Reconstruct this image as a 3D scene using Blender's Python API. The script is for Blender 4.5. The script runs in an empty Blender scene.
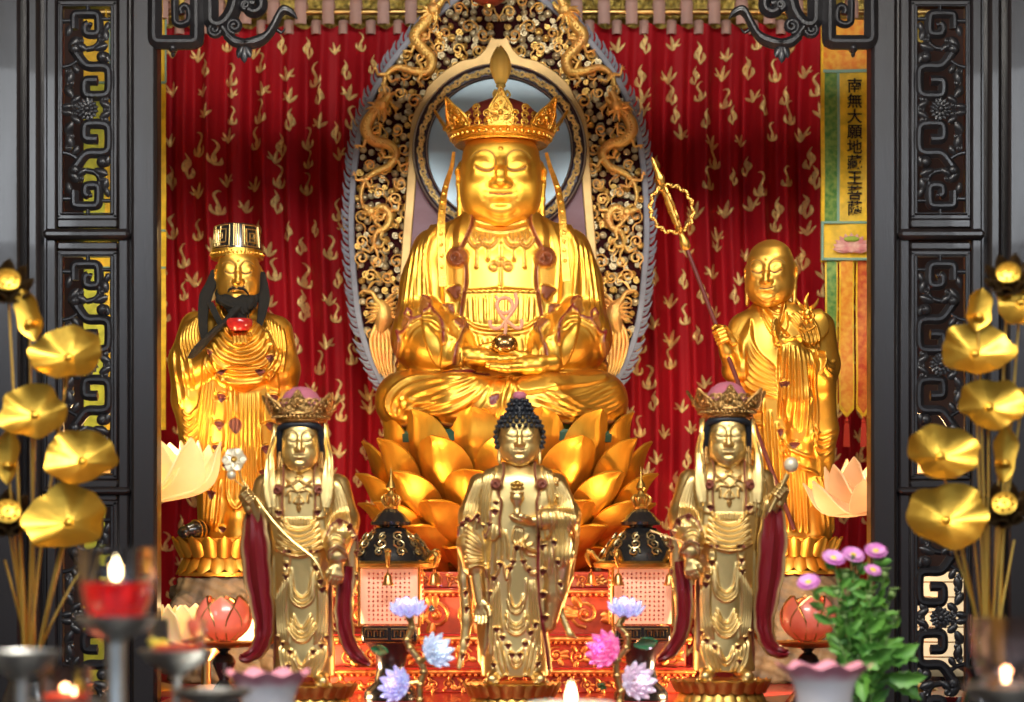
import bpy, math, random
import numpy as np
from mathutils import Vector, Matrix
PI = math.pi
F, HY, CZ = 2000.0, 560.0, 1.55
SC = bpy.context.scene
COL = SC.collection
rnd = random.Random(7)

def P(px, py, Y):
    return np.array(((px-512)*Y/F, Y, CZ+(HY-py)*Y/F))
def W3(pts, Y):
    """authored points (px, py, depth offset in px) standing around distance Y -> world"""
    a = np.asarray(pts, float).reshape(-1, 3); s = Y/F
    return np.stack(((a[:, 0]-512)*s, Y+a[:, 2]*s, CZ+(HY-a[:, 1])*s), 1)
def fw(Y):
    """authored sculpt points (x px, depth px, z = -py) -> world"""
    s = Y/F
    return lambda V: np.stack(((V[:, 0]-512)*s, Y+V[:, 1]*s, CZ+(HY+V[:, 2])*s), 1)

# ------------------------------------------------------------------ objects
def tag(o, label=None, cat=None, group=None, kind=None):
    if label: o['label'] = label
    if cat: o['category'] = cat
    if group: o['group'] = group
    if kind: o['kind'] = kind
    return o
def thing(name, label, cat, loc=(0, 0, 0), group=None):
    o = bpy.data.objects.new(name, None); COL.objects.link(o)
    o.location = loc; o.empty_display_size = .05
    return tag(o, label, cat, group)
def rootloc(o):
    v = np.zeros(3)
    while o is not None:
        v += np.array(o.location); o = o.parent
    return v
def mesh_of(name, V, Fc, attrs=None, smooth=True, angle=None):
    V = np.asarray(V, np.float32)
    me = bpy.data.meshes.new(name)
    if isinstance(Fc, np.ndarray):
        n, m = len(V), len(Fc)
        me.vertices.add(n); me.vertices.foreach_set('co', V.ravel())
        me.loops.add(m*4); me.loops.foreach_set('vertex_index', Fc.astype(np.int32).ravel())
        me.polygons.add(m); me.polygons.foreach_set('loop_start', np.arange(0, m*4, 4, dtype=np.int32))
        me.update(calc_edges=True)
    else:
        me.from_pydata([tuple(v) for v in V.tolist()], [], Fc); me.update()
    if attrs:
        for k, a in attrs.items():
            at = me.attributes.new(k, 'FLOAT', 'POINT'); at.data.foreach_set('value', np.asarray(a, np.float32))
    me.polygons.foreach_set('use_smooth', np.full(len(me.polygons), smooth))
    if smooth and angle: me.set_sharp_from_angle(angle=math.radians(angle))
    return me
def part(name, g, mat, parent=None, label=None, angle=40):
    """links one mesh object; vertices are given in world space"""
    if isinstance(g, G): V, Fc, at = g.data()
    else:
        V, Fc, at = g; angle = None
    me = mesh_of(name, V-rootloc(parent), Fc, at, True, angle)
    me.materials.append(mat)
    o = bpy.data.objects.new(name, me); COL.objects.link(o)
    if parent is not None: o.parent = parent
    if label: o['label'] = label
    return o
def solo(name, g, mat, label, cat, group=None, angle=40):
    """a thing that is one mesh, origin at the base"""
    V = g.data()[0] if isinstance(g, G) else g[0]
    c = np.array(((V[:, 0].min()+V[:, 0].max())/2, (V[:, 1].min()+V[:, 1].max())/2, V[:, 2].min()))
    if isinstance(g, G): g.shift(-c)
    else: g = (V-c, g[1], g[2])
    o = part(name, g, mat, None, None, angle); o.location = c
    return tag(o, label, cat, group)
def struct(name, g, mat, parent=None, angle=30):
    o = part(name, g, mat, parent, None, angle)
    if parent is None: o['kind'] = 'structure'
    return o
def copy_tree(o, parent=None):
    c = o.copy(); COL.objects.link(c); c.parent = parent
    for ch in list(o.children): copy_tree(ch, c)
    return c

# ------------------------------------------------------------------ splines
def spl(pts, n=8, closed=False):
    p = np.asarray(pts, float)
    if len(p) < 3 and not closed:
        t = np.linspace(0, 1, n+1)[:, None]; return p[0]*(1-t)+p[1]*t
    if closed: q = np.vstack((p[-1], p, p[0], p[1]))
    else: q = np.vstack((2*p[0]-p[1], p, 2*p[-1]-p[-2]))
    out = []; t = np.linspace(0, 1, n, endpoint=False)[:, None]
    for i in range(len(q)-3):
        a, b, c, d = q[i:i+4]
        out.append(.5*((2*b)+(-a+c)*t+(2*a-5*b+4*c-d)*t*t+(-a+3*b-3*c+d)*t**3))
    o = np.vstack(out)
    return o if closed else np.vstack((o, p[-1]))
def lerp_curve(a, b, n, m=24):
    """n curves between two polylines"""
    def rs(c):
        c = spl(c, 8); s = np.r_[0, np.cumsum(np.linalg.norm(np.diff(c, axis=0), axis=1))]
        u = np.linspace(0, s[-1], m); return np.stack([np.interp(u, s, c[:, k]) for k in range(c.shape[1])], 1)
    A, B = rs(a), rs(b)
    return [A*(1-t)+B*t for t in np.linspace(0, 1, n)]

# ------------------------------------------------------------------ mesh builder
class G:
    def __init__(s): s.v = []; s.f = []; s.n = 0; s.a = []
    def add(s, V, Fc, paint=0.):
        V = np.asarray(V, float).reshape(-1, 3)
        s.v.append(V); s.f += [tuple(int(i)+s.n for i in f) for f in Fc]; s.n += len(V)
        s.a.append(np.full(len(V), paint) if np.isscalar(paint) else np.asarray(paint, float))
        return s
    def data(s): return np.vstack(s.v), s.f, {'paint': np.concatenate(s.a)}
    def shift(s, d): s.v = [v+np.asarray(d) for v in s.v]; return s
    def xf(s, fn): s.v = [fn(v) for v in s.v]; return s
    def merge(s, g, fn=None):
        for v, a in zip(g.v, g.a): pass
        V, Fc, at = g.data(); return s.add(fn(V) if fn else V, Fc, at['paint'])
    def grid(s, M, cu=False, cv=False, paint=0., flip=False):
        """M: (nu, nv, 3)"""
        nu, nv = M.shape[:2]; f = []
        for i in range(nu if cu else nu-1):
            for j in range(nv if cv else nv-1):
                a, b, c, d = i*nv+j, ((i+1) % nu)*nv+j, ((i+1) % nu)*nv+(j+1) % nv, i*nv+(j+1) % nv
                f.append((a, d, c, b) if flip else (a, b, c, d))
        return s.add(M.reshape(-1, 3), f, paint if np.isscalar(paint) else np.asarray(paint).ravel())
    def sheet(s, M, th, paint=0., paint_back=None):
        """a sheet with thickness th (both faces and rim)"""
        du = np.gradient(M, axis=0); dv = np.gradient(M, axis=1)
        N = np.cross(du, dv); N /= np.linalg.norm(N, axis=2, keepdims=True)+1e-12
        A, B = M+N*th/2, M-N*th/2; nu, nv = M.shape[:2]; k = nu*nv; f = []
        for i in range(nu-1):
            for j in range(nv-1):
                a, b, c, d = i*nv+j, (i+1)*nv+j, (i+1)*nv+j+1, i*nv+j+1
                f += [(a, b, c, d), (k+a, k+d, k+c, k+b)]
        rim = [i*nv for i in range(nu)]+[(nu-1)*nv+j for j in range(1, nv)]+[i*nv+nv-1 for i in range(nu-2, -1, -1)]+[j for j in range(nv-2, 0, -1)]
        for a, b in zip(rim, rim[1:]+rim[:1]): f.append((b, a, k+a, k+b))
        pa = np.full(k, paint) if np.isscalar(paint) else np.asarray(paint).ravel()
        pb = pa if paint_back is None else (np.full(k, paint_back) if np.isscalar(paint_back) else np.asarray(paint_back).ravel())
        return s.add(np.vstack((A.reshape(-1, 3), B.reshape(-1, 3))), f, np.r_[pa, pb])
    def sweep(s, pts, prof, rad=1., closed=False, up=None, caps=True, paint=0.):
        """prof: (m,2) closed profile in (side, up) ; rad scalar or per point"""
        p = np.asarray(pts, float); n = len(p); prof = np.asarray(prof, float); m = len(prof)
        r = np.broadcast_to(np.asarray(rad, float), (n,)) if np.ndim(rad) < 2 else np.asarray(rad)
        if closed: T = np.roll(p, -1, 0)-np.roll(p, 1, 0)
        else: T = np.gradient(p, axis=0)
        T /= np.linalg.norm(T, axis=1, keepdims=True)+1e-12
        if up is None:
            # parallel transport
            ref = np.array((0, 0, 1.)) if abs(T[0][2]) < .9 else np.array((0, 1., 0))
            U = np.zeros_like(p); u = np.cross(np.cross(T[0], ref), T[0]); u /= np.linalg.norm(u)
            for i in range(n):
                u = u-T[i]*np.dot(u, T[i]); u /= np.linalg.norm(u)+1e-12; U[i] = u
        else:
            u = np.broadcast_to(np.asarray(up, float), p.shape); U = u-T*np.sum(u*T, 1, keepdims=True)
            U /= np.linalg.norm(U, axis=1, keepdims=True)+1e-12
        S = np.cross(T, U)
        M = p[:, None]+S[:, None]*prof[None, :, :1]*r[:, None, None]+U[:, None]*prof[None, :, 1:]*r[:, None, None]
        f = []
        for i in range(n if closed else n-1):
            for j in range(m):
                a, b, c, d = i*m+j, i*m+(j+1) % m, ((i+1) % n)*m+(j+1) % m, ((i+1) % n)*m+j
                f.append((a, b, c, d))
        if caps and not closed:
            f.append(tuple(range(m-1, -1, -1))); f.append(tuple((n-1)*m+j for j in range(m)))
        return s.add(M.reshape(-1, 3), f, paint if np.isscalar(paint) else np.repeat(paint, m))
    def tube(s, pts, rad, n=8, closed=False, sub=0, paint=0., caps=True):
        p = np.asarray(pts, float)
        if sub:
            k = len(p); r = np.broadcast_to(np.asarray(rad, float), (k,))
            q = spl(np.c_[p, r], sub, closed); p, rad = q[:, :3], np.maximum(q[:, 3], 1e-5)
        a = np.arange(n)*2*PI/n
        return s.sweep(p, np.c_[np.cos(a), np.sin(a)], rad, closed, None, caps, paint)
    def lathe(s, prof, c=(0, 0, 0), n=24, axis=None, sx=1., sy=1., wob=None, paint=0.):
        """prof: (r, z) from bottom to top"""
        pr = np.asarray(prof, float); a = np.arange(n)*2*PI/n
        R = pr[:, 0][:, None]*(np.ones(n)[None] if wob is None else wob(a)[None])
        M = np.stack((R*np.cos(a)*sx, R*np.sin(a)*sy, np.broadcast_to(pr[:, 1][:, None], (len(pr), n))), 2)
        if axis is not None: M = M@rot_to(axis).T
        M = M+np.asarray(c)
        k = len(pr); f = []
        for i in range(k-1):
            for j in range(n): f.append((i*n+j, i*n+(j+1) % n, (i+1)*n+(j+1) % n, (i+1)*n+j))
        if pr[0, 0] > 1e-6: f.append(tuple(range(n-1, -1, -1)))
        if pr[-1, 0] > 1e-6: f.append(tuple((k-1)*n+j for j in range(n)))
        return s.add(M.reshape(-1, 3), f, paint if np.isscalar(paint) else np.repeat(paint, n))
    def ell(s, c, r, n=12, m=8, R=None, paint=0.):
        r = np.broadcast_to(np.asarray(r, float), (3,))
        t = np.linspace(-PI/2, PI/2, m+1); a = np.arange(n)*2*PI/n
        M = np.stack((np.cos(t)[:, None]*np.cos(a), np.cos(t)[:, None]*np.sin(a), np.broadcast_to(np.sin(t)[:, None], (m+1, n))), 2)*r
        if R is not None: M = M@np.asarray(R).T
        f = []
        for i in range(m):
            for j in range(n):
                q = (i*n+j, i*n+(j+1) % n, (i+1)*n+(j+1) % n, (i+1)*n+j)
                f.append(q)
        return s.add((M+np.asarray(c)).reshape(-1, 3), f, paint)
    def box(s, lo, hi, bev=0.):
        lo, hi = np.asarray(lo, float), np.asarray(hi, float)
        if bev <= 0:
            V = [[(lo, hi)[(i >> k) & 1][k] for k in range(3)] for i in range(8)]
            return s.add(V, [(0, 2, 3, 1), (4, 5, 7, 6), (0, 1, 5, 4), (2, 6, 7, 3), (0, 4, 6, 2), (1, 3, 7, 5)])
        b = min(bev, *((hi-lo)/2.01))
        V = []; ix = {}
        for c in range(8):
            cor = np.array([(lo, hi)[(c >> k) & 1][k] for k in range(3)]); sg = np.array([1 if (c >> k) & 1 == 0 else -1 for k in range(3)])
            for ax in range(3):
                p = cor.copy()
                for k in range(3):
                    if k != ax: p[k] += sg[k]*b
                ix[c, ax] = len(V); V.append(p)
        f = []
        for ax in range(3):
            u, w = (ax+1) % 3, (ax+2) % 3
            for sd in (0, 1):
                cs = [(sd << ax) | (i << u) | (j << w) for i, j in ((0, 0), (1, 0), (1, 1), (0, 1))]
                q = [ix[c, ax] for c in cs]; f.append(tuple(q if sd else q[::-1]))
            for i in (0, 1):
                for j in (0, 1):
                    c0 = (i << u) | (j << w); c1 = c0 | (1 << ax)
                    q = [ix[c0, u], ix[c1, u], ix[c1, w], ix[c0, w]]; f.append(tuple(q if i != j else q[::-1]))
        for c in range(8):
            q = [ix[c, 0], ix[c, 1], ix[c, 2]]; f.append(tuple(q if bin(c).count('1') % 2 else q[::-1]))
        return s.add(V, f)
    def prism(s, poly, fn, d0, d1, paint=0.):
        """closed outline (k,2) extruded between depths d0 (front) and d1; fn maps (a, b, depth) arrays to xyz"""
        p = np.asarray(poly, float); k = len(p)
        A = fn(np.c_[p, np.full(k, d0)]); B = fn(np.c_[p, np.full(k, d1)])
        f = [tuple(range(k)), tuple(range(2*k-1, k-1, -1))]+[(i, k+i, k+(i+1) % k, (i+1) % k) for i in range(k)]
        return s.add(np.vstack((A, B)), f, paint)
def rot_to(ax):
    z = np.asarray(ax, float); z = z/np.linalg.norm(z)
    r = np.array((0, 1., 0)) if abs(z[1]) < .9 else np.array((1., 0, 0))
    x = np.cross(r, z); x /= np.linalg.norm(x); y = np.cross(z, x)
    return np.stack((x, y, z), 1)
def rot_x(ax):
    """z along ax, x kept level"""
    z = np.asarray(ax, float); z = z/np.linalg.norm(z); x = np.array((1., 0, 0)); x = x-z*(x@z); x /= np.linalg.norm(x)
    return np.stack((x, np.cross(z, x), z), 1)
def rz(a): c, s = math.cos(a), math.sin(a); return np.array(((c, -s, 0), (s, c, 0), (0, 0, 1.)))
def rx(a): c, s = math.cos(a), math.sin(a); return np.array(((1., 0, 0), (0, c, -s), (0, s, c)))
def ry(a): c, s = math.cos(a), math.sin(a); return np.array(((c, 0, s), (0, 1., 0), (-s, 0, c)))
RECT = lambda w, h, b: np.array([(-w+b, -h), (w-b, -h), (w, -h+b), (w, h-b), (w-b, h), (-w+b, h), (-w, h-b), (-w, -h+b)])

def petal(w, L, cup=.3, curl=.2, tip=.35, nu=9, nv=11, base=.35, wave=0., nw=3, belly=None):
    """petal grid growing along +z, cupped towards -y (front), base at origin; returns (nv, nu, 3)"""
    v = np.linspace(0, 1, nv)[:, None]; u = np.linspace(-1, 1, nu)[None]
    prof = (base+(1-base)*np.sin(np.clip(v/(1-tip), 0, 1)*PI/2))*np.where(v > 1-tip, np.cos(np.clip((v-1+tip)/tip, 0, 1)*PI/2)**.75, 1)
    prof = np.maximum(prof, .015)
    x = u*prof*w/2
    y = cup*w*(prof*u)**2*-1 + curl*L*(v**2)*1.0 + np.zeros_like(x)
    if belly is not None: y = y-belly*L*np.sin(v*PI*.9)
    y = y+wave*w*np.sin(u*PI*nw)*v
    return np.stack((x, y, np.broadcast_to(v*L, x.shape)), 2)

# ------------------------------------------------------------------ sculpting: signed distance blocks + surface nets
class Sculpt:
    def __init__(s, lo, hi, res):
        s.lo = np.array(lo, np.float32); s.r = res
        n = [int(math.ceil((h-l)/res))+1 for l, h in zip(lo, hi)]
        s.ax = [(s.lo[k]+np.arange(n[k])*res).astype(np.float32) for k in range(3)]
        s.d = np.full(n, 12., np.float32)
    def _blk(s, lo, hi):
        sl = []
        for k in range(3):
            a = int(max(0, math.floor((lo[k]-s.lo[k])/s.r))); b = int(min(len(s.ax[k]), math.ceil((hi[k]-s.lo[k])/s.r)+1))
            if b <= a: return None
            sl.append(slice(a, b))
        return tuple(sl), s.ax[0][sl[0]][:, None, None], s.ax[1][sl[1]][None, :, None], s.ax[2][sl[2]][None, None, :]
    def _put(s, sl, d, k, op):
        a = s.d[sl]
        if op == 'sub':
            b = -d; h = np.maximum(k-np.abs(a-b), 0)/k; s.d[sl] = np.maximum(a, b)+h*h*k*.25
        else:
            h = np.maximum(k-np.abs(a-d), 0)/k; s.d[sl] = np.minimum(a, d)-h*h*k*.25
    def rc(s, a, b, ra, rb, k=4, op='add', fy=1.):
        """tapered limb from a to b; fy > 1 flattens it in depth"""
        a, b = np.array(a, float), np.array(b, float); m = max(ra, rb)+k+3
        q = s._blk(np.minimum(a, b)-m, np.maximum(a, b)+m)
        if q is None: return s
        sl, X, Y, Z = q; ba = b-a; wy = fy*fy; L = max(ba[0]**2+wy*ba[1]**2+ba[2]**2, 1e-6)
        t = np.clip(((X-a[0])*ba[0]+wy*(Y-a[1])*ba[1]+(Z-a[2])*ba[2])/L, 0, 1)
        d = np.sqrt((X-a[0]-t*ba[0])**2+wy*(Y-a[1]-t*ba[1])**2+(Z-a[2]-t*ba[2])**2)-(ra+(rb-ra)*t)
        s._put(sl, d.astype(np.float32), k, op); return s
    def chain(s, pts, k=4, op='add', fy=1.):
        for p, q in zip(pts, pts[1:]): s.rc(p[:3], q[:3], p[3], q[3], k, op, fy)
        return s
    def el(s, c, r, k=4, op='add', R=None):
        r = np.broadcast_to(np.array(r, float), (3,)); m = r.max()+k+3; c = np.array(c, float)
        q = s._blk(c-m if R is not None else c-r-k-3, c+m if R is not None else c+r+k+3)
        if q is None: return s
        sl, X, Y, Z = q; x, y, z = X-c[0], Y-c[1], Z-c[2]
        if R is not None:
            R = np.asarray(R).T
            x, y, z = R[0, 0]*x+R[0, 1]*y+R[0, 2]*z, R[1, 0]*x+R[1, 1]*y+R[1, 2]*z, R[2, 0]*x+R[2, 1]*y+R[2, 2]*z
        k0 = np.sqrt((x/r[0])**2+(y/r[1])**2+(z/r[2])**2); k1 = np.sqrt((x/r[0]**2)**2+(y/r[1]**2)**2+(z/r[2]**2)**2)+1e-6
        s._put(sl, (k0*(k0-1)/k1).astype(np.float32), k, op); return s
    def loft(s, sec, k=4, op='add', pw=2.):
        """sec rows (py, cx, cy, rx, ry), any order; elliptical sections at heights z = -py"""
        a = np.array(sorted([(-q[0],)+tuple(q[1:]) for q in sec]), float)
        # smooth the rows
        zz = np.linspace(a[0, 0], a[-1, 0], 80); rows = np.stack([np.interp(zz, a[:, 0], a[:, c]) for c in range(5)], 1)
        for _ in range(4): rows[1:-1, 1:] = (rows[:-2, 1:]+2*rows[1:-1, 1:]+rows[2:, 1:])/4
        mx, my = rows[:, 3].max()+k+3, rows[:, 4].max()+k+3
        q = s._blk((rows[:, 1].min()-mx, rows[:, 2].min()-my, a[0, 0]-k-3), (rows[:, 1].max()+mx, rows[:, 2].max()+my, a[-1, 0]+k+3))
        sl, X, Y, Z = q
        I = lambda c: np.interp(Z.ravel(), rows[:, 0], rows[:, c]).astype(np.float32)[None, None, :]
        cx, cy, ax, ay = I(1), I(2), I(3), I(4)
        e = (np.abs((X-cx)/ax)**pw+np.abs((Y-cy)/ay)**pw)**(1/pw)
        d = (e-1)*np.minimum(ax, ay)
        d = np.maximum(d, np.maximum(a[0, 0]-Z, Z-a[-1, 0]))
        s._put(sl, d.astype(np.float32), k, op); return s
    def mesh(s):
        d = s.d; d[0] = d[-1] = 9; d[:, 0] = d[:, -1] = 9; d[:, :, 0] = d[:, :, -1] = 9
        S = d < 0; n = S.shape; cs = np.zeros([k-1 for k in n], np.uint8)
        off = [(i, j, k) for i in (0, 1) for j in (0, 1) for k in (0, 1)]
        for i, j, k in off: cs += S[i:n[0]-1+i, j:n[1]-1+j, k:n[2]-1+k]
        ac = (cs > 0) & (cs < 8); ii = np.argwhere(ac); idx = np.full(ac.shape, -1, np.int32); idx[ac] = np.arange(len(ii))
        acc = np.zeros((len(ii), 3)); cnt = np.zeros(len(ii))
        for a in off:
            for ax in range(3):
                if a[ax]: continue
                b = list(a); b[ax] = 1
                da = d[ii[:, 0]+a[0], ii[:, 1]+a[1], ii[:, 2]+a[2]]; db = d[ii[:, 0]+b[0], ii[:, 1]+b[1], ii[:, 2]+b[2]]
                m = (da < 0) != (db < 0); t = np.where(m, da/np.where(m, da-db, 1), 0)
                p = np.broadcast_to(np.array(a, float), (len(ii), 3)).copy(); p[:, ax] += t
                acc += p*m[:, None]; cnt += m
        V = s.lo+s.r*(ii+acc/np.maximum(cnt, 1)[:, None])
        Fs = []
        for ax in range(3):
            u, w = (ax+1) % 3, (ax+2) % 3
            A = np.moveaxis(S, (ax, u, w), (0, 1, 2)); I = np.moveaxis(idx, (ax, u, w), (0, 1, 2))
            x = A[:-1, 1:-1, 1:-1] != A[1:, 1:-1, 1:-1]; e = np.argwhere(x); i, j, k = e[:, 0], e[:, 1]+1, e[:, 2]+1
            Q = np.stack((I[i, j-1, k-1], I[i, j, k-1], I[i, j, k], I[i, j-1, k]), 1)
            fl = ~A[i, j, k]; Q[fl] = Q[fl][:, ::-1]; Fs.append(Q)
        return V, np.vstack(Fs)
def vnormals(V, Q):
    n = np.cross(V[Q[:, 2]]-V[Q[:, 0]], V[Q[:, 3]]-V[Q[:, 1]]); N = np.zeros_like(V)
    for k in range(3):
        for c in range(4): N[:, k] += np.bincount(Q[:, c], n[:, k], len(V))
    return N/(np.linalg.norm(N, axis=1, keepdims=True)+1e-9)
def relax(V, Q, it=1, f=.5):
    E = np.vstack((Q[:, [0, 1]], Q[:, [1, 2]], Q[:, [2, 3]], Q[:, [3, 0]]))
    c = np.bincount(E[:, 0], minlength=len(V))+np.bincount(E[:, 1], minlength=len(V))
    for _ in range(it):
        S = np.zeros_like(V)
        for k in range(3): S[:, k] = np.bincount(E[:, 0], V[E[:, 1], k], len(V))+np.bincount(E[:, 1], V[E[:, 0], k], len(V))
        V = V*(1-f)+f*S/np.maximum(c, 1)[:, None]
    return V
class Map:
    """relief drawn on the front of a sculpture, in the sculpture's own (x, -z) plane: chased lines, folds, raised borders, lacquer"""
    def __init__(s, x0, y0, x1, y1, r=.5):
        s.x0, s.y0, s.r = x0, y0, r; s.H = np.zeros((int((x1-x0)/r)+1, int((y1-y0)/r)+1), np.float32); s.L = np.zeros_like(s.H)
        s.gx = x0+np.arange(s.H.shape[0])*r; s.gy = y0+np.arange(s.H.shape[1])*r
    def _win(s, lo, hi):
        a = [int(np.clip((lo[k]-(s.x0, s.y0)[k])/s.r, 0, s.H.shape[k])) for k in (0, 1)]
        b = [int(np.clip((hi[k]-(s.x0, s.y0)[k])/s.r+1, 0, s.H.shape[k])) for k in (0, 1)]
        return slice(a[0], b[0]), slice(a[1], b[1])
    def _dist(s, c, m):
        w = s._win(c.min(0)-m, c.max(0)+m); X = s.gx[w[0]][:, None]; Y = s.gy[w[1]][None]
        best = np.full((X.shape[0], Y.shape[1]), 1e9); bt = np.zeros_like(best); n = len(c)-1
        if best.size == 0: return w, best, bt
        for i in range(n):
            a, b = c[i], c[i+1]; ab = b-a; L = max(ab@ab, 1e-9)
            t = np.clip(((X-a[0])*ab[0]+(Y-a[1])*ab[1])/L, 0, 1)
            d = (X-a[0]-t*ab[0])**2+(Y-a[1]-t*ab[1])**2; u = d < best
            best[u] = d[u]; bt[u] = ((i+t)/n)[u]
        return w, np.sqrt(best), bt
    def line(s, pts, w, a, lac=0., taper=True, sub=6, closed=False, raw=False, lw=None):
        c = np.asarray(pts, float) if raw else spl(pts, sub, closed)
        if closed: c = np.vstack((c, c[:1]))
        win, d, t = s._dist(c, 3*max(w, lw or 0))
        tp = np.clip(np.minimum(t, 1-t)*6, 0, 1)**.6 if taper else 1.
        if a: s.H[win] += a*np.exp(-(d/w)**2)*tp
        if lac: s.L[win] = np.maximum(s.L[win], lac*np.clip(1.6-d/(lw or w), 0, 1))
        return s
    def fan(s, A, B, n, w, a, taper=True):
        for c in lerp_curve(A, B, n): s.line(c, w, a, 0, taper, raw=True)
        return s
    def poly(s, pts, a, soft=1., lac=0., sub=6, raw=False):
        c = np.asarray(pts, float) if raw else spl(pts, sub, True)
        m = 3*soft+1; w, d, _ = s._dist(np.vstack((c, c[:1])), m)
        X = s.gx[w[0]][:, None]; Y = s.gy[w[1]][None]; ins = np.zeros(d.shape, bool)
        for p, q in zip(c, np.roll(c, -1, 0)):
            if p[1] == q[1]: continue
            ins ^= ((p[1] > Y) != (q[1] > Y)) & (X < (q[0]-p[0])*(Y-p[1])/(q[1]-p[1])+p[0])
        sd = np.where(ins, d, -d); h = np.clip(.5+sd/(2*soft), 0, 1); h = h*h*(3-2*h)
        s.H[w] += a*h
        if lac: s.L[w] = np.where(h > .5, lac if lac > 0 else 0, s.L[w])
        return s
    def at(s, A, x, y):
        u = np.clip((x-s.x0)/s.r, 0, A.shape[0]-1.001); v = np.clip((y-s.y0)/s.r, 0, A.shape[1]-1.001)
        i, j = u.astype(int), v.astype(int); f, g = u-i, v-j
        return A[i, j]*(1-f)*(1-g)+A[i+1, j]*f*(1-g)+A[i, j+1]*(1-f)*g+A[i+1, j+1]*f*g
    def apply(s, V, Q, front=(.05, .45), gain=1.):
        N = vnormals(V, Q); m = np.clip((-N[:, 1]-front[0])/(front[1]-front[0]), 0, 1)
        h = s.at(s.H, V[:, 0], -V[:, 2])*m*gain; l = s.at(s.L, V[:, 0], -V[:, 2])*(m > .02)
        D = N.copy(); D[:, 1] -= .6; D /= np.linalg.norm(D, axis=1, keepdims=True)
        return V+D*h[:, None], l
# ------------------------------------------------------------------ materials
def M(name, col, rough=.5, metal=0., spec=.5, var=0., vscale=6., bump=0., bscale=60., paint=None, prough=.35, emit=None, estr=0., trans=0., ior=1.45, coat=0., stretch=(1, 1, 1), rvar=0., sss=0., alpha=1., var_col=None):
    m = bpy.data.materials.new(name); m.use_nodes = True; nt = m.node_tree; N, L = nt.nodes, nt.links
    b = N['Principled BSDF']; b.inputs['Roughness'].default_value = rough; b.inputs['Metallic'].default_value = metal
    b.inputs['Specular IOR Level'].default_value = spec; b.inputs['IOR'].default_value = ior
    b.inputs['Transmission Weight'].default_value = trans; b.inputs['Coat Weight'].default_value = coat
    b.inputs['Alpha'].default_value = alpha
    if sss: b.inputs['Subsurface Weight'].default_value = sss; b.inputs['Subsurface Radius'].default_value = (.03, .015, .008)
    c4 = lambda c: (*c[:3], 1.)
    b.inputs['Base Color'].default_value = c4(col)
    tc = N.new('ShaderNodeTexCoord'); mp = N.new('ShaderNodeMapping'); mp.inputs['Scale'].default_value = stretch
    L.new(tc.outputs['Object'], mp.inputs['Vector'])
    src = None
    if var or rvar:
        nz = N.new('ShaderNodeTexNoise'); nz.inputs['Scale'].default_value = vscale; nz.inputs['Detail'].default_value = 5
        L.new(mp.outputs[0], nz.inputs['Vector'])
    if var:
        mx = N.new('ShaderNodeMix'); mx.data_type = 'RGBA'
        mx.inputs[6].default_value = c4(col); mx.inputs[7].default_value = c4(var_col or [max(0, c*(1-var)) for c in col])
        rp = N.new('ShaderNodeMapRange'); rp.inputs[1].default_value = .35; rp.inputs[2].default_value = .7
        L.new(nz.outputs[0], rp.inputs[0]); L.new(rp.outputs[0], mx.inputs[0]); src = mx.outputs[2]
    if rvar:
        rp2 = N.new('ShaderNodeMapRange'); rp2.inputs[3].default_value = rough-rvar; rp2.inputs[4].default_value = rough+rvar
        L.new(nz.outputs[0], rp2.inputs[0]); L.new(rp2.outputs[0], b.inputs['Roughness'])
    if paint is not None:
        at = N.new('ShaderNodeAttribute'); at.attribute_name = 'paint'
        mx2 = N.new('ShaderNodeMix'); mx2.data_type = 'RGBA'; mx2.inputs[6].default_value = c4(col)
        if src: L.new(src, mx2.inputs[6])
        mx2.inputs[7].default_value = c4(paint); L.new(at.outputs['Fac'], mx2.inputs[0]); src = mx2.outputs[2]
        inv = N.new('ShaderNodeMapRange'); inv.inputs[3].default_value = metal; inv.inputs[4].default_value = 0
        L.new(at.outputs['Fac'], inv.inputs[0]); L.new(inv.outputs[0], b.inputs['Metallic'])
    if src: L.new(src, b.inputs['Base Color'])
    if bump:
        n2 = N.new('ShaderNodeTexNoise'); n2.inputs['Scale'].default_value = bscale; n2.inputs['Detail'].default_value = 4
        L.new(mp.outputs[0], n2.inputs['Vector'])
        bp = N.new('ShaderNodeBump'); bp.inputs['Strength'].default_value = bump; bp.inputs['Distance'].default_value = .01
        L.new(n2.outputs[0], bp.inputs['Height']); L.new(bp.outputs[0], b.inputs['Normal'])
    if emit is not None:
        b.inputs['Emission Color'].default_value = c4(emit); b.inputs['Emission Strength'].default_value = estr
    return m
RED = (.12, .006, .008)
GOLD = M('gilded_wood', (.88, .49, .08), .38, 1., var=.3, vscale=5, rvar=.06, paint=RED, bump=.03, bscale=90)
GOLD_FACE = M('gilded_face', (.92, .52, .075), .45, 1., var=.15, vscale=6, rvar=.05, paint=(.20, .06, .008))
GOLD_PALE = M('pale_gilding', (.82, .58, .23), .36, 1., var=.22, vscale=9, rvar=.07, paint=(.15, .005, .010), bump=.03, bscale=120)
GOLD_PALE_FACE = M('pale_gilded_face', (.82, .58, .22), .42, 1., var=.12, vscale=9, paint=(.06, .03, .012))
GOLD_SIDE = M('amber_gilding', (.86, .48, .08), .4, 1., var=.3, vscale=5, rvar=.06, paint=(.10, .012, .035), bump=.03, bscale=90)
GOLD_SIDE_FACE = M('amber_gilded_face', (.9, .52, .10), .45, 1., var=.2, vscale=6, paint=(.07, .02, .01))
GOLD_LEAF = M('gold_sheet', (.74, .43, .06), .36, 1., var=.35, vscale=7, rvar=.08, bump=.12, bscale=30)
GOLD_CROWN = M('chased_gold', (.95, .55, .10), .34, 1., var=.35, vscale=60, bump=.3, bscale=160, paint=(.05, .015, .008))
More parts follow.
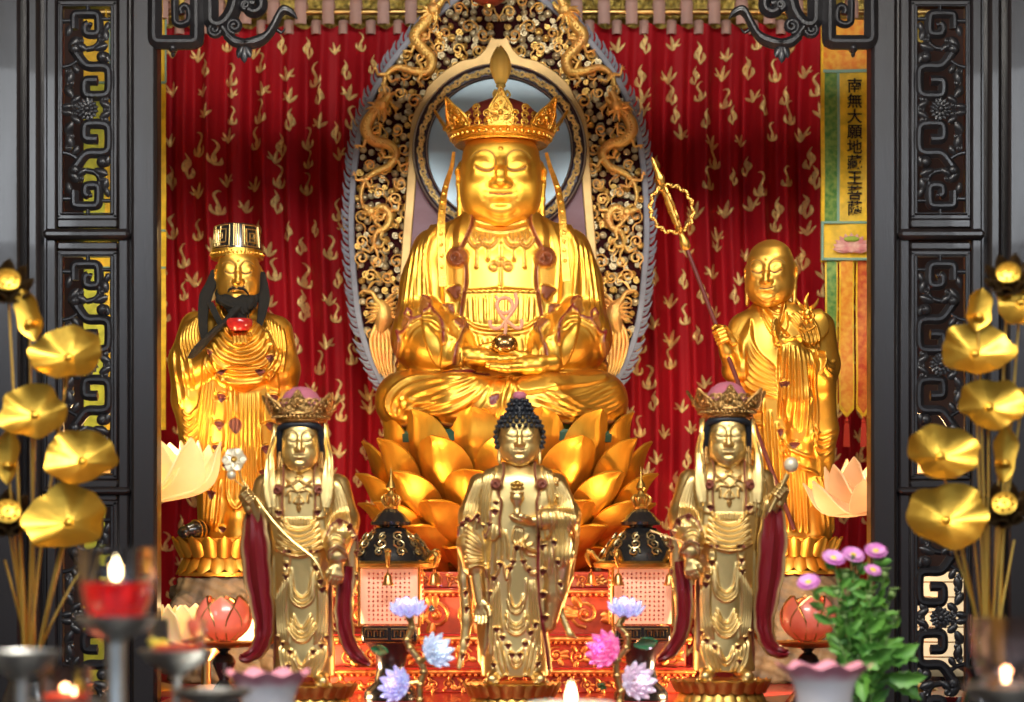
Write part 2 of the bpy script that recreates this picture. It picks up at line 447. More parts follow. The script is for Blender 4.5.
GOLD_CROWN_PALE = M('antique_chased_gold', (.62, .36, .12), .36, 1., var=.45, vscale=70, bump=.35, bscale=200, paint=(.05, .015, .008))
GOLD_PETAL = M('petal_gilding', (.92, .47, .05), .38, .88, var=.3, vscale=6, rvar=.08, bump=.05, bscale=50, stretch=(3, 3, .6))
GOLD_OLD = M('old_gilding', (.66, .40, .10), .42, 1., var=.5, vscale=14, bump=.2, bscale=80, paint=(.12, .015, .012))
GOLD_CARVE = M('carved_gilding', (.78, .50, .14), .42, .85, var=.4, vscale=22, bump=.15, bscale=80)
SILVER_GOLD = M('tarnished_cloud_gilding', (.60, .50, .30), .42, .7, var=.4, vscale=25, bump=.15, bscale=80)
FLAME = M('slate_blue_paint', (.25, .27, .33), .5, var=.3, vscale=20, bump=.1)
BLACK_HAIR = M('blue_black_lacquer', (.010, .012, .017), .42, spec=.4)
BEARD = M('black_hair', (.012, .011, .010), .75, bump=.6, bscale=160, stretch=(4, 4, .7))
RED_LAC = M('red_lacquer', (.34, .018, .018), .35, var=.3, vscale=10, coat=.3)
RED_CAP = M('red_velvet_cap', (.32, .035, .022), .7, var=.2)
PINK_CAP = M('rose_velvet_cap', (.45, .13, .18), .7, var=.2)
DARKRED = M('dark_red_ground', (.045, .005, .006), .7, spec=.1, var=.4, vscale=8)
PURPLE = M('mauve_lacquer', (.23, .12, .17), .45, var=.6, vscale=4, var_col=(.15, .04, .05), stretch=(1, 1, 2))
CREAM_GOLD = M('tan_gold_paint', (.60, .40, .16), .45, .5, var=.3, vscale=12)
MIRROR = M('silvered_mirror', (.42, .54, .62), .5, 1., var=.12, vscale=3)
WOOD = M('dark_polished_wood', (.014, .011, .012), .33, spec=.5, var=.5, vscale=3, var_col=(.010, .007, .006), coat=.12, rvar=.08, stretch=(6, 6, .7), bump=.05, bscale=30)
WOOD_CARVE = M('dark_carved_wood', (.014, .013, .015), .34, spec=.4, var=.4, vscale=14, coat=.08, bump=.1, bscale=60)
CURTAIN = M('red_satin', (.42, .010, .018), .6, spec=.15, var=.35, vscale=3, bump=.08, bscale=220)
EMB = M('gold_embroidery', (.98, .72, .28), .4, .3, var=.4, vscale=90, bump=.3, bscale=300)
TAB = M('dusty_pink_tape', (.52, .32, .27), .7, var=.2)
BRASS = M('brass', (.62, .40, .14), .3, 1., var=.25, vscale=20)
STEEL = M('pewter', (.60, .60, .57), .4, 1., var=.3, vscale=18)
BLACK_LAC = M('black_lacquer', (.012, .012, .013), .22, spec=.6, coat=.5)
# ------------------------------------------------------------------ camera, light, room
cam = bpy.data.objects.new('camera', bpy.data.cameras.new('camera')); COL.objects.link(cam)
cam.location = (0, 0, CZ); cam.rotation_euler = (PI/2, 0, 0)
cam.data.sensor_width = 36; cam.data.lens = F*36/1024; cam.data.shift_x = 0
cam.data.shift_y = (HY-351)/1024; cam.data.clip_start = .05
cam.data.dof.use_dof = True; cam.data.dof.focus_distance = 5.8; cam.data.dof.aperture_fstop = 2.2
SC.camera = cam
SC.view_settings.view_transform = 'Standard'; SC.view_settings.look = 'None'; SC.view_settings.gamma = 1
SC.view_settings.use_curve_mapping = False; SC.view_settings.exposure = 0.0
w = bpy.data.worlds.new('courtyard_daylight'); SC.world = w; w.use_nodes = True
_N, _L = w.node_tree.nodes, w.node_tree.links
_tc = _N.new('ShaderNodeTexCoord'); _sx = _N.new('ShaderNodeSeparateXYZ'); _L.new(_tc.outputs['Generated'], _sx.inputs[0])
_cr = _N.new('ShaderNodeValToRGB'); _L.new(_sx.outputs['Z'], _cr.inputs[0]); _e = _cr.color_ramp.elements       # courtyard: paving below, sky above the roofs
_e[0].position = 0.0; _e[0].color = (.05, .045, .04, 1); _e[1].position = .22; _e[1].color = (.74, .90, 1.12, 1)
_q = _e.new(.035); _q.color = (.10, .10, .105, 1)
_L.new(_cr.outputs[0], _N['Background'].inputs[0]); _N['Background'].inputs[1].default_value = 1.5
def light(name, kind, loc, power, col=(1, 1, 1), size=.1, size_y=None, aim=None, spot=None, blend=.5):
    l = bpy.data.lights.new(name, kind); l.energy = power; l.color = col
    if kind == 'AREA':
        l.size = size
        if size_y: l.shape = 'RECTANGLE'; l.size_y = size_y
    else: l.shadow_soft_size = size
    if kind == 'SPOT': l.spot_size = math.radians(spot or 60); l.spot_blend = blend
    o = bpy.data.objects.new(name, l); COL.objects.link(o); o.location = loc
    if aim is not None: o.rotation_euler = (Vector(aim)-Vector(loc)).to_track_quat('-Z', 'Y').to_euler()
    return o
WALLP = M('ochre_plaster', (.42, .30, .16), .8, var=.2, vscale=2)
FLOORM = M('stone_floor', (.22, .20, .18), .45, var=.3, vscale=3)
CEILM = M('painted_ceiling', (.42, .38, .32), .8, var=.2)
struct('floor', G().box((-3.6, -.5, -.1), (3.6, 8, 0)), FLOORM)
struct('wall_back', G().box((-3.6, 7.7, 0), (3.6, 7.85, 3.9)), M('brown_plaster', (.055, .022, .016), .7, var=.2))
struct('wall_left', G().box((-3.7, -.5, 0), (-3.6, 7.85, 3.9)), WALLP)
struct('wall_right', G().box((3.6, -.5, 0), (3.7, 7.85, 3.9)), WALLP)
struct('ceiling', G().box((-3.7, -.5, 3.9), (3.7, 7.85, 4.0)), CEILM)
light('hall_lamp', 'AREA', (0, 2.6, 3.8), 150, (1, .95, .87), 1.8, .5, (0, 5.6, 1.7))
light('hall_lamp', 'AREA', (-2.4, 1.6, 3.4), 42, (.90, .95, 1), .8, .8, (-.6, 5.6, 1.6))
light('hall_lamp', 'AREA', (2.4, 1.6, 3.4), 34, (.90, .95, 1), .8, .8, (.6, 5.6, 1.6))
light('shrine_spot', 'SPOT', (-.7, 5.62, 3.1), 34, (1, .84, .58), .05, None, (-.02, 6.4, 1.95), 62)
light('shrine_spot', 'SPOT', (.7, 5.62, 3.1), 28, (1, .84, .58), .05, None, (.05, 6.4, 1.95), 62)

light('added_throne_fill', 'AREA', (-.72, 5.5, 1.22), 11, (1, .64, .34), .4, .08, (-.05, 6.1, 1.95))  # unseen warm fill pair, added low to brighten lotus petals and lap
light('added_throne_fill', 'AREA', (.72, 5.5, 1.22), 11, (1, .64, .34), .4, .08, (.05, 6.1, 1.95))

light('shrine_spot', 'SPOT', (-.98, 5.7, 3.1), 16, (1, .88, .68), .05, None, (-1.1, 6.7, 1.9), 70)  # this outer pair is added to brighten the side banners and curtain
light('shrine_spot', 'SPOT', (.98, 5.7, 3.1), 22, (1, .88, .68), .05, None, (1.12, 6.7, 1.9), 70)
# ------------------------------------------------------------------ one calm statue face, variants by keyword
def head_mesh(res=1.0, smile=0., long=0., bald=True, mouth_open=0., width=1., brow=1.):
    """unit: px of the large figure's face (81 wide); origin between cheeks; x right, y into the picture, z up"""
    s = Sculpt((-50, -66, -66-long), (50, 54, 66), res)
    w = width
    L = long
    s.loft([(-61, 0, 8, 8*w, 10), (-57, 0, 7, 20*w, 22), (-48, 0, 4, 31*w, 34), (-34, 0, 1, 38*w, 42.5), (-16, 0, 0, 40.6*w, 44.5), (4, 0, 0, 40.4*w, 44.4), (18, 0, -.5, 38.6*w, 43.4), (29+L*.5, 0, -2.5, 35*w, 40), (36+L*.8, 0, -6, 29*w, 35), (41+L, 0, -11, 20*w, 27.5), (44.5+L, 0, -16, 9*w, 19)], 3, pw=2.25)
    s.el((0, -31.5, -34.5-long), (11, 9.5, 7), 8)                # chin
    for m in (-1, 1):
        s.el((m*20*w, -20, -14), (16*w, 15, 18), 12)           # cheeks
        s.el((m*17.5*w, -46.5, 16), (10.5*w, 5.6, 7), 8, 'sub')     # hollow under the brow
        s.el((m*16*w, -35.2, 13.5), (12.2*w, 7.6, 8.4), 3.5)      # lid
        s.el((m*17*w, -35.5, 3.5), (10*w, 6, 5), 7)
        # long ears
        s.chain([(m*39.5*w, 5, 22, 3.4), (m*42*w, 6, 15, 3.8), (m*42*w, 5, 2, 3), (m*41*w, 2, -14, 3), (m*40*w, -1, -32, 4)], 3)
        s.el((m*43*w, 2, 10), (1.6, 4, 7), 1.5, 'sub')
        s.el((m*40*w, -2, -37), (3.6, 3.6, 5), 3)
    # nose
    s.chain([(0, -38.5, 21, 2.6), (0, -42.4, 14, 2.8), (0, -48.6, 4, 3.8), (0, -51.4, -5, 4.6)], 5)
    s.el((0, -51., -5.6), (4.8, 3.8, 3.8), 4)
    for m in (-1, 1):
        s.el((m*5.6, -45.8, -6.4), (4.4, 4., 3.6), 4.5)
        s.el((m*3.6, -52., -10.2), (1.6, 2., 1.2), 1.5, 'sub')
    # mouth
    s.el((0, -36.5, -18), (17, 8, 12), 12)
    for m in (-1, 1):
        s.el((m*3.6, -45., -14.6+smile*.2), (6.4, 3.2, 2.3), 2.5)
    s.el((0, -44.6, -19.4), (6.8, 3.6, 3.), 2.5)
    s.el((0, -47, -25.5), (9, 4., 2.2), 5, 'sub')
    # neck
    s.loft([(20, 0, 6, 28, 26), (40+long, 0, 6, 27, 25), (66+long, 0, 8, 31, 26)], 5)
    V, Q = s.mesh(); V = relax(V, Q, 1, .4)
    m = Map(-50, -66, 50, 66+long, .35)
    for sg in (-1, 1):
        f = lambda pts: [(sg*(x)*w, y) for x, y in pts]
        m.line(f([(29, -22), (24, -26.2), (15, -27.6), (8.5, -24), (5.4, -18), (4.6, -12)]), 1.2, -.35*brow, .75, lw=.75)      # brow line
        m.line(f([(25, -11.2), (22, -9), (15.5, -7.2), (10, -7.8), (7, -9.6)]), 1.1, -1.1, 1., taper=False, lw=.85)     # closed lid
        m.line(f([(23, -15.5), (16, -18.6), (9.5, -15)]), .9, -.2)                                 # upper lid crease
        m.line(f([(10, 1), (13, 5), (11.6, 10.5), (8.5, 11.6)]), 1.2, -.8, .35, lw=.4)              # nostril wing
        m.line(f([(14.5, 13), (17, 18), (16, 23)]), 2.2, -.5)
    sm = smile
    m.line([(-10.8, 16.2-sm), (-6, 16.6), (-2.5, 17.4+mouth_open*.2), (0, 16.9), (2.5, 17.4+mouth_open*.2), (6, 16.6), (10.8, 16.2-sm)], .95, -1.0, 1., taper=False, lw=.8+mouth_open)
    m.line([(-18, 31), (-10, 37+long*.5), (0, 39.5+long*.7), (10, 37+long*.5), (18, 31)], 2., -1.0)     # chin crease
    m.line([(-24, 48+long), (0, 53+long), (24, 48+long)], 1.6, -1.6)       # neck rings
    m.line([(-25, 57+long), (0, 62+long), (25, 57+long)], 1.4, -1.4)
    m.poly([(0, -30), (1.9, -28), (0, -26), (-1.9, -28)], 1.2, .6, sub=2)                             # urna
    V, l = m.apply(V, Q, (-.1, .3))
    return V, Q, {'paint': np.clip(l, 0, 1)}
def put_head(hm, cx, cy, dy, k, Y, yaw=0., pitch=0., roll=0., sx=1., sz=1.):
    """head mesh at scale k with its centre at photo point (cx, cy), dy px in front/behind distance Y"""
    V, Q, at = hm; R = rz(yaw)@rx(pitch)@ry(roll)
    U = (V*np.array((sx, 1, sz))*k)@R.T+np.array((cx, dy, -cy))
    return fw(Y)(U), Q, at
HEAD_CALM = head_mesh()

# ------------------------------------------------------------------ hands
def hand_mesh(palm, fingers, thumb, res=.45, pr=1., web=2., nails=False):
    """palm: list of (x, y, z, r) chain across/along the palm; fingers: list of joint chains"""
    allp = np.array([p[:3] for c in [palm]+fingers+[thumb] for p in c]); m = 9*pr+4
    s = Sculpt(allp.min(0)-m, allp.max(0)+m, res)
    s.chain(palm, 2.5*pr)
    for c in fingers+[thumb]: s.chain(c, web)
    return s
def px_pt(p): return (p[0], p[2], -p[1])+tuple(p[3:])       # (px, py, depth, r) -> sculpt (x, y, z, r)
def chain_px(s, pts, k=4, op='add', fy=1.): return s.chain([px_pt(p) for p in pts], k, op, fy)
def fn_zigzag(a, b, n, amp):
    """scalloped edge between two points: list of points"""
    a, b = np.array(a, float), np.array(b, float); t = np.linspace(0, 1, 2*n+1); d = b-a; nrm = np.array((-d[1], d[0]))/np.linalg.norm(d)
    return [tuple(a+d*u+nrm*amp*(1 if i % 2 else 0)) for i, u in enumerate(t)]
def spiral_pts(c, r0, r1, a0, turns, n=18):
    t = np.linspace(0, 1, n); a = a0+turns*2*PI*t; r = r0+(r1-r0)*t
    return [(c[0]+r_*math.cos(a_), c[1]+r_*math.sin(a_)) for r_, a_ in zip(r, a)]
# ------------------------------------------------------------------ the large seated figure
YB = 6.3
def big_buddha():
    root = thing('buddha_statue', 'large seated golden statue with a tall crown, in meditation on the giant lotus', 'statue', P(506, 430, YB))
    A = lambda pts: [(1003-x, y) for x, y in pts]                     # mirror of traced points
    s = Sculpt((376, -112, -446), (638, 62, -204), 1.35)
    s.loft([(210, 501, 4, 30, 26), (222, 501, 4, 46, 30), (232, 501, 4, 68, 36), (244, 501, 4, 82, 41), (262, 501, 2, 84, 44), (300, 501, 0, 82, 46), (345, 501, -2, 78, 48), (400, 501, 0, 86, 52)], 6)
    for m in (-1, 1):
        X = lambda d: 501.5+m*d
        chain_px(s, [(X(67), 250, 2, 22), (X(75), 285, -2, 25), (X(79), 330, -8, 28)], 8)
        chain_px(s, [(X(81), 290, 6, 17), (X(89), 345, 8, 15), (X(96), 388, 4, 12)], 6, fy=.9)
        chain_px(s, [(X(76), 340, -22, 34), (X(58), 352, -44, 28), (X(38), 368, -66, 17)], 8)
        chain_px(s, [(X(72), 404, -34, 27), (X(96), 403, -30, 28)], 10)
        chain_px(s, [(X(92), 405, -38, 28), (X(40), 409, -78, 26), (X(-10), 412, -86, 22)], 10)
    s.loft([(388, 505, -30, 95, 55), (400, 505, -34, 108, 60), (418, 506, -34, 113, 64), (432, 507, -32, 108, 62), (440, 507, -32, 100, 56)], 8)
    V, Q = s.mesh(); V = relax(V, Q, 2, .5)
    m = Map(374, 202, 640, 448, .4)
    # open chest between the lapels, lapels and mantle raised in steps
    lap = [(473, 212), (473.5, 228), (468, 244), (463, 256), (467, 268), (468, 286), (466, 302), (463, 322), (462, 345), (458, 372)]
    m.poly([(440, 212)]+lap+[(440, 372), (428, 345), (424, 300), (426, 250)], 4.5, 1.2, raw=False, sub=3)
    m.poly([(562, 212)]+A(lap)+[(562, 372), (574, 345), (578, 300), (576, 250)], 4.5, 1.2, sub=3)
    for q in (lap, A(lap)): m.line(q, 1.7, 1.2, .95, taper=False, lw=1.5)
    for sg in (0, 1):
        f = A if sg else (lambda p: p)
        # curled lapel scrolls
        m.poly(f(spiral_pts((459.5, 264), 10, 10, 0, 1, 12)), 1.2, 1., .9)
        m.line(f(spiral_pts((459.5, 264.5), 9.2, 1.2, -PI/2, 1.6, 26)), 1.7, 3.2, -1.)
        # lapel frills lower down
        for x, y in ((456, 298), (449, 316), (460, 334)):
            m.poly(f([(x-6, y-3), (x+6, y-6), (x+8, y+1), (x+3, y+9), (x-2, y+3)]), 2.4, .8, .9)
        # inner collar fall
        m.line(f([(462, 222), (452, 236), (446, 262), (448, 300), (450, 330), (447, 355)]), 2.2, 1.5)
        m.line(f([(452, 222), (436, 238), (428, 268), (430, 300), (434, 322)]), 2.6, 1.6)
        # shoulder and sleeve pleats
        m.fan(f([(437, 232), (429, 260), (430, 305)]), f([(412, 244), (403, 282), (395, 336)]), 8, 1.7, 1.7)
        m.fan(f([(428, 246), (424, 282), (424, 320)]), f([(415, 246), (409, 290), (403, 330)]), 4, 1.2, 1.0)
        # outer sleeve hem: a scalloped lacquered edge
        hem = f([(447, 352), (444, 334), (436, 322), (428, 313), (424, 306), (425, 303), (430, 309), (431, 318), (423, 323), (413, 325), (408, 321), (411, 316), (414, 320), (412, 331), (404, 338), (400, 336), (402, 345), (401, 357), (396, 366)])
        m.line(hem, 1.7, 2.6, 1., taper=False, lw=1.6)
        m.poly(f([(424, 306), (431, 313), (427, 320), (421, 317)]), 1., .8, .8); m.poly(f([(408, 322), (414, 327), (411, 334), (404, 332)]), 1., .8, .8)
        m.poly(f([(398, 345), (404, 348), (402, 358), (395, 360)]), 1., .8, .8)
        m.line(f([(407, 345), (414, 333), (427, 327), (440, 330), (449, 340), (456, 352)]), 2.2, 2.4)
        m.line(f([(411, 349), (418, 338), (428, 333), (438, 336), (447, 346), (452, 358)]), 1.6, 1.2)
        # forearm sleeve folds
        m.fan(f([(433, 334), (446, 352), (447, 378)]), f([(455, 346), (463, 358), (463, 376)]), 7, 1.6, 1.5)
        m.line(f([(458, 354), (464, 362), (463, 380)]), 1.6, 1.8)
        m.line(f([(409, 352), (408, 366), (414, 378)]), 3, 1.)
    # undergarment: gathered top, sash, pleats
    m.poly([(467, 296), (535, 296), (538, 312), (538, 378), (464, 378), (464, 312)], 1.6, .8, sub=2)
    for i in range(13):
        x = 470+i*5.2; m.line([(x, 301), (x+.4*(6-i)*.3, 318), (x+.6*(6-i)*.4, 330)], 1.5, 1.7 if i % 2 else 1.1)
        m.line([(x-1.6, 299), (x, 296.5), (x+1.6, 299)], .9, 1.4)
    m.line([(463, 325), (480, 334), (501, 336), (522, 334), (539, 325)], 2., 2.4, taper=False)
    m.line([(463, 331), (480, 338.5), (501, 340), (522, 338.5), (539, 331)], 1., 1.2, taper=False)
    for a, b in (((470, 338), (474, 372)), ((480, 340), (482, 372)), ((490, 342), (489, 372)), ((512, 342), (514, 372)), ((522, 340), (524, 372)), ((532, 337), (531, 372))):
        m.line([a, ((a[0]+b[0])/2+2, (a[1]+b[1])/2), b], 2., 1.6)
    # jewelled collar: swags, pendants, knot; lac paints their dark reflections into the colour
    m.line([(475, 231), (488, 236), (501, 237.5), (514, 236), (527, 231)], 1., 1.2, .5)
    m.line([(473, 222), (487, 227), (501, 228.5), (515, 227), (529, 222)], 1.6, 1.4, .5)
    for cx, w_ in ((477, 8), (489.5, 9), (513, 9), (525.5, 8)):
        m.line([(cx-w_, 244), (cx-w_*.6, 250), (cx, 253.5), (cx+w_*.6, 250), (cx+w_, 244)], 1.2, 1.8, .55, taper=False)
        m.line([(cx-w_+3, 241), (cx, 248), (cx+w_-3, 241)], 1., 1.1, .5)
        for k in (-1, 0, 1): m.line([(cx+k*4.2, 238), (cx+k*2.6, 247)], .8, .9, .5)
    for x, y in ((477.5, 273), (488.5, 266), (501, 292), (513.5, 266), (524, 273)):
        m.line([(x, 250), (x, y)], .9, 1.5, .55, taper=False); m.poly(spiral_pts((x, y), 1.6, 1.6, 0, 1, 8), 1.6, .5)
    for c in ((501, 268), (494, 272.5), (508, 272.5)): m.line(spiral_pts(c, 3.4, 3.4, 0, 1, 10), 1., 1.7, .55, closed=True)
    # legs: broad swags sweeping from the knees
    m.fan([(480, 379), (450, 381), (420, 382), (400, 390)], [(500, 432), (470, 436), (430, 434), (400, 424)], 1, 2, 1)
    kl = [(482, 380), (452, 383), (420, 383), (399, 391), (391, 405), (398, 420), (415, 430)]
    m.fan([(478, 386), (450, 388), (424, 389), (408, 396), (405, 405), (414, 411), (440, 410)], [(492, 384), (470, 397), (446, 408), (424, 409), (412, 404), (418, 400), (430, 400)], 3, 2.0, 1.5)
    m.fan([(484, 381), (452, 383), (418, 384), (399, 392), (390, 406), (396, 420), (420, 431)], [(496, 384), (480, 404), (456, 418), (432, 420), (414, 414), (404, 406), (404, 401)], 6, 2.2, 2.1)
    m.fan([(500, 383), (490, 408), (470, 432)], [(516, 386), (508, 412), (498, 436)], 6, 1.8, 1.6)
    m.line([(512, 380), (509, 392), (503, 410), (500, 430)], 2, 2.6)
    m.fan([(616, 385), (600, 392), (580, 402), (552, 408)], [(626, 402), (610, 414), (588, 422), (556, 428)], 6, 2.2, 2.1)
    m.fan([(548, 392), (566, 406), (590, 416), (616, 416)], [(520, 420), (548, 424), (580, 430), (606, 430)], 5, 2., 1.7)
    m.poly([(516, 396), (520, 386), (545, 379), (575, 377), (602, 380), (600, 388), (572, 394), (540, 400), (522, 402)], 3, 2.)    # foot under cloth
    # red lining seen along the lap and hem
    m.poly([(446, 379), (470, 377.5), (490, 378), (488, 382), (466, 383), (448, 382)], .6, .8, 1., sub=2)
    m.poly([(490, 406), (498, 403), (501, 404), (497, 412), (492, 414)], -1, .8, 1., sub=2); m.poly([(477, 420), (486, 418), (489, 421), (480, 425)], -1, .8, 1., sub=2)
    m.poly([(545, 428), (553, 424), (558, 427), (552, 430)], -1, .8, 1., sub=2)
    m.line([(398, 431), (430, 428), (456, 432), (470, 428), (480, 432), (520, 436), (545, 430), (580, 428), (610, 426), (618, 430)], 1.6, 1.0, .9, taper=False)
    m.line([(470, 376), (474, 382), (468, 388)], 1, 1)
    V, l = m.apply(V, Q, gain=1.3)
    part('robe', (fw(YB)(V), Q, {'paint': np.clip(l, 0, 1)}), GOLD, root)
    part('head', put_head(HEAD_CALM, 501, 186, -2, 1., YB), GOLD_FACE, root)
    # hands laid one over the other, palms up
    fr = 4.6
    def lying(x0, x1, y, d, sg, name):
        s = Sculpt((min(x0, x1)-14, d-30, -y-20), (max(x0, x1)+14, d+26, -y+18), .55)
        X = lambda t: x0+(x1-x0)*t
        s.chain([(X(-.1), d+10, -y+1, 9), (X(.16), d+2, -y-1, 9), (X(.36), d-1, -y-2, 8.4), (X(.5), d-2, -y-1, 6.4)], 4)
        for i in range(4):
            dd = d-13+i*7.4; L = (.93, 1., .97, .86)[i]; z = -y-5.5+i*2.2
            s.chain([(X(.4), d-6+i*3.6, z+1.5, fr), (X(.66), dd, z, fr), (X(.84*L), dd+.6, z+.6, fr*.86), (X(L), dd+1.4, z+1.6, fr*.66)], 1.6)
        s.chain([(X(.2), d+8, -y+3, 6), (X(.42), d+8, -y+8, 5), (X(.62), d+5, -y+11, 4.2), (X(.78), d+1, -y+12.6, 3.4)], 2)
        V, Q = s.mesh(); V = relax(V, Q, 1, .4)
        part('hand', (fw(YB)(V), Q, {'paint': np.zeros(len(V))}), GOLD, root)
    lying(464, 519, 364, -84, 1, 'left'); lying(545, 489, 373, -94, -1, 'right')
    # crown
    C = lambda x, y, d: W3([(x, y, d)], YB)[0]; S = YB/F
    crown(root, C(501, 145, 0), S, 46, 52, GOLD_CROWN, RED_CAP, finial=True, wk=.48, dome=35)
    # ribbons hanging from the crown down the front of the mantle
    for sgn, pts in ((-1, [(454, 153, -6), (452, 170, -14), (447, 190, -26), (444, 212, -42), (443, 240, -55), (444, 268, -60), (445, 295, -62)]), (1, [(546, 154, -6), (550, 170, -14), (556, 190, -26), (560, 212, -42), (562, 240, -55), (563, 262, -60), (565, 290, -62)])):
        g = G(); p = spl(W3(pts, YB), 10)
        tw = np.linspace(0, 1, len(p)); wid = (1.6+2.6*np.clip(tw*1.4, 0, 1))*S
        g.sweep(p, RECT(1, .28, .12), wid, up=(0, -1, .15)); 
        for k in range(9):
            q = p[int((.35+.065*k)*len(p))]; g.ell(q+np.array((0, -.0055, 0)), (S*2.2, S*1.2, S*2.2), 8, 4)
        part('crown_ribbon', g, GOLD_CROWN, root)
    return root
def leaf_plate(g, h, w, fnw, relief=True):
    """pointed crown plate in local (a across, b up); fnw maps (a,b,depth)"""
    out = [(-w*.5, 0), (-w*.56, h*.25), (-w*.46, h*.5), (-w*.22, h*.74), (0, h), (w*.22, h*.74), (w*.46, h*.5), (w*.56, h*.25), (w*.5, 0)]
    o = spl(out, 5)
    k = len(o); g.prism(o, fnw, -.8, .8)
    g.tube(fnw(np.c_[o, np.full(k, -1.2)]), .0, 5) if False else None
    bt = fnw(np.c_[o, np.full(k, -.9)])
    d = np.linalg.norm(fnw(np.array([[0, 0, 0.]]))-fnw(np.array([[1., 0, 0]])))
    g.tube(bt, 1.3*d*min(1, w/22+.35), 6)
    if relief:
        for sg in (-1, 1):
            for c, r in (((sg*w*.24, h*.2), w*.17), ((sg*w*.2, h*.47), w*.12)):
                p = np.array(spiral_pts(c, r, r*.2, 0 if sg > 0 else PI, 1.4*sg, 16)); g.tube(fnw(np.c_[p, np.full(len(p), -1.3)]), .9*d, 5)
        for b, r in ((h*.34, w*.16), (h*.6, w*.1), (h*.8, w*.07)):
            g.ell(fnw(np.array([[0, b, -1.2]]))[0], r*d*.75, 8, 5)
        for b in np.linspace(.08, .9, 6): 
            for sg in (-1, 1): g.ell(fnw(np.array([[sg*w*.42*(1-b**1.6), h*b, -1.5]]))[0], d*1.2, 6, 4)
def crown(root, c, S, r0, r1, mat, capmat, finial=False, wk=.64, dome=27, hplate=33, n=7, tilt=.55, band=11, yaw=0.):
    """flared crown: c centre of the rim, S metres per px, r0/r1 radii of rim bottom/top in px"""
    g = G()
    k = (1, 1, 1)
    g.lathe(np.array([(r0-2, 0), (r0, -1), (r0+1.5, .6), (r0+.5, 2), (r0+2, 3), (r0+1.4, 5), (r1-1, band-3), (r1+1.4, band-2), (r1+1, band), (r1-2, band), (r0-2, 1)])*S, c, 56, sy=.95)
    for a in np.linspace(0, 2*PI, 44, endpoint=False):
        rr = (r0+r1)/2+1.2; g.ell(c+np.array((math.cos(a)*rr*S, math.sin(a)*rr*.95*S, band*.5*S)), S*1.7, 6, 4)
    o = part('crown', g, mat, root)
    for i in range(n):
        a = -PI/2+yaw+i*2*PI/n
        e = np.array((math.cos(a), math.sin(a), 0)); t = np.array((-math.sin(a), math.cos(a), 0)); up = np.array((0, 0, 1.))*math.cos(tilt if i else .12)+e*math.sin(tilt if i else .12)
        h = hplate*(1.08 if i == 0 and finial else 1.); w_ = r1*wk*(.9 if i == 0 and finial else 1)
        nn = np.cross(up, t)
        bow = lambda q: (1-np.cos(q[:, 0]/r1))*r1
        fnw = lambda q: c+S*(e*r1*.97+np.array((0, 0, band-1.5)))+S*(q[:, :1]*t+q[:, 1:2]*up-q[:, 2:3]*e-bow(q)[:, None]*e)
        gp = G(); leaf_plate(gp, h, w_, fnw)
        part('crown_leaf', gp, mat, o)
    # small linking scrolls between the leaves
    for i in range(n):
        gl = G(); a0 = -PI/2+yaw+(i+.5)*2*PI/n
        for da in ((-.2, 0, .2) if wk < .6 else (-.1, .1)):
            for hh in ((3.5, 10.5, 17) if wk < .6 and da == 0 else (4, 11)):
                cc = lambda q: c+S*np.stack((np.cos(a0+da+q[:, 0]/r1)*(r1+hh*.2), np.sin(a0+da+q[:, 0]/r1)*(r1+hh*.2), band+hh-2+q[:, 1]), 1)
                p = np.array(spiral_pts((0, 0), 4.2, 1.1, 0, 1.5, 14)); gl.tube(cc(p), S*1.0, 5)
        part('crown_trim', gl, mat, o)
    gc = G().lathe(np.array([(r0*.9, band*.6), (r0*.92, band+4), (r0*.84, band+dome*.48), (r0*.62, band+dome*.78), (r0*.32, band+dome*.95), (0, band+dome)])*S, c, 32)
    part('crown_cap', gc, capmat, o)
    if finial:
        gf = G(); b = c+S*np.array((0, -r1*.75, band+22))
        gf.lathe(np.array([(2.2, -8), (3.2, -3), (2.2, 0), (4.6, 3), (5.4, 7), (3.2, 10), (2.6, 14), (5, 17), (3, 19.5), (3.4, 21), (4.4, 26), (4.8, 34), (4, 42), (2.4, 48), (0, 55)])*S, b, 20)
        for i in range(7):
            a = i*2*PI/7+.2; M_ = petal(9.5*S, (34+3*(i % 2))*S, -.3, .1, .5, 7, 10, belly=.2); gf.sheet((M_@rz(a+PI/2).T)+b+S*np.array((math.cos(a)*4, math.sin(a)*4, 19)), S*1.4)
        for i in range(5):
            a = i*2*PI/5; p = np.array([(math.cos(a)*6, math.sin(a)*6, 4), (math.cos(a)*9, math.sin(a)*9, 8), (math.cos(a)*6, math.sin(a)*6, 12), (math.cos(a)*5, math.sin(a)*5, 8)])*S+b; gf.tube(p, S*1.1, 5, sub=5)
        part('crown_finial', gf, M('gilded_bud', (1., .70, .16), .45, .05, var=.1), o)
BUDDHA = big_buddha()
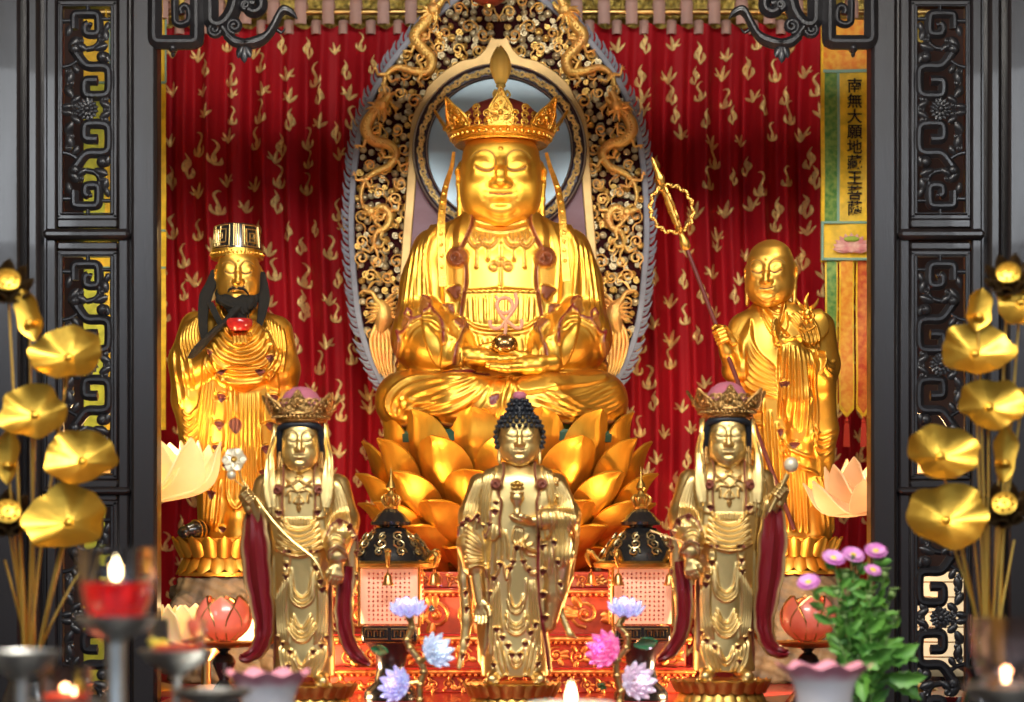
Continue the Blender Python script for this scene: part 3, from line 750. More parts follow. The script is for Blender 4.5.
# ------------------------------------------------------------------ helpers for the standing figures
def sculpt_part(name, s, m, Y, mat, root, it=1, f=.4, label=None, gain=2.0):
    V, Q = s.mesh(); V = relax(V, Q, it, f); l = np.zeros(len(V))
    if m is not None: V, l = m.apply(V, Q, gain=gain)
    return part(name, (fw(Y)(V), Q, {'paint': np.clip(l, 0, 1)}), mat, root, label)
def lapp(m, x, y, w, h, sk=0., a=2.0):
    """turned-back scallop of a hem: raised lip with the lacquered lining below it"""
    m.poly([(x-w, y), (x, y-h*.25), (x+w, y), (x+w*.5+sk, y+h*.75), (x+sk, y+h), (x-w*.5+sk, y+h*.7)], -.6, .7, .95, sub=3)
    m.line([(x-w, y+.4), (x, y-h*.3), (x+w, y+.4)], .9, a)
def ribbon(name, path, wid, Y, mat, root, waves=0, amp=1.5, edge=.18, n=9, sub=6, up=(0, -1, .1), th=1.6, paint=1., scal=0):
    """hanging cloth band: path (px, py, depth), wid px per path point; lacquered inside, gilt along the edges"""
    S = Y/F; q = spl(np.c_[np.asarray(path, float), np.asarray(wid, float)], sub); p = W3(q[:, :3], Y); r = q[:, 3]*S
    T = np.gradient(p, axis=0); T /= np.linalg.norm(T, axis=1, keepdims=True); U = np.broadcast_to(np.asarray(up, float), p.shape)
    Sd = np.cross(T, U); Sd /= np.linalg.norm(Sd, axis=1, keepdims=True); Nn = np.cross(Sd, T)
    u = np.linspace(-1, 1, n); t = np.linspace(0, 1, len(p))[:, None]
    sc = 1+(.12*np.abs(np.sin(t*PI*scal)) if scal else 0)
    Mx = p[:, None]+Sd[:, None]*(u[None, :, None]*(r[:, None]*sc)[..., None])
    wv = amp*S*np.sin(u[None]*PI*waves*.5+t*5)+amp*S*.5*np.cos(u[None]*3)
    Mx = Mx+Nn[:, None]*wv[..., None]
    pn = np.broadcast_to(np.where(np.abs(u) > 1-edge, 0., paint), (len(p), n))
    return part(name, G().sheet(Mx, th*S, pn), mat, root)
def lotus_base(name, cx, ytop, rx, h, Y, mat, root, n=16, tiers=2, dep=0., ry=.8, pmat=None):
    """carved lotus pedestal"""
    S = Y/F; c = W3([(cx, ytop+h, dep)], Y)[0]
    g = G().lathe(np.array([(rx*.8, 0), (rx*.86, 0), (rx*.88, h*.1), (rx*.7, h*.2), (rx*.66, h*.5), (rx*.78, h*.6), (rx*.9, h*.9), (rx*.93, h*.97), (rx*.9, h), (0, h)])*S, c, 40, sy=ry)
    o = part(name, g, mat, root)
    gp = G(); w_ = 2*PI*rx/n*1.05
    for t in range(tiers):
        up = t == 0
        for i in range(n):
            a = 2*PI*(i+.5*t)/n
            if up:
                Mx = petal(w_*S, h*.56*S, -.25, -.38, .6, 9, 11, base=.5, belly=.15)
                q = (Mx@rz(a+PI/2).T)+np.array((math.cos(a)*rx*.82*S, math.sin(a)*rx*.82*S*ry, h*.48*S))
            else:
                Mx = petal(w_*S, h*.46*S, -.2, -.42, .6, 9, 10, base=.5, belly=.18)*np.array((1, 1, -1))
                q = (Mx@rz(a+PI/2).T)+np.array((math.cos(a)*rx*.74*S, math.sin(a)*rx*.74*S*ry, h*.5*S))
            gp.sheet(q+c, 1.6*S)
    part('lotus_petals', gp, pmat or mat, o)
    return o
def fist(name, c, Y, mat, root, axis, k=1., sg=1, res=.4):
    """hand closed round a rod: c (px,py,depth) centre, axis = rod direction in sculpt space, four fingers curl round the front, thumb across"""
    ax = np.array(axis, float); ax /= np.linalg.norm(ax); z = -ax if ax[2] < 0 else ax
    fwd = np.array((0, -1., 0)); fwd -= z*(fwd@z); fwd /= np.linalg.norm(fwd); sd = np.cross(z, fwd)*sg; C = np.array(px_pt(c))
    T = lambda a, b, e, r: tuple(C+k*(a*sd+b*fwd+e*z))+(k*r,)
    s = Sculpt(C-k*17-3, C+k*17+3, res)
    s.chain([T(9, -3, -9, 4), T(6, -3, -1, 4.6), T(5, -3, 4, 4)], 2)
    s.chain([T(5.5, -4, -4, 3.6), T(5.5, -4, 5, 3.6)], 2)
    for i in range(4):
        e = 5.4-i*3.5; L = (1, 1.06, 1., .88)[i]
        s.chain([T(6, 0, e, 2.), T(4, 4.4*L, e, 1.9), T(-1.5, 5.2*L, e-.3, 1.75), T(-4.6, 2.2, e-.6, 1.6), T(-3.6, -1.2, e-.8, 1.4)], .7)
    s.chain([T(6, -4, 2, 2.4), T(3, -3, 8, 2.2), T(-1.5, 1.6, 9.6, 1.9), T(-4.4, 3.2, 8.8, 1.6)], 1)
    return sculpt_part(name, s, None, Y, mat, root)
def open_hand(name, wrist, direc, side, Y, mat, root, k=1., spread=.2, curl=.25, thumb=1, palm_n=None, res=.4):
    """relaxed open hand: wrist (px,py,depth); direc = finger direction, side = direction of the thumb (sculpt space)"""
    d = np.array(direc, float); d /= np.linalg.norm(d); s_ = np.array(side, float); s_ -= d*(s_@d); s_ /= np.linalg.norm(s_)
    n = np.cross(d, s_)*(1 if thumb > 0 else -1); C = np.array(px_pt(wrist))
    if palm_n is not None and n@np.array(palm_n, float) < 0: n = -n
    T = lambda a, b, e, r: tuple(C+k*(a*d+b*s_+e*n))+(k*r,)
    s = Sculpt(C-k*34-3, C+k*34+3, res)
    s.chain([T(-3, 0, 0, 4.2), T(3, 0, 0, 4.4)], 2)
    for b in (3.6, 1.2, -1.2, -3.6): s.chain([T(2, b*.6, 0, 3.2), T(11, b*1.25, 0, 2.7)], 2)
    for i, b in enumerate((4.6, 1.5, -1.6, -4.5)):
        L = (9.4, 10.6, 10, 7.8)[i]; sp = spread*b*.35; q = []
        p = np.array((11., b*1.02, 0.)); ang = .1
        q.append(T(*p, 2.25))
        for j, f in enumerate((.46, .31, .23)):
            ang += curl*(1+.18*i); p = p+L*f*np.array((math.cos(ang), sp*.5, math.sin(ang))); q.append(T(*p, (2.05, 1.85, 1.5)[j]))
        s.chain(q, .7)
    s.chain([T(1.5, 3.5, .6, 3), T(6, 7.2, 2., 2.6), T(10, 9, 3.2, 2.2), T(13.4, 9.2, 4.4, 1.7)], 1.4)
    return sculpt_part(name, s, None, Y, mat, root)

# ------------------------------------------------------------------ centre: standing figure with the jewel vase
YC = 5.05
def shakyamuni():
    root = thing('standing_buddha', 'standing golden buddha with dark snail-shell curls and a tiny vase on his palm', 'statue', P(517, 700, YC), 'standing statues along the altar front')
    s = Sculpt((440, -60, -690), (600, 38, -452), .62)
    s.loft([(462, 519, 2, 13, 12), (468, 519, 2, 20, 14), (474, 518, 1, 36, 18), (482, 518, 0, 43, 20), (500, 518, 0, 45, 22), (530, 518, 0, 42, 23), (560, 517, 0, 36, 22), (600, 516, 0, 33, 20), (640, 515, 0, 33, 20), (668, 515, 0, 34, 21), (676, 515, 0, 33, 20)], 5)
    chain_px(s, [(480, 484, 0, 11), (472, 515, 0, 13), (470, 545, -4, 12.5), (474, 566, -6, 11)], 5)
    chain_px(s, [(475, 560, -7, 8), (480, 602, -9, 5.4)], 1.5)
    chain_px(s, [(465, 530, 6, 8), (465, 580, 8, 7), (467, 620, 8, 6), (464, 645, 6, 4), (459, 668, 2, 2.4)], 4, fy=1.5)
    chain_px(s, [(485, 600, 4, 9), (484, 660, 4, 6)], 4)
    chain_px(s, [(556, 484, 0, 11), (567, 515, -2, 13), (568, 530, -4, 12)], 5)
    chain_px(s, [(568, 522, -12, 11), (546, 519, -25, 8)], 4)
    chain_px(s, [(541, 520, -27, 5.4), (532, 521, -29, 4.6)], 1)
    chain_px(s, [(555, 520, -20, 12), (559, 555, -18, 14), (556, 590, -14, 11), (550, 625, -8, 6)], 4, fy=1.4)
    chain_px(s, [(571, 540, -4, 8), (566, 575, -2, 7), (559, 610, 2, 4), (570, 634, 0, 3), (576, 638, 0, 1.6)], 4, fy=1.4)
    chain_px(s, [(543, 640, 4, 6), (548, 670, 2, 4)], 4)
    for x, d in ((497, -1), (535, 1)):
        chain_px(s, [(x, 674, -8, 6.5), (x+d*5, 678, -24, 6), ], 3)
        for i in range(5): chain_px(s, [(x+d*(1+i*3.0)-2*d, 679.5, -24+i*1.2, 2.1), (x+d*(2+i*3.2)-2*d, 681, -30+i*1.8, 1.6)], .6)
    m = Map(438, 450, 602, 692, .3)
    L = [(504, 461), (504.5, 472), (502, 484), (499, 494), (502, 504), (500, 520), (501, 535)]
    R = [(533, 461), (534, 472), (536, 484), (538, 494), (536, 504), (537, 520), (537, 535)]
    m.poly([(488, 463)]+L+[(490, 540), (480, 510)], 2.4, .8, sub=3); m.poly([(549, 463)]+R+[(548, 540), (556, 510)], 2.4, .8, sub=3)
    for q in (L, R): m.line(q, .9, .8, .95, taper=False, lw=.8)
    for c, sg in (((497.5, 486), 1), ((540, 486), -1)):
        m.poly(spiral_pts(c, 5.3, 5.3, 0, 1, 10), 1., .7, .9); m.line(spiral_pts(c, 4.6, .8, -PI/2, 1.5*sg, 20), .9, 1.6, -1)
    lapp(m, 496, 511, 3.4, 5); lapp(m, 497, 503, 2.5, 3)
    # shoulder pleats
    m.fan([(499, 466), (492, 490), (490, 525)], [(478, 476), (467, 505), (461, 535)], 9, 1.1, 1.3)
    m.fan([(539, 466), (545, 485), (548, 506)], [(560, 478), (570, 500), (576, 526)], 9, 1.1, 1.3)
    for x, y in ((556, 482), (555.5, 499)):
        m.line([(x-2, y-4), (x+1, y-1), (x-1, y+2), (x+2, y+4)], .9, 1.4)
    # right-hand sleeve hem over the wrist and long fall
    m.line([(541, 507), (540, 516), (541, 530), (543, 545)], 1.2, 1.6, .9, lw=.9)
    m.fan([(543, 510), (545, 545), (544, 580)], [(566, 512), (574, 535), (572, 560)], 9, 1.1, 1.2)
    for x, y in ((543.5, 545), (543.5, 570), (543.5, 593), (545.5, 616)): lapp(m, x, y, 3.2, 6, -1)
    for x, y in ((553.5, 542), (557, 561), (559.5, 583)): lapp(m, x, y, 2.6, 5, 1)
    m.line([(551, 538), (553, 556), (556, 572), (557, 592), (562, 600)], 1., -1.2, .7, lw=.8)
    # red lining strip between mantle and skirt
    m.line([(539, 533), (538, 560), (539, 600), (543, 625), (547, 650), (549, 668)], 1.4, -1., 1., taper=False, lw=1.6)
    # left sleeve scalloped hem and bands on the forearm
    hem = [(459, 536), (461, 527), (465, 522), (468, 518), (470, 521), (474, 519), (477, 515), (479, 518), (478, 522)]
    m.line(hem, 1., 1.5, 1., taper=False, lw=1.)
    for x, y in ((463, 524), (468.5, 518.5), (477.5, 515.5), (484.5, 526), (491, 524)): lapp(m, x, y, 2.2, 4)
    m.line([(492, 512), (492, 522), (489, 533), (486, 538), (484, 530)], 1., 1.2, .9, lw=.8)
    m.fan([(466, 526), (474, 533), (484, 546)], [(465, 560), (474, 562), (485, 560)], 8, 1.2, 1.2)
    m.line([(469, 575), (471, 568), (478, 565), (485, 569), (486, 578)], 1.2, 1.6)
    m.line([(468, 570), (471, 564), (478, 561.5), (486, 565)], 1., 1.)
    m.line([(468, 576), (470, 590), (474, 605)], 1., -1.5, .6, lw=.8); m.line([(486, 570), (488, 595), (488, 625), (484, 655)], 1.6, -2., .8, lw=1.2)
    for x, y in ((466, 592), (467, 608), (468, 640), (463, 655)): lapp(m, x, y, 2.2, 6, -1)
    # sash across the body, scalloped mantle edge
    m.fan([(505, 530), (508, 545), (508, 560)], [(494, 525), (492, 550), (490, 575)], 4, 1.2, 1.1)
    m.fan([(528, 535), (524, 542), (519, 550)], [(538, 552), (530, 550), (524, 547)], 3, 1.2, 1.)
    m.fan([(522, 528), (524, 545), (536, 554)], [(516, 526), (513, 540), (520, 548)], 4, 1.1, 1.1)
    for c in (8, 14, 20): m.line([(517+c*.3, 543-c*.3), (526, 549+c*.3-2), (538, 551+c*.4-3)], 1.0, 1.)
    ed = [(490, 592), (493, 578), (497, 574), (501, 564), (504, 566), (507, 579), (510, 568), (513, 562), (515, 548), (519, 545), (522, 556), (526, 568), (532, 574), (536, 572)]
    m.line(ed, 1.1, 1.7, .6, taper=False, lw=.7)
    for x, y in ((516.5, 547), (513, 561), (523.5, 561), (528.5, 569), (510, 567.5), (500.5, 563.5), (494, 577), (490, 592)): lapp(m, x, y, 2.7, 4.4)
    # skirt: central apron with swags, pleats either side, lower scallops
    for k, (a, b) in enumerate(((607, 6), (613, 7), (624, 8), (628, 8.6), (634, 9), (666, 6), (661, 5))):
        m.line([(516-b*1.2, a-14), (516-b*.8, a-4), (516, a), (516+b*.8, a-4), (516+b*1.2, a-14)], 1., 1.5)
    m.line([(510, 574), (509, 590), (513, 604)], 1., .9); m.line([(526, 578), (526, 592), (522, 604)], 1., .9)
    m.fan([(498, 582), (500, 610), (503, 632)], [(492, 590), (490, 620), (490, 655)], 4, 1., 1.4)
    m.fan([(530, 580), (530, 605), (528, 632)], [(537, 580), (539, 620), (540, 655)], 4, 1., 1.4)
    m.fan([(500, 636), (504, 655), (508, 672)], [(494, 645), (495, 660), (498, 672)], 3, 1., 1.2)
    m.fan([(530, 640), (527, 655), (524, 672)], [(537, 645), (535, 660), (532, 672)], 3, 1., 1.2)
    for x, y in ((497, 628), (502.5, 636), (508, 644), (512, 653), (535, 623), (530.5, 631), (525, 642), (520, 653), (494, 663), (506, 675), (526, 675), (538, 662)): lapp(m, x, y, 2.8, 4.8)
    sculpt_part('robe', s, m, YC, GOLD_PALE, root)
    part('head', put_head(HEAD_CALM, 519.5, 442.5, -1, .48, YC, sx=1.04, sz=1.1), GOLD_PALE_FACE, root)
    # snail-shell curls
    S = YC/F; g = G(); c = W3([(519.5, 437, -1)], YC)[0]
    def curl(az, el, r, rr=2.35):
        d = np.array((math.cos(el)*math.sin(az), -math.cos(el)*math.cos(az), math.sin(el)))
        p = c+d*np.array(r)*S; R = rot_to(d)
        g.ell(p, (rr*1.12*S, rr*1.12*S, rr*.95*S), 8, 6, R); g.ell(p+d*rr*.8*S, (rr*.5*S, rr*.5*S, rr*.42*S), 6, 4, R)
    cap = G().ell(c, (23*S, 22*S, 26*S), 20, 12)
    rows = [(-.02, 24), (.18, 24), (.38, 22), (.58, 20), (.78, 16), (.98, 12)]
    for k, (el, n) in enumerate(rows):
        for i in range(n):
            az = 2*PI*(i+.5*(k % 2))/n
            a_ = (az+PI) % (2*PI)-PI
            lo = .37 if abs(a_) < 1.25 else -.6
            if el < lo: continue
            curl(az, el, (24.2, 25.6, 27))
    for el in (-.2, -.38):
        for i in range(24):
            az = 2*PI*i/24; a_ = (az+PI) % (2*PI)-PI
            if abs(a_) > 1.28: curl(az, el, (24.2, 24.5, 27))
    c2 = c; c = c2+np.array((0, 0, 22*S))
    for k, (el, n) in enumerate(((0, 14), (.3, 13), (.6, 11), (.9, 8))):
        for i in range(n): curl(2*PI*(i+.5*(k % 2))/n, el, (12.6, 12.6, 18), 2.3)
    cap.ell(c, (12*S, 12*S, 17.6*S), 16, 8)
    part('hair_cap', G().ell(c2+np.array((0, 5.*S, 8*S)), (22.8*S, 23.*S, 21*S), 24, 14).ell(c, (12*S, 12*S, 17.6*S), 16, 8), BLACK_HAIR, root)
    part('hair_curls', g, BLACK_HAIR, root)
    part('hair_jewel', G().lathe(np.array([(5.6, -2), (7, 0), (6.8, 3), (4.6, 5.4), (0, 6)])*S, c+np.array((0, 0, 17.6*S)), 16), PINK_CAP, root)
    # hands
    open_hand('hand', (481, 601, -9), (.03, -.1, -1), (1, -.3, 0), YC, GOLD_PALE, root, k=1.12, curl=.12, palm_n=(0, -1, 0), spread=0)
    open_hand('hand', (530, 521.5, -29), (-1, -.15, .02), (0, -1, .15), YC, GOLD_PALE, root, k=1.0, curl=.16, palm_n=(0, 0, 1), spread=.2)
    lotus_base('lotus_base', 512, 683, 52, 26, YC, GOLD_OLD, root, 22)
    return root
def jewel_vase():
    S = YC/F; c = W3([(517, 515.5, -37)], YC)[0]
    r = thing('offering_vase', 'tiny gold vase with a curly bud top, on the palm of the centre statue', 'vase', c)
    part('body', G().lathe(np.array([(4.6, 0), (5, 1), (3.6, 3), (3.2, 7), (4, 10), (6.6, 14), (7.4, 17), (6.4, 20), (7.2, 21.2), (7, 22.4), (3, 22.6), (0, 22.7)])*S, c, 20), GOLD_PALE, r)
    g = G()
    for i in range(7):
        a = i*2*PI/7; g.ell(c+S*np.array((math.cos(a)*4.6, math.sin(a)*4.6, 26)), S*2.5, 8, 6); g.ell(c+S*np.array((math.cos(a+.4)*4.8, math.sin(a+.4)*4.8, 30)), S*2.2, 8, 6)
    g.ell(c+S*np.array((0, 0, 29)), S*np.array((4.5, 4.5, 5)), 10, 8)
    part('bud', g, GOLD_OLD, r)
shakyamuni(); jewel_vase()

# ------------------------------------------------------------------ the crowned pair, mirrored
def bodhisattva(cx, oy, sg, label, Y, face_dx=0.):
    X = lambda d: cx+sg*d
    D = lambda pts: [(X(p[0]), p[1]+oy)+tuple(p[2:]) for p in pts]
    root = thing('crowned_statue', label, 'statue', P(cx, 702+oy, Y), 'standing statues along the altar front')
    lo, hi = min(X(-66), X(62)), max(X(-66), X(62))
    s = Sculpt((lo, -58, -694-oy), (hi, 36, -456-oy), .62)
    s.loft([(y+oy, X(c), d, a, b) for y, c, d, a, b in [(464, 0, 2, 12, 11), (471, 0, 2, 20, 14), (476, 0, 1, 33, 17), (485, 0, 0, 41, 20), (520, 0, 0, 38, 21), (548, 0, 0, 36, 22), (575, 1, 0, 31, 21), (620, 3, 0, 29, 20), (655, 3, 0, 31, 21), (676, 3, 0, 31, 20)]], 5)
    C = lambda pts, k=4, fy=1.: chain_px(s, D(pts), k, fy=fy)
    C([(-36, 485, 0, 11), (-41, 512, 0, 12), (-42, 522, -4, 10)], 5); C([(-42, 518, -6, 9), (-48, 503, -17, 6.4)], 4)
    C([(-38, 515, 4, 11), (-37, 550, 6, 10), (-34, 590, 8, 8), (-34, 640, 8, 6)], 4, 1.4)
    C([(37, 486, 0, 12), (45, 520, -2, 13), (44, 530, -8, 13)], 5); C([(44, 528, -10, 14), (38, 544, -22, 13), (38, 556, -26, 10)], 4)
    C([(40, 552, -27, 6), (40, 566, -28, 5)], 1)
    C([(48, 540, 2, 9), (48, 580, 4, 8), (42, 640, 6, 5)], 4, 1.4)
    for d, q in ((-13, -1), (19, 1)):
        C([(d, 676, -8, 6.5), (d+q*5, 680, -24, 6)], 3)
        for i in range(5): C([(d+q*(i*3-1), 682, -24+i*1.2, 2.1), (d+q*(i*3.2), 683.4, -30+i*1.8, 1.6)], .6)
    m = Map(lo, 454+oy, hi, 694+oy, .3)
    Ln = lambda p, *a, **k: m.line(D(p), *a, **k); Fa = lambda a, b, *r, **k: m.fan(D(a), D(b), *r, **k); La = lambda x, y, *a: lapp(m, X(x), y+oy, *a)
    L1 = [(-15, 464), (-15, 476), (-15, 488), (-16, 500), (-15, 516)]; R1 = [(14, 464), (14, 476), (15, 488), (16, 500), (15, 516)]
    m.poly(D([(-30, 466)]+L1+[(-24, 518), (-34, 500)]), 2.2, .8, sub=3); m.poly(D([(30, 466)]+R1+[(24, 518), (34, 500)]), 2.2, .8, sub=3)
    for q in (L1, R1): Ln(q, .9, .8, .95, taper=False, lw=.7)
    for x, q in ((-19.5, 1), (19, -1)):
        m.poly(spiral_pts((X(x), 491+oy), 5., 5., 0, 1, 10), 1., .7, .9); m.line(spiral_pts((X(x), 491+oy), 4.3, .8, -PI/2, 1.5*q*sg, 20), .9, 1.6, -1)
    La(-19, 512, 3.2, 5); La(18, 512, 3.2, 5)
    # necklace
    Ln([(-14, 480), (-7, 485), (0, 481), (7, 485), (14, 480)], .9, 1.3); Ln([(-14, 488), (-8, 486), (0, 492), (8, 486), (14, 488)], .9, 1.3); Ln([(-13, 497), (-8, 491), (0, 493)], .8, 1.); Ln([(13, 497), (8, 491), (0, 493)], .8, 1.)
    Ln([(-4, 479), (0, 477), (4, 479)], .9, 1.2)
    for x, y in ((-9, 504), (9, 504), (0, 511)): Ln([(x, 493), (x, y)], .7, 1.1)
    m.poly(D([(0, 496), (5, 503), (0, 505), (-5, 503)]), 1.2, .6, sub=3); m.poly(D([(-2, 507), (2, 507), (0, 513)]), 1., .6, sub=2)
    Ln([(-18, 462), (0, 471), (18, 462)], 1.3, 1.4)
    # gathered top and swag drapes over the belly
    for i in range(11): Ln([(-14+i*2.8, 518), (-13.5+i*2.7, 526)], .8, 1.1)
    for k in range(6):
        y = 527+k*5.2; b = 19+k*1.0
        Ln([(-b, y-10+k), (-b*.55, y), (0, y+3.4), (b*.55, y), (b, y-10+k)], 1.25, 1.8)
    Ln([(-24, 548), (-8, 554), (0, 555), (8, 554), (24, 548)], 1.3, 2.)
    for x in (-13, -9, 12, 17): La(x, 550.5, 2, 3)
    # skirt
    for a, b in ((597, 10), (602, 12), (606, 13.5), (627, 9), (632, 11), (636, 12.5), (641, 14), (664, 8), (668, 9)):
        Ln([(3-b, a-30 if a < 610 else a-14), (3-b*.8, a-9), (3-b*.4, a-2), (3, a), (3+b*.4, a-2), (3+b*.8, a-9), (3+b, a-30 if a < 610 else a-14)], 1.05, 1.6)
    Fa([(-11, 572), (-13, 610), (-10, 644)], [(-22, 590), (-22, 615), (-20, 640)], 5, 1.05, 1.5); Fa([(17, 572), (19, 610), (15, 644)], [(27, 590), (27, 615), (26, 640)], 5, 1.05, 1.5)
    Fa([(-9, 652), (-6, 664), (-2, 676)], [(-20, 645), (-18, 662), (-14, 674)], 4, 1., 1.3); Fa([(16, 652), (12, 664), (8, 676)], [(27, 645), (24, 662), (20, 674)], 4, 1., 1.3)
    for x, y in ((-17, 642), (-9, 650), (14, 650), (22, 644), (-22, 636), (27, 636), (-10, 664), (0, 684)): La(x, y, 2.4, 4.4)
    for x, y in ((-12, 561), (-13, 572), (17, 563), (20, 577), (22, 585)):
        m.poly(D([(x-3.4, y-6), (x+3.4, y-6), (x+3, y+4), (x-3, y+3)]), 1.6, .8, sub=3); La(x, y+3, 2.8, 5)
    # mantle: shoulder pleats, long falls beside the skirt
    Fa([(-20, 470), (-22, 495), (-21, 520)], [(-34, 478), (-38, 500), (-36, 525)], 6, 1.1, 1.2); Fa([(20, 470), (24, 495), (26, 530)], [(38, 480), (47, 505), (52, 532)], 9, 1.1, 1.2)
    Ln([(29, 536), (34, 526), (42, 522), (50, 526), (55, 536), (56, 552)], 1.1, 1.5, .9, taper=False, lw=.9)
    for x, y in ((41, 522), (50, 527), (55, 537), (56, 552), (56, 575), (54, 596)): La(x, y, 2.6, 5)
    Fa([(28, 545), (36, 535), (48, 540)], [(32, 556), (39, 548), (48, 556)], 4, 1.2, 1.3)
    Ln([(31, 560), (33, 550), (40, 546), (46, 552), (48, 564)], 1.2, 1.6, .8, lw=.8)
    Fa([(-26, 555), (-26, 590), (-24, 620)], [(-31, 556), (-33, 590), (-30, 620)], 3, 1.2, 1.1)
    Ln([(30, 580), (30, 620), (30, 655)], 2, -1.6, .9, lw=1.6); Ln([(-26, 600), (-26, 640), (-28, 668)], 2, -1.6, .9, lw=1.4)
    sculpt_part('robe', s, m, Y, GOLD_PALE, root)
    part('head', put_head(HEAD_CALM, X(0)+face_dx, 447.5+oy, -1, .50, Y, yaw=.04*sg, sx=.95, sz=1.12), GOLD_PALE_FACE, root)
    S = Y/F; fc = W3([(X(0)+face_dx, 446+oy, 0)], Y)[0]
    # smooth black hair framing the face
    g = G(); hp = [(-21.5, 24, -2), (-21.8, 10, -5), (-21, -3, -9), (-20.4, -13, -12), (-18.6, -17.5, -14.5), (-11, -19.5, -20), (0, -20.2, -22), (11, -19.5, -20), (18.6, -17.5, -14.5), (20.4, -13, -12), (21, -3, -9), (21.8, 10, -5), (21.5, 24, -2)]
    P_ = np.array([fc+S*np.array((x, d+4, -y)) for x, y, d in hp]); g.tube(P_, np.array([1.4, 2.6, 3.3, 3.6, 3.9, 4.2, 4.3, 4.2, 3.9, 3.6, 3.3, 2.6, 1.4])*S, 10, sub=5)
    g.ell(fc+S*np.array((0, 5, 9)), S*np.array((22.6, 25.5, 22)), 24, 14)
    part('hair', g, BLACK_HAIR, root)
    crown(root, fc+S*np.array((0, 0, 23.5)), S, 24.5, 29.5, GOLD_CROWN_PALE, PINK_CAP, hplate=22, band=9, tilt=.5)
    # ribbons of the crown falling over the shoulders
    for q in (-1, 1):
        ribbon('crown_ribbon', [(X(q*25)+face_dx, 424+oy, -4), (X(q*26)+face_dx, 440+oy, -8), (X(q*29)+face_dx, 455+oy, -14), (X(q*29), 475+oy, -22), (X(q*28), 495+oy, -25), (X(q*27), 508+oy, -26)], [2, 2.6, 3.4, 4.8, 5.2, 3.6], Y, GOLD_PALE, root, 3, .6, paint=0, n=7)
        # hair drops / earrings
        part('earring', G().tube(W3([(X(q*21)+face_dx, 452+oy, -4), (X(q*21.5)+face_dx, 462+oy, -6), (X(q*22)+face_dx, 469+oy, -8)], Y), np.array((1.4, 2.2, 1.6))*S, 8), GOLD_CROWN_PALE, root)
    # raised hand and lowered hand
    fist('hand', (X(-49), 497+oy, -22), Y, GOLD_PALE, root, (sg*.62, 0, -.78), .98, -sg)
    open_hand('hand', (X(40), 564+oy, -28), (-.12*sg, -.25, -1), (-sg, -.4, 0), Y, GOLD_PALE, root, k=1., curl=.22, palm_n=(0, 1, 0), spread=.2)
    # scarves: lacquer red with gilt, scalloped edges
    ribbon('scarf', D([(-45, 508, -14), (-44, 540, -16), (-41, 580, -12), (-36, 620, -8), (-38, 640, -8), (-44, 652, -10), (-54, 657, -12), (-60, 656, -12)]), [7, 13, 13, 10, 8, 7, 5, 2], Y, GOLD_PALE, root, 4, 2.2, edge=.12, scal=9)
    ribbon('scarf', D([(48, 566, -14), (45, 590, -14), (44, 615, -14), (48, 640, -12), (58, 656, -12), (70, 664, -12)]), [6, 8, 8, 7, 6, 2], Y, GOLD_PALE, root, 4, 1.8, edge=.2, scal=7)
    lotus_base('lotus_base', X(6), 684.5+oy, 54, 24, Y, GOLD_OLD, root, 20)
    return root
YL = 5.0
bodhisattva(301, 0, 1, 'crowned golden statue left of the dark-haired centre buddha, holding a long-stemmed lotus bloom', YL)
bodhisattva(727, -5, -1, 'crowned golden statue right of the dark-haired centre buddha, holding a round bulb', YL)
def flower_stem():
    S = YL/F; r = thing('held_lotus', 'pale gold lotus stem with an open bloom, held by the crowned statue on the left', 'flower', W3([(252, 497, -22)], YL)[0])
    st = W3([(246, 482, -24), (252, 490, -24), (260, 500, -25), (275, 520, -28), (295, 541, -30), (314, 556, -32), (322, 567, -33), (326, 578, -33)], YL)
    part('stem', G().tube(st, np.array((.8, .9, 1, 1.3, 1.5, 1.5, 1.3, .8))*S, 8, sub=4), GOLD_PALE, r)
    g = G(); c = W3([(238, 461, -26)], YL)[0]
    ax = np.array((-.15, -1, .25)); R = rot_to(ax)
    for i in range(6):
        a = i*PI/3; Mx = petal(11*S, 12.5*S, .15, .12, .3, 7, 7, base=.7)
        Mx = Mx@rx(-1.45).T  # lay the petal open
        g.sheet((Mx@rz(a).T)@R.T+c, 1.4*S)
    part('bloom', g, M('ivory_gilt', (.80, .72, .52), .4, .4, var=.15), r)
    part('seed_head', G().lathe(np.array([(3.4, 0), (3.4, 1.6), (2.2, 2.6), (1.5, 1.6), (0, 1.4)])*S, c, 14, axis=ax), GOLD_OLD, r)
    part('stem', G().tube(np.array([st[0], c]), S*.9, 6), GOLD_PALE, r)
    part('bud', G().ell(W3([(235, 476, -26)], YL)[0], S*np.array((4.6, 4.4, 4.8)), 12, 8), bpy.data.materials['ivory_gilt'], r)
    part('stem', G().tube(W3([(235, 477, -26), (243, 485, -25), (252, 490, -24)], YL), S*.8, 6, sub=3), GOLD_PALE, r)
flower_stem()
def bulb_stem():
    r = thing('bulb_sceptre', 'short pale gold rod with a round bulb, held by the crowned statue on the right', 'sceptre', W3([(776, 492, -22)], YL)[0]); S = YL/F
    part('rod', G().tube(W3([(766, 513, -24), (772, 501, -24), (779, 486, -25), (784, 475, -26)], YL), np.array((1.2, 1.8, 2.4, 2.8))*S, 10, sub=3), GOLD_PALE, r)
    part('bulb', G().ell(W3([(787.5, 466, -26)], YL)[0], S*np.array((7.2, 7.2, 7.6)), 16, 10), bpy.data.materials['ivory_gilt'], r)
bulb_stem()
def thin_twig():
    st = W3([(648, 531, -30), (662, 536, -32), (676, 541, -34), (690, 546, -34), (700, 549, -33)], YL); S = YL/F
    solo('thin_stem', G().tube(st, S*.8, 6, sub=3), GOLD_PALE, 'thin gold stem sticking out from the lowered hand of the right crowned statue', 'stem')
thin_twig()
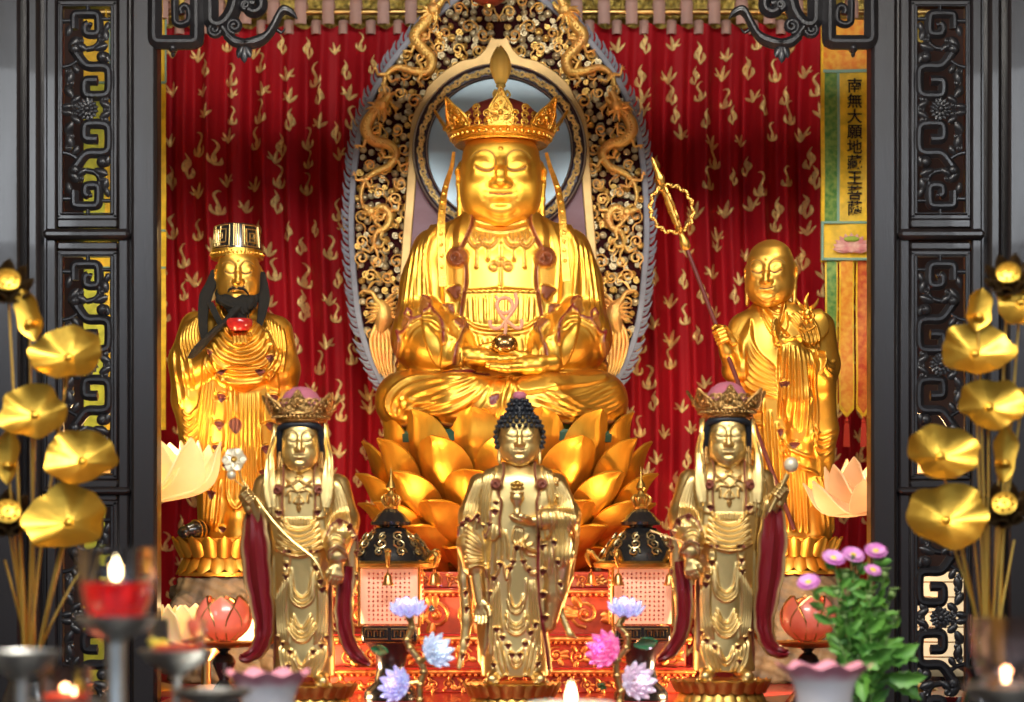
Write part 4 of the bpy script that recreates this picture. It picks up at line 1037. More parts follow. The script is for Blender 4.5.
# ------------------------------------------------------------------ rear pair: bearded elder and young monk
YS = 6.2
def elder():
    root = thing('elder_statue', 'golden statue of a bearded elder in a black and gold patterned hat', 'statue', P(224, 576, YS))
    s = Sculpt((164, -72, -546), (308, 44, -296), .85)
    s.loft([(300, 239, 2, 13, 13), (308, 238, 2, 22, 17), (314, 236, 1, 38, 22), (326, 235, 0, 49, 26), (350, 234, 0, 52, 29), (390, 234, 0, 50, 30), (430, 236, 0, 47, 28), (480, 238, 0, 42, 26), (525, 240, 0, 42, 26), (538, 240, 0, 42, 26)], 6)
    C = lambda p, k=5, fy=1., op='add': chain_px(s, p, k, op, fy)
    C([(197, 328, 0, 17), (190, 362, -4, 20), (192, 400, -4, 19), (197, 440, -2, 16), (202, 468, -2, 10), (205, 478, -2, 3)], 6, 1.1)
    C([(277, 332, 0, 16), (283, 370, -4, 17), (280, 410, -2, 15), (277, 440, 0, 10)], 6)
    C([(280, 372, -14, 16), (258, 352, -36, 12)], 6); C([(196, 372, -16, 16), (232, 356, -38, 12)], 6)
    s.el((248, -30, -350), (30, 20, 26), 8); s.el((247, -26, -374), (26, 16, 16), 6)
    C([(218, 470, 6, 12), (214, 535, 6, 9)], 5); C([(240, 470, -16, 9), (241, 520, -22, 10), (241, 536, -22, 11)], 5)
    C([(222, 505, -18, 7), (216, 520, -22, 6)], 5); C([(262, 505, -14, 8), (266, 525, -18, 7)], 5)
    m = Map(160, 294, 312, 548, .35)
    Ln, Fa = m.line, m.fan; La = lambda *a: lapp(m, *a)
    # crossed collar
    Ln([(214, 306), (222, 320), (232, 336)], 1.4, -1., .6, lw=1.0); Ln([(228, 306), (224, 322), (216, 336)], 1.6, 1.5); Ln([(220, 304), (226, 318), (236, 332)], 1.4, 1.5); Ln([(258, 304), (252, 318), (240, 330)], 1.4, 1.5)
    Fa([(206, 312), (202, 335), (206, 352)], [(188, 326), (184, 345), (190, 365)], 7, 1.3, 1.7); Fa([(266, 314), (270, 335), (272, 350)], [(284, 330), (287, 350), (286, 375)], 6, 1.3, 1.6)
    # belly swags
    for k in range(8):
        b = 12+k*2.9; y = 336+k*6.2
        Ln([(248-b*1.15, y-12), (248-b*.75, y), (248, y+5), (248+b*.75, y), (248+b*1.1, y-12)], 1.7, 2.2)
    ap = [(214, 345), (216, 356), (220, 366), (231, 380), (247, 392), (264, 382), (272, 368), (276, 352), (262, 330), (236, 330)]
    m.poly(ap, 2.6, 1.2, sub=4)
    for x, y in ((218, 357), (230, 372), (264, 373), (274, 360)): La(x, y, 4.2, 6)
    Ln([(218, 366), (231, 382), (247, 393), (264, 383), (274, 368)], 1.3, 1.6)
    # long sleeve folds left
    Fa([(212, 360), (205, 400), (198, 425)], [(222, 372), (214, 440), (204, 500)], 5, 1.6, 1.7)
    for k in range(5): Ln([(185, 412+k*6), (193, 417+k*6), (202, 408+k*6)], 1.2, 1.3)
    for k in range(3): Ln([(184, 434+k*4), (193, 439+k*4), (202, 434+k*4)], 1.2, 1.2)
    Fa([(176, 350), (180, 385), (184, 410)], [(190, 352), (196, 372), (196, 392)], 3, 1.6, 1.2)
    # skirt and hanging scalloped panels
    for xs in ((226, 224, 222, 218), (276, 272, 268, 266)):
        for x, y in zip(xs, (398, 425, 448, 472)):
            m.poly([(x-5, y-22), (x+5, y-22), (x+5, y), (x-5, y)], 1.7, .9, sub=2); La(x, y, 4.6, 7)
    Fa([(234, 394), (234, 430), (230, 500)], [(262, 394), (262, 430), (264, 500)], 8, 1.6, 1.6)
    m.poly([(232, 425), (239, 420), (246, 425), (240, 436)], -1, 1, .9, sub=3); Ln([(239, 386), (240, 420)], 2, 1.6)
    Fa([(212, 420), (208, 470), (206, 530)], [(224, 480), (222, 505), (218, 532)], 4, 1.5, 1.4)
    Ln([(231, 478), (233, 500), (240, 510), (247, 500), (248, 478)], 1.6, 2.); Ln([(206, 455), (212, 475), (206, 490)], 1.2, 1.2)
    La(230, 466, 4, 6); La(215, 493, 4, 8); La(252, 528, 4, 5); La(226, 528, 4, 5); La(206, 468, 5, 5)
    sculpt_part('robe', s, m, YS, GOLD_SIDE, root)
    hm = head_mesh(1.0, smile=2.6, long=3, mouth_open=.6, width=.94, brow=1.6)
    part('head', put_head(hm, 239, 281, -3, .56, YS, yaw=.12, pitch=.04, sz=1.1), GOLD_SIDE_FACE, root)
    S = YS/F
    # hat: cylinder with key pattern in raised gilt
    c = W3([(237, 257, 1)], YS)[0]; g = G().lathe(np.array([(24, 0), (24.6, 0), (24.2, 8), (23, 22), (22, 29), (19, 31.5), (0, 33)])*S, c, 40, sx=1., sy=1.)
    hat = part('hat', g, BLACK_LAC, root)
    gb = G()
    onhat = lambda pts: np.array([c+S*np.array((math.sin(a)*(24.9-z*.085), -math.cos(a)*(24.9-z*.085), z)) for a, z in pts])
    key = [(-.9, 9), (-.9, 29), (-.08, 29), (-.08, 8), (-.78, 8), (-.78, 25), (-.24, 25), (-.24, 12), (-.66, 12), (-.66, 21), (-.42, 21), (-.42, 16), (-.55, 16)]
    def dense(k): return [tuple(np.array(a)*(1-t)+np.array(b)*t) for a, b in zip(k, k[1:]) for t in np.linspace(0, 1, 5)[:-1]]+[k[-1]]
    for off, mm in ((-.12, 1), (.3, -1), (1.35, 1), (1.8, -1), (-1.55, -1), (3.0, 1)):
        part('hat_key_motif', G().tube(onhat([(off+mm*a, z) for a, z in dense(key)]), S*.6, 6), GOLD_PALE, hat)
    for a in (0., .1, .2): part('hat_stripe', G().tube(onhat([(a, 8), (a, 18), (a, 30)]), S*.75, 6), GOLD_PALE, hat)
    gr = G().lathe(np.array([(24.4, -3), (25.8, -2.4), (26, 2), (25.4, 6), (24.6, 6.4)])*S, c, 40)
    for i in range(44): gr.ell(c+S*np.array((math.cos(i*PI/22)*26.2, math.sin(i*PI/22)*26.2, 1.6)), S*1.2, 6, 4)
    part('hat_band', gr, GOLD_CROWN, hat)
    # beard, side locks, the strand crossing the sleeve
    g = G(); r2 = random.Random(3)
    for i in range(46):
        t = i/45; x = 217+t*44; y0 = 296-abs(t-.5)*26; d = -5-27*math.sin(t*PI)**.8
        ln = 13+13*math.sin(t*PI)**1.3+r2.uniform(-2, 3)
        x1 = 239+(x-239)*.62+5*t+r2.uniform(-1, 1); 
        g.tube(W3([(x, y0+7, d+4), ((x+x1)/2+(x-239)*.10, y0+8+ln*.5, d-3), (x1+3, y0+8+ln, d-6)], YS), np.array((1.9, 2.0, .5))*S, 6, sub=4)
    for x0, x1, y1 in ((222, 246, 314), (232, 247, 317), (238, 249, 319), (246, 251, 317), (254, 253, 314)):
        g.tube(W3([(x0, 302, -20), ((x0+x1)/2, 309, -32), (x1, y1, -36)], YS), np.array((4.5, 4.6, 1.5))*S, 8, sub=4)
    for q in (-1, 1): g.tube(W3([(240.5+q*1.5, 292, -31), (241+q*7.5, 293.5, -28.5), (241+q*11, 299, -23)], YS), np.array((1., 1.3, .6))*S, 6, sub=4)
    part('beard', g, BEARD, root)
    g = G()
    for k in range(9):
        o = k-4
        g.tube(W3([(214+o*.4, 270, 2), (212+o*.9, 284, -4), (208+o*1.1, 298, -14), (207+o*.8, 318, -26), (208+o*.7, 334, -30), (210+o*.6, 345, -32)], YS), np.array((1.5, 2.2, 2.4, 1.9, 1.6, .6))*S, 6, sub=4)
        g.tube(W3([(262-o*.4, 272, 2), (264-o*.8, 288, -4), (266-o*.9, 302, -14), (265-o*.7, 318, -26), (263-o*.5, 332, -34)], YS), np.array((1.4, 2., 2., 1.5, .6))*S, 6, sub=4)
        if k < 7: g.tube(W3([(244+o*.7, 312, -42), (234+o*.6, 326, -50+abs(o)), (220+o*.7, 339, -52+abs(o)), (206+o*.9, 353, -44), (197+o*.8, 362, -38)], YS), np.array((1.8, 2.2, 2.2, 2.4, .9))*S, 6, sub=4)
        if k < 4: g.tube(W3([(212+k*1.5, 306, -26), (220+k*1.5, 322, -34), (229+k*1.5, 336, -40)], YS), np.array((1., 1.2, .6))*S, 6, sub=3)
    part('hair', g, BEARD, root)
    fist('hand', (248, 345, -56), YS, GOLD_SIDE, root, (1, 0, .05), 1.05, 1)
    # black boot with gilt bands
    g = G().tube(W3([(207, 529, -14), (200, 530, -24), (192, 532, -30)], YS), np.array((8, 9, 7))*S, 14, sub=4); g.ell(W3([(190, 532.5, -31)], YS)[0], S*np.array((7.5, 7, 6.4)), 12, 8)
    o = part('boot', g, BLACK_LAC, root)
    for t, r in ((.25, 9.3), (.5, 9.8)):
        p = W3([(207, 529, -14)], YS)[0]*(1-t)+W3([(192, 532, -30)], YS)[0]*t; gg = G(); ax = W3([(192, 532, -30)], YS)[0]-W3([(207, 529, -14)], YS)[0]; R = rot_to(ax)
        a = np.linspace(0, 2*PI, 20, endpoint=False); gg.tube(np.stack((np.cos(a)*r*S, np.sin(a)*r*S, 0*a), 1)@R.T+p, S*1.1, 6, closed=True); part('boot_band', gg, GOLD_SIDE, o)
    lotus_base('lotus_base', 222, 538, 50, 38, YS, GOLD_SIDE, root, 18)
    # cup
    c = W3([(247.5, 338, -58)], YS)[0]
    solo('wine_cup', G().lathe(np.array([(6, 0), (9, .6), (12.4, 5), (13, 9), (12, 11.8), (10.8, 12), (10.6, 10), (0, 8)])*S, c, 28), M('cup_red_glaze', (.42, .02, .02), .14, coat=.6), 'shiny dark red cup held to the chest by the bearded elder', 'cup')
elder()
def monk():
    root = thing('monk_statue', 'golden statue of a shaven-headed young monk gripping a ringed staff, beside the yellow banner', 'statue', P(792, 572, YS))
    s = Sculpt((706, -70, -546), (848, 44, -298), .85)
    s.loft([(300, 770, 2, 14, 13), (308, 772, 2, 22, 17), (314, 776, 1, 38, 21), (326, 779, 0, 47, 25), (350, 781, 0, 50, 28), (390, 784, 0, 46, 29), (430, 788, 0, 43, 27), (480, 790, 0, 42, 26), (525, 790, 0, 42, 26), (538, 790, 0, 42, 26)], 6)
    C = lambda p, k=5, fy=1.: chain_px(s, p, k, 'add', fy)
    C([(743, 328, 0, 14), (735, 352, -6, 13), (731, 372, -14, 11)], 6); C([(733, 374, -16, 10), (724, 356, -28, 7), (719, 347, -32, 5)], 4)
    C([(736, 362, -6, 10), (738, 400, -2, 9), (742, 440, 2, 8)], 5, 1.2)
    C([(818, 328, 0, 17), (822, 365, -2, 17), (818, 385, -10, 16)], 6); C([(816, 378, -18, 15), (782, 350, -40, 9)], 6); C([(776, 347, -44, 6), (771, 341, -46, 5)], 1.5)
    C([(786, 355, -40, 12), (792, 400, -34, 13), (796, 440, -28, 11), (802, 470, -20, 8)], 5, 1.2); C([(818, 390, -8, 16), (822, 430, -6, 15), (822, 460, -6, 10), (826, 476, -8, 3)], 5, 1.2)
    C([(818, 480, 4, 10), (828, 528, 4, 7)], 5); C([(775, 500, -10, 9), (772, 536, -18, 9)], 5); C([(806, 500, -10, 9), (812, 536, -18, 9)], 5)
    m = Map(704, 294, 850, 548, .35); Ln, Fa = m.line, m.fan; La = lambda *a: lapp(m, *a)
    m.poly([(760, 305), (768, 318), (792, 346), (812, 346), (826, 330), (816, 308), (790, 302)], 2.2, 1.2, sub=4)
    m.poly([(757, 305), (762, 325), (772, 340), (784, 330), (779, 310)], -1.2, 1., sub=3)
    Ln([(757, 306), (765, 324), (776, 340)], 1.4, 1.6); Ln([(782, 304), (778, 322), (770, 340)], 1.4, 1.8); Ln([(762, 306), (770, 316), (780, 318)], 1.2, 1.)
    Fa([(748, 320), (752, 350), (772, 372)], [(738, 336), (744, 385), (776, 400)], 7, 1.6, 1.7)
    Fa([(738, 395), (748, 410), (762, 412)], [(740, 440), (750, 458), (762, 468)], 5, 1.7, 1.5)
    Fa([(784, 320), (796, 335), (800, 346)], [(800, 312), (812, 330), (816, 350)], 5, 1.3, 1.4)
    Ln([(776, 346), (790, 344), (806, 350), (812, 358)], 1.5, 2.)
    Fa([(778, 350), (777, 390), (776, 420)], [(804, 352), (812, 400), (812, 450)], 7, 1.7, 2.)
    Ln([(776, 350), (775, 382), (779, 386)], 1.3, 1.6); La(781, 386, 3.4, 5); La(778, 386, 3, 4); La(790, 445, 5, 5); La(777, 432, 3, 6)
    Fa([(812, 350), (820, 372), (830, 380)], [(816, 356), (826, 366), (834, 362)], 4, 1.5, 1.6)
    Ln([(814, 352), (818, 362), (816, 376)], 1.2, 1.8)
    Fa([(806, 420), (816, 435), (834, 430)], [(806, 440), (816, 458), (832, 450)], 4, 1.4, 1.4)
    Fa([(760, 400), (764, 470), (766, 530)], [(800, 470), (802, 500), (804, 534)], 7, 1.8, 1.7); Fa([(812, 478), (818, 505), (822, 534)], [(822, 476), (830, 505), (832, 534)], 3, 1.5, 1.4)
    Ln([(775, 440), (790, 452), (812, 462)], 1.6, 2.); Ln([(776, 450), (792, 466), (816, 476)], 1.6, 2.)
    sculpt_part('robe', s, m, YS, GOLD_SIDE, root)
    part('head', put_head(HEAD_CALM, 770, 279.5, -4, .62, YS, yaw=-.28, pitch=.08, sx=.95, sz=1.03), GOLD_SIDE_FACE, root)
    fist('hand', (717, 340, -34), YS, GOLD_SIDE, root, (-.345, 0, .94), 1.12, 1)
    open_hand('hand', (771, 345, -46), (-.14, -.1, 1), (-.6, -.8, 0), YS, GOLD_SIDE, root, k=.98, curl=.06, palm_n=(1, 0, 0), spread=0)
    S = YS/F; g = G(); c = W3([(802, 318, -36)], YS)[0]
    for k in range(7):
        a = k*2*PI/7; g.ell(c+S*np.array((math.cos(a)*5.5, -1, math.sin(a)*6.5-2)), S*np.array((2.4, 2, 2.4)), 8, 5)
    g.ell(c, S*np.array((4.4, 4, 5.4)), 10, 8); g.tube(np.array([c+S*np.array((0, 0, 4)), c+S*np.array((-2, -2, 12)), c+S*np.array((1, 0, 20))]), np.array((2.4, 2., .6))*S, 8, sub=4)
    for q in (-1, 1): g.tube(np.array([c+S*np.array((q*3, 0, 5)), c+S*np.array((q*8, -2, 9)), c+S*np.array((q*11, 0, 15))]), np.array((2., 1.7, .6))*S, 8, sub=4)
    g.tube(np.array([c+S*np.array(p) for p in ((-5, 0, -8), (-8, 1, -14), (0, -3, -17), (7, 0, -13), (4, 0, -8))]), S*1.3, 6, sub=5)
    part('robe_clasp', g, GOLD, root)
    lotus_base('lotus_base', 796, 538, 46, 36, YS, GOLD_SIDE, root, 18)
monk()
def staff():
    A, B = np.array((650., 166., -36.)), np.array((790., 530., -30.)); S = YS/F
    u = lambda t: A+(B-A)*t
    r = thing('ringed_staff', 'long dark red monk staff with a gold ring head, leaning in the monk\'s hand', 'staff', W3([B], YS)[0])
    part('shaft', G().tube(W3([u(.23), u(.5), u(1)], YS), np.array((2., 2.2, 2.3))*S, 10), M('plum_lacquer', (.10, .018, .018), .45), r)
    ax = W3([u(0)], YS)[0]-W3([u(.2)], YS)[0]; ax /= np.linalg.norm(ax); c0 = W3([u(.245)], YS)[0]
    part('finial', G().lathe(np.array([(2.6, 0), (4.4, 2), (4.6, 8), (3.4, 12), (2.4, 16), (3.6, 19), (2.2, 22), (3.4, 30), (2.2, 38), (3.2, 46), (2.2, 54), (4.2, 60), (2.4, 64), (3.8, 68), (4.4, 71), (2.8, 76), (1.8, 82), (2.6, 85), (1.2, 90), (0, 93)])*S*1.06, c0, 14, axis=ax), GOLD_OLD, r)
    R = rot_to(ax); cc = W3([u(.135)], YS)[0]
    for k in range(2):
        a = np.linspace(0, 2*PI, 64, endpoint=False); wob = 21+1.6*np.cos(a*14)
        pr = np.stack((np.cos(a)*wob*.98, 0*a, np.sin(a)*wob*1.12), 1)@rz(k*PI/2).T*S
        g = G().tube(pr@R.T+cc, S*1.5, 6, closed=True)
        if k == 0:
            for q in a[::3]:
                g.ell(np.array((math.cos(q)*20.5, 0, math.sin(q)*23.4))*S@R.T+cc, S*2.3, 8, 5)
        part('ring', g, GOLD_OLD, r)
staff()
# ------------------------------------------------------------------ curtain, rod, valance
YK = 7.0
def curtain_y(x):
    """depth of the cloth (m) at photo column x"""
    return YK+.032*np.sin(x*2*PI/27.5)+.02*np.sin(x*2*PI/61+1.3)+.008*np.sin(x*2*PI/11.3)
def curtain():
    root = thing('curtain', 'deep red curtain with scattered gold sprig embroidery, hanging behind the statues', 'curtain', P(512, 690, YK))
    xs = np.linspace(128, 900, 420); ys = np.linspace(26, 700, 30); S = YK/F
    def pos(x, y):
        k = np.clip((y-26)/60, .35, 1); yy = curtain_y(x+4*np.sin(y/90.))-YK
        return np.stack(((x-512)*S, YK+yy*k, CZ+(HY-y)*S), -1)
    Xg, Yg = np.meshgrid(xs, ys, indexing='ij')
    Yt = Yg+np.where(Yg < 27, 2.5*np.cos(Xg*2*PI/27.5), 0)
    part('cloth', G().grid(pos(Xg, Yt)), CURTAIN, root, angle=None)
    # embroidered sprigs: small curling leaves stitched on the cloth
    r = random.Random(11); g = G(); kinds = []
    def sprig(cx, cy, sc, fl, kind):
        def leaf(pts, w):
            c = spl(np.array(pts, float), 4); n = len(c); t = np.linspace(0, 1, n); T = np.gradient(c, axis=0); T /= np.linalg.norm(T, axis=1, keepdims=True)+1e-9
            N_ = np.stack((-T[:, 1], T[:, 0]), 1); ww = w*np.sin(np.clip(t*.95+.05, 0, 1)*PI)**.7
            A = c+N_*ww[:, None]; B = c-N_*ww[:, None]; M_ = np.stack((A, c, B), 1)
            X = cx+fl*M_[..., 0]*sc; Y = cy+M_[..., 1]*sc
            q = pos(X, Y); q[:, :, 1] -= .0035; q[:, 1, 1] -= .0035; g.grid(q)
        if kind == 0:
            leaf([(1, 13), (3, 6), (0, -2), (-3, -9), (0, -14), (4, -15)], 1.5); leaf([(1, 12), (-5, 9), (-6, 2)], 1.9); leaf([(1, 12), (6, 8), (7, 1)], 1.7); leaf([(1, 12), (1, 5), (2, -1)], 2.6)
        elif kind == 1:
            leaf([(0, 10), (-3, 3), (-8, -5)], 1.8); leaf([(0, 10), (1, 0), (3, -9)], 2.0); leaf([(0, 10), (5, 4), (9, -1)], 1.6); leaf([(-2, 3), (-6, 4), (-9, 2)], 1.2)
        else:
            leaf([(0, 14), (2, 4), (-1, -5), (3, -14)], 1.7); leaf([(0, 13), (-4, 7), (-3, 0)], 2.2); leaf([(1, 8), (5, 3), (4, -4)], 1.9); leaf([(-1, -8), (2, -4), (1, 2)], 1.6)
    row = 0; y = 48
    while y < 690:
        x = 140+(row % 2)*15+r.uniform(-4, 4)
        while x < 896:
            if r.random() < .9: sprig(x, y+r.uniform(-7, 7), r.uniform(.66, .92), r.choice((-1, 1)), r.randrange(3))
            x += 29+r.uniform(-4, 4)
        y += 22.5; row += 1
    part('embroidery', g, EMB, root, angle=None)
    gt = G()
    for i in range(28):
        x = 139+i*27.3
        for z, w_, dy, o in ((0, 5.4, -.055, 0), (1, 4.4, .01, 13.6)):
            xx = x+o; p = [(xx, 30+z*4, dy), (xx, 20, dy), (xx, 8, dy), (xx, 4, dy*.2), (xx, 10, .05)] if not z else [(xx, 35, dy), (xx, 30, dy), (xx, 26, dy), (xx, 21, dy+.01)]
            q = np.array([P(a, b, YK)+np.array((0, c-.02, 0)) for a, b, c in p]); q = spl(q, 4)
            u = np.linspace(-1, 1, 5)[None, :, None]; M_ = q[:, None]+u*np.array((w_*S, 0, 0)); M_[..., 1] += -.012*np.sqrt(np.maximum(0, 1-u[..., 0]**2))
            gt.sheet(M_, .004)
    part('heading_tape', gt, TAB, root)
    rod = G().tube(np.array([P(100, 12, YK)+np.array((0, .0, 0)), P(930, 12, YK)]), .011, 12)
    solo('curtain_rod', rod, BRASS, 'brass rod carrying the red curtain at the top of the shrine', 'curtain rod')
    # glittering brocade valance behind the rod
    gv = G(); x = np.linspace(100, 930, 260); y = np.linspace(-60, 34, 24); Xg, Yg = np.meshgrid(x, y, indexing='ij')
    Y2 = Yg+np.where(Yg > 30, 3*np.sin(Xg/7), 0)
    V = np.stack(((Xg-512)*S, YK+.10+.012*np.sin(Xg/5.)*np.cos(Yg/6.)+.008*np.sin(Xg/2.3+Yg/3), CZ+(HY-Y2)*S), -1); gv.grid(V)
    solo('valance', gv, M('gold_brocade', (.62, .46, .10), .35, .7, var=.75, vscale=60, var_col=(.10, .07, .02), bump=.5, bscale=150), 'glittering gold brocade valance behind the curtain rod', 'valance', angle=None)
curtain()
def hanging_lantern():
    c = P(489, 6, 6.4); S = 6.4/F; r = thing('hanging_lantern', 'bottom of a red lantern hanging above the aureole tip', 'lantern', c)
    part('body', G().lathe(np.array([(4, 0), (10, 2), (17, 7), (20, 16), (19, 28), (12, 36), (5, 38), (0, 38)])*S, c, 28), M('lantern_red', (.36, .05, .02), .5), r)
    part('rib_cap', G().lathe(np.array([(2, -3), (5, -2.5), (5.5, 1), (3, 2), (0, 2)])*S, c, 16), BRASS, r)
    part('cord', G().tube(np.array([c+np.array((0, 0, 36*S)), np.array((c[0], c[1], 3.9))]), .004, 6), BRASS, r)
hanging_lantern()

# ------------------------------------------------------------------ aureole
YA = 6.66
def aureole():
    S = YA/F; root = thing('aureole', 'pointed carved aureole with gold dragons and a blue-grey flame fringe, behind the seated buddha', 'aureole', P(500, 440, YA))
    cx = 499.
    half = [(cx, -32), (470, -12), (425, 24), (394, 58), (372, 95), (359, 135), (353, 180), (351, 230), (354, 280), (360, 325), (372, 362), (392, 398), (420, 430)]
    h = spl(half, 8); full = np.vstack((h, np.c_[2*cx-h[::-1, 0], h[::-1, 1]][1:-1] if False else np.c_[2*cx-h[::-1, 0], h[::-1, 1]][:-1]))
    f3 = lambda q: W3(np.c_[q[:, 0], q[:, 1], q[:, 2]], YA)
    part('back_plate', G().prism(full, f3, 8, 14), DARKRED, root)
    # blue-grey flame fringe
    g = G()
    for sgn in (1, -1):
        L = np.r_[0, np.cumsum(np.linalg.norm(np.diff(h, axis=0), axis=1))]; T = np.gradient(h, axis=0); T /= np.linalg.norm(T, axis=1, keepdims=True)
        c = h.copy(); c[:, 0] = c[:, 0] if sgn > 0 else 2*cx-c[:, 0]
        g.sweep(f3(np.c_[c, np.full(len(c), 4.)]), RECT(1.0, 1.0, .3), 3.0*S, up=(0, -1, 0))
        for k, d in enumerate(np.arange(4, L[-1]-10, 5.4)):
            i = min(np.searchsorted(L, d), len(h)-1); p = h[i]; t = -T[i]; n = np.array((t[1], -t[0])); n = n if n[0] < 0 or d < 6 else -n
            ln = 9.5+2*(k % 2)
            q = np.array([p, p+n*ln*.42+t*1.2, p+n*ln*.72+t*4.2, p+n*ln*.9+t*ln*.85]); q[:, 0] = q[:, 0] if sgn > 0 else 2*cx-q[:, 0]
            g.tube(f3(np.c_[q, np.full(4, 4.)]), np.array((2.3, 2.1, 1.5, .3))*S, 6, sub=3)
    part('flame_fringe', g, FLAME, root)
    # arched inner panel with tan border
    ih = [(495, 40), (489, 52), (478, 62), (462, 66), (446, 76), (433, 88), (428, 98), (418, 116), (414, 140), (411, 190), (407, 240), (403, 300), (398, 370), (396, 420)]
    a = spl(ih, 6); inn = np.vstack((a, np.c_[2*cx-a[::-1, 0], a[::-1, 1]]))
    part('arched_panel', G().prism(inn, f3, 0, 7), PURPLE, root)
    gb = G()
    for sgn in (1, -1):
        c = a.copy(); c[:, 0] = c[:, 0] if sgn > 0 else 2*cx-c[:, 0]
        w_ = np.full(len(c), 4.6*S); gb.sweep(f3(np.c_[c, np.full(len(c), -1.)]), RECT(1, .4, .2), w_, up=(0, -1, 0))
    for k in range(24):   # spandrel infill between arch border and mirror ring
        pass
    arc = []
    for t in np.linspace(-PI*.5-1.35, -PI*.5+1.35, 50):
        arc.append((cx+.5+86*math.cos(t), 152+86*math.sin(t)))
    top = inn[(inn[:, 1] < 135)]
    lft = a[a[:, 1] < 150]; ring = np.array(arc)
    poly = np.vstack((lft[::-1], np.c_[2*cx-lft[:, 0], lft[:, 1]], ring[::-1]))
    gb.prism(poly, f3, -3, 1)
    part('arch_border', gb, CREAM_GOLD, root)
    # mirror with ornamental ring
    mc = W3([(cx+.5, 152, -6)], YA)[0]; ax = (0, -1, 0)
    part('mirror', G().lathe(np.array([(73*S, 0), (73*S, 3*S), (0, 3.01*S)]), mc, 64, axis=ax), MIRROR, root)
    rg = G().lathe(np.array([(71, 0), (71.5, 6), (73, 7), (74.5, 6), (75, 3.5), (82.4, 3.5), (83, 6), (84, 7), (86, 6), (87, 0)])*S, mc, 96, axis=ax)
    ro = part('mirror_ring', rg, M('ring_dark', (.035, .02, .035), .35), root)
    gs = G(); R = rot_to(ax)
    for i in range(44):
        b = i*2*PI/44; s1 = 1 if i % 2 else -1
        for da, r0, r1, tr in ((0, 4.6, 1., 1.2), (.07, 2.6, .8, 1.)):
            q = np.array(spiral_pts((0, 0), r0, r1, 0, tr*s1, 12)); bb = b+da+q[:, 0]/78.5; rr = 78.6+q[:, 1]*.8
            gs.tube(np.stack((np.cos(bb)*rr*S, np.sin(bb)*rr*S, np.full(12, 4.6*S)), 1)@R.T+mc, S*1.35, 5)
    part('gilt_scroll', gs, EMB, ro)
    for r_ in (72.8, 85):
        t = np.linspace(0, 2*PI, 90, endpoint=False); part('rim', G().tube(np.stack((np.cos(t)*r_*S, np.sin(t)*r_*S, 0*t+6*S), 1)@R.T+mc, S*1.0, 6, closed=True), M('rim_silver', (.5, .48, .46), .35, .9), ro)
    # dragons
    def dragon(path, r, sgn, head_dir, tail=.25, dep=-2):
        fx = lambda x: x if sgn > 0 else 2*cx-x
        p = np.array([(fx(x), y) for x, y in path], float); c = spl(p, 8); n = len(c); t = np.linspace(0, 1, n)
        rad = r*np.where(t < .12, .75+t*2.1, 1.)*np.clip((1-t)/(1-tail*.9), .16, 1)**.8
        z = dep+1.6*np.sin(t*9); C = np.c_[c, z]; g = G(); Wc = W3(C, YA); g.tube(Wc, rad*S, 10)
        T = np.gradient(c, axis=0); T /= np.linalg.norm(T, axis=1, keepdims=True); N_ = np.c_[-T[:, 1], T[:, 0]]
        for i in range(3, n-3, 2):       # dorsal fins
            b = c[i]; sgnn = 1; q = np.array([[*b, z[i]-rad[i]*.7], [*(b+T[i]*1.2+N_[i]*rad[i]*.4), z[i]-rad[i]*1.25]]); g.tube(W3(q, YA), np.array((rad[i]*.30, rad[i]*.04))*S, 5)
        for k in (.24, .5, .74):        # legs with claws
            i = int(k*n)
            for s2 in (1, -1):
                b = c[i]; d = N_[i]*s2; e = b+d*(rad[i]+5)+T[i]*3; f = e+d*3.5-T[i]*4
                g.tube(W3([[*b, z[i]-1], [*(b+d*rad[i]), z[i]-2], [*e, z[i]-3], [*f, z[i]-4]], YA), np.array((1.9, 1.9, 1.4, 1.1))*S, 7, sub=3)
                for a_ in (-.8, -.1, .6):
                    ca, sa = math.cos(a_), math.sin(a_); dd = np.array((d[0]*ca-d[1]*sa, d[0]*sa+d[1]*ca)); g.tube(W3([[*f, z[i]-4], [*(f+dd*2.4), z[i]-5], [*(f+dd*4.4), z[i]-4]], YA), np.array((.8, .7, .15))*S, 5)
        hd = np.array(head_dir, float); hd[0] *= sgn; hd /= np.linalg.norm(hd); hn = np.array((-hd[1], hd[0])); b = c[0]
        K = r/4.2; q3 = lambda a, e, d: W3([[*(b+hd*a*K+hn*e*K), dep+d*K]], YA)[0]
        rr = lambda a: a*K*S
        g.ell(q3(1, 0, -2), (rr(5), rr(4.4), rr(4.6)), 10, 8); g.tube(np.array([q3(3, 1, -3), q3(7, 1.4, -3.6), q3(10, 1.2, -3.4)]), np.array((3.2, 2.6, 2.2))*K*S, 8, sub=3)
        g.tube(np.array([q3(2, -2.4, -2.4), q3(6, -3.6, -2.6), q3(9, -3.4, -2.4)]), np.array((2.2, 1.7, 1.1))*K*S, 8, sub=3)
        for e in (-1, 1):
            g.ell(q3(3.4, 2.4, -3.4+e*2.4), rr(1.4), 8, 6); g.tube(np.array([q3(0, 3, -2+e*2), q3(-4, 6, -2+e*3), q3(-9, 7, -2+e*3.4)]), np.array((1.2, .9, .2))*K*S, 6, sub=3)
            g.tube(np.array([q3(9.5, 1.8, -3+e), q3(12, 4, -3+e*3), q3(10, 7, -3+e*5)]), np.array((.7, .6, .15))*K*S, 5, sub=3)
        for i in range(7):
            a_ = -1.5+i*.5; d1, d2 = -math.cos(a_), math.sin(a_); g.tube(np.array([q3(-1, 0, -2), q3(-1+d1*5, d2*5, -3), q3(-2+d1*9.5, d2*9, -2)]), np.array((1.5, 1.2, .2))*K*S, 5, sub=3)
        part('dragon', g, M_DR, root)
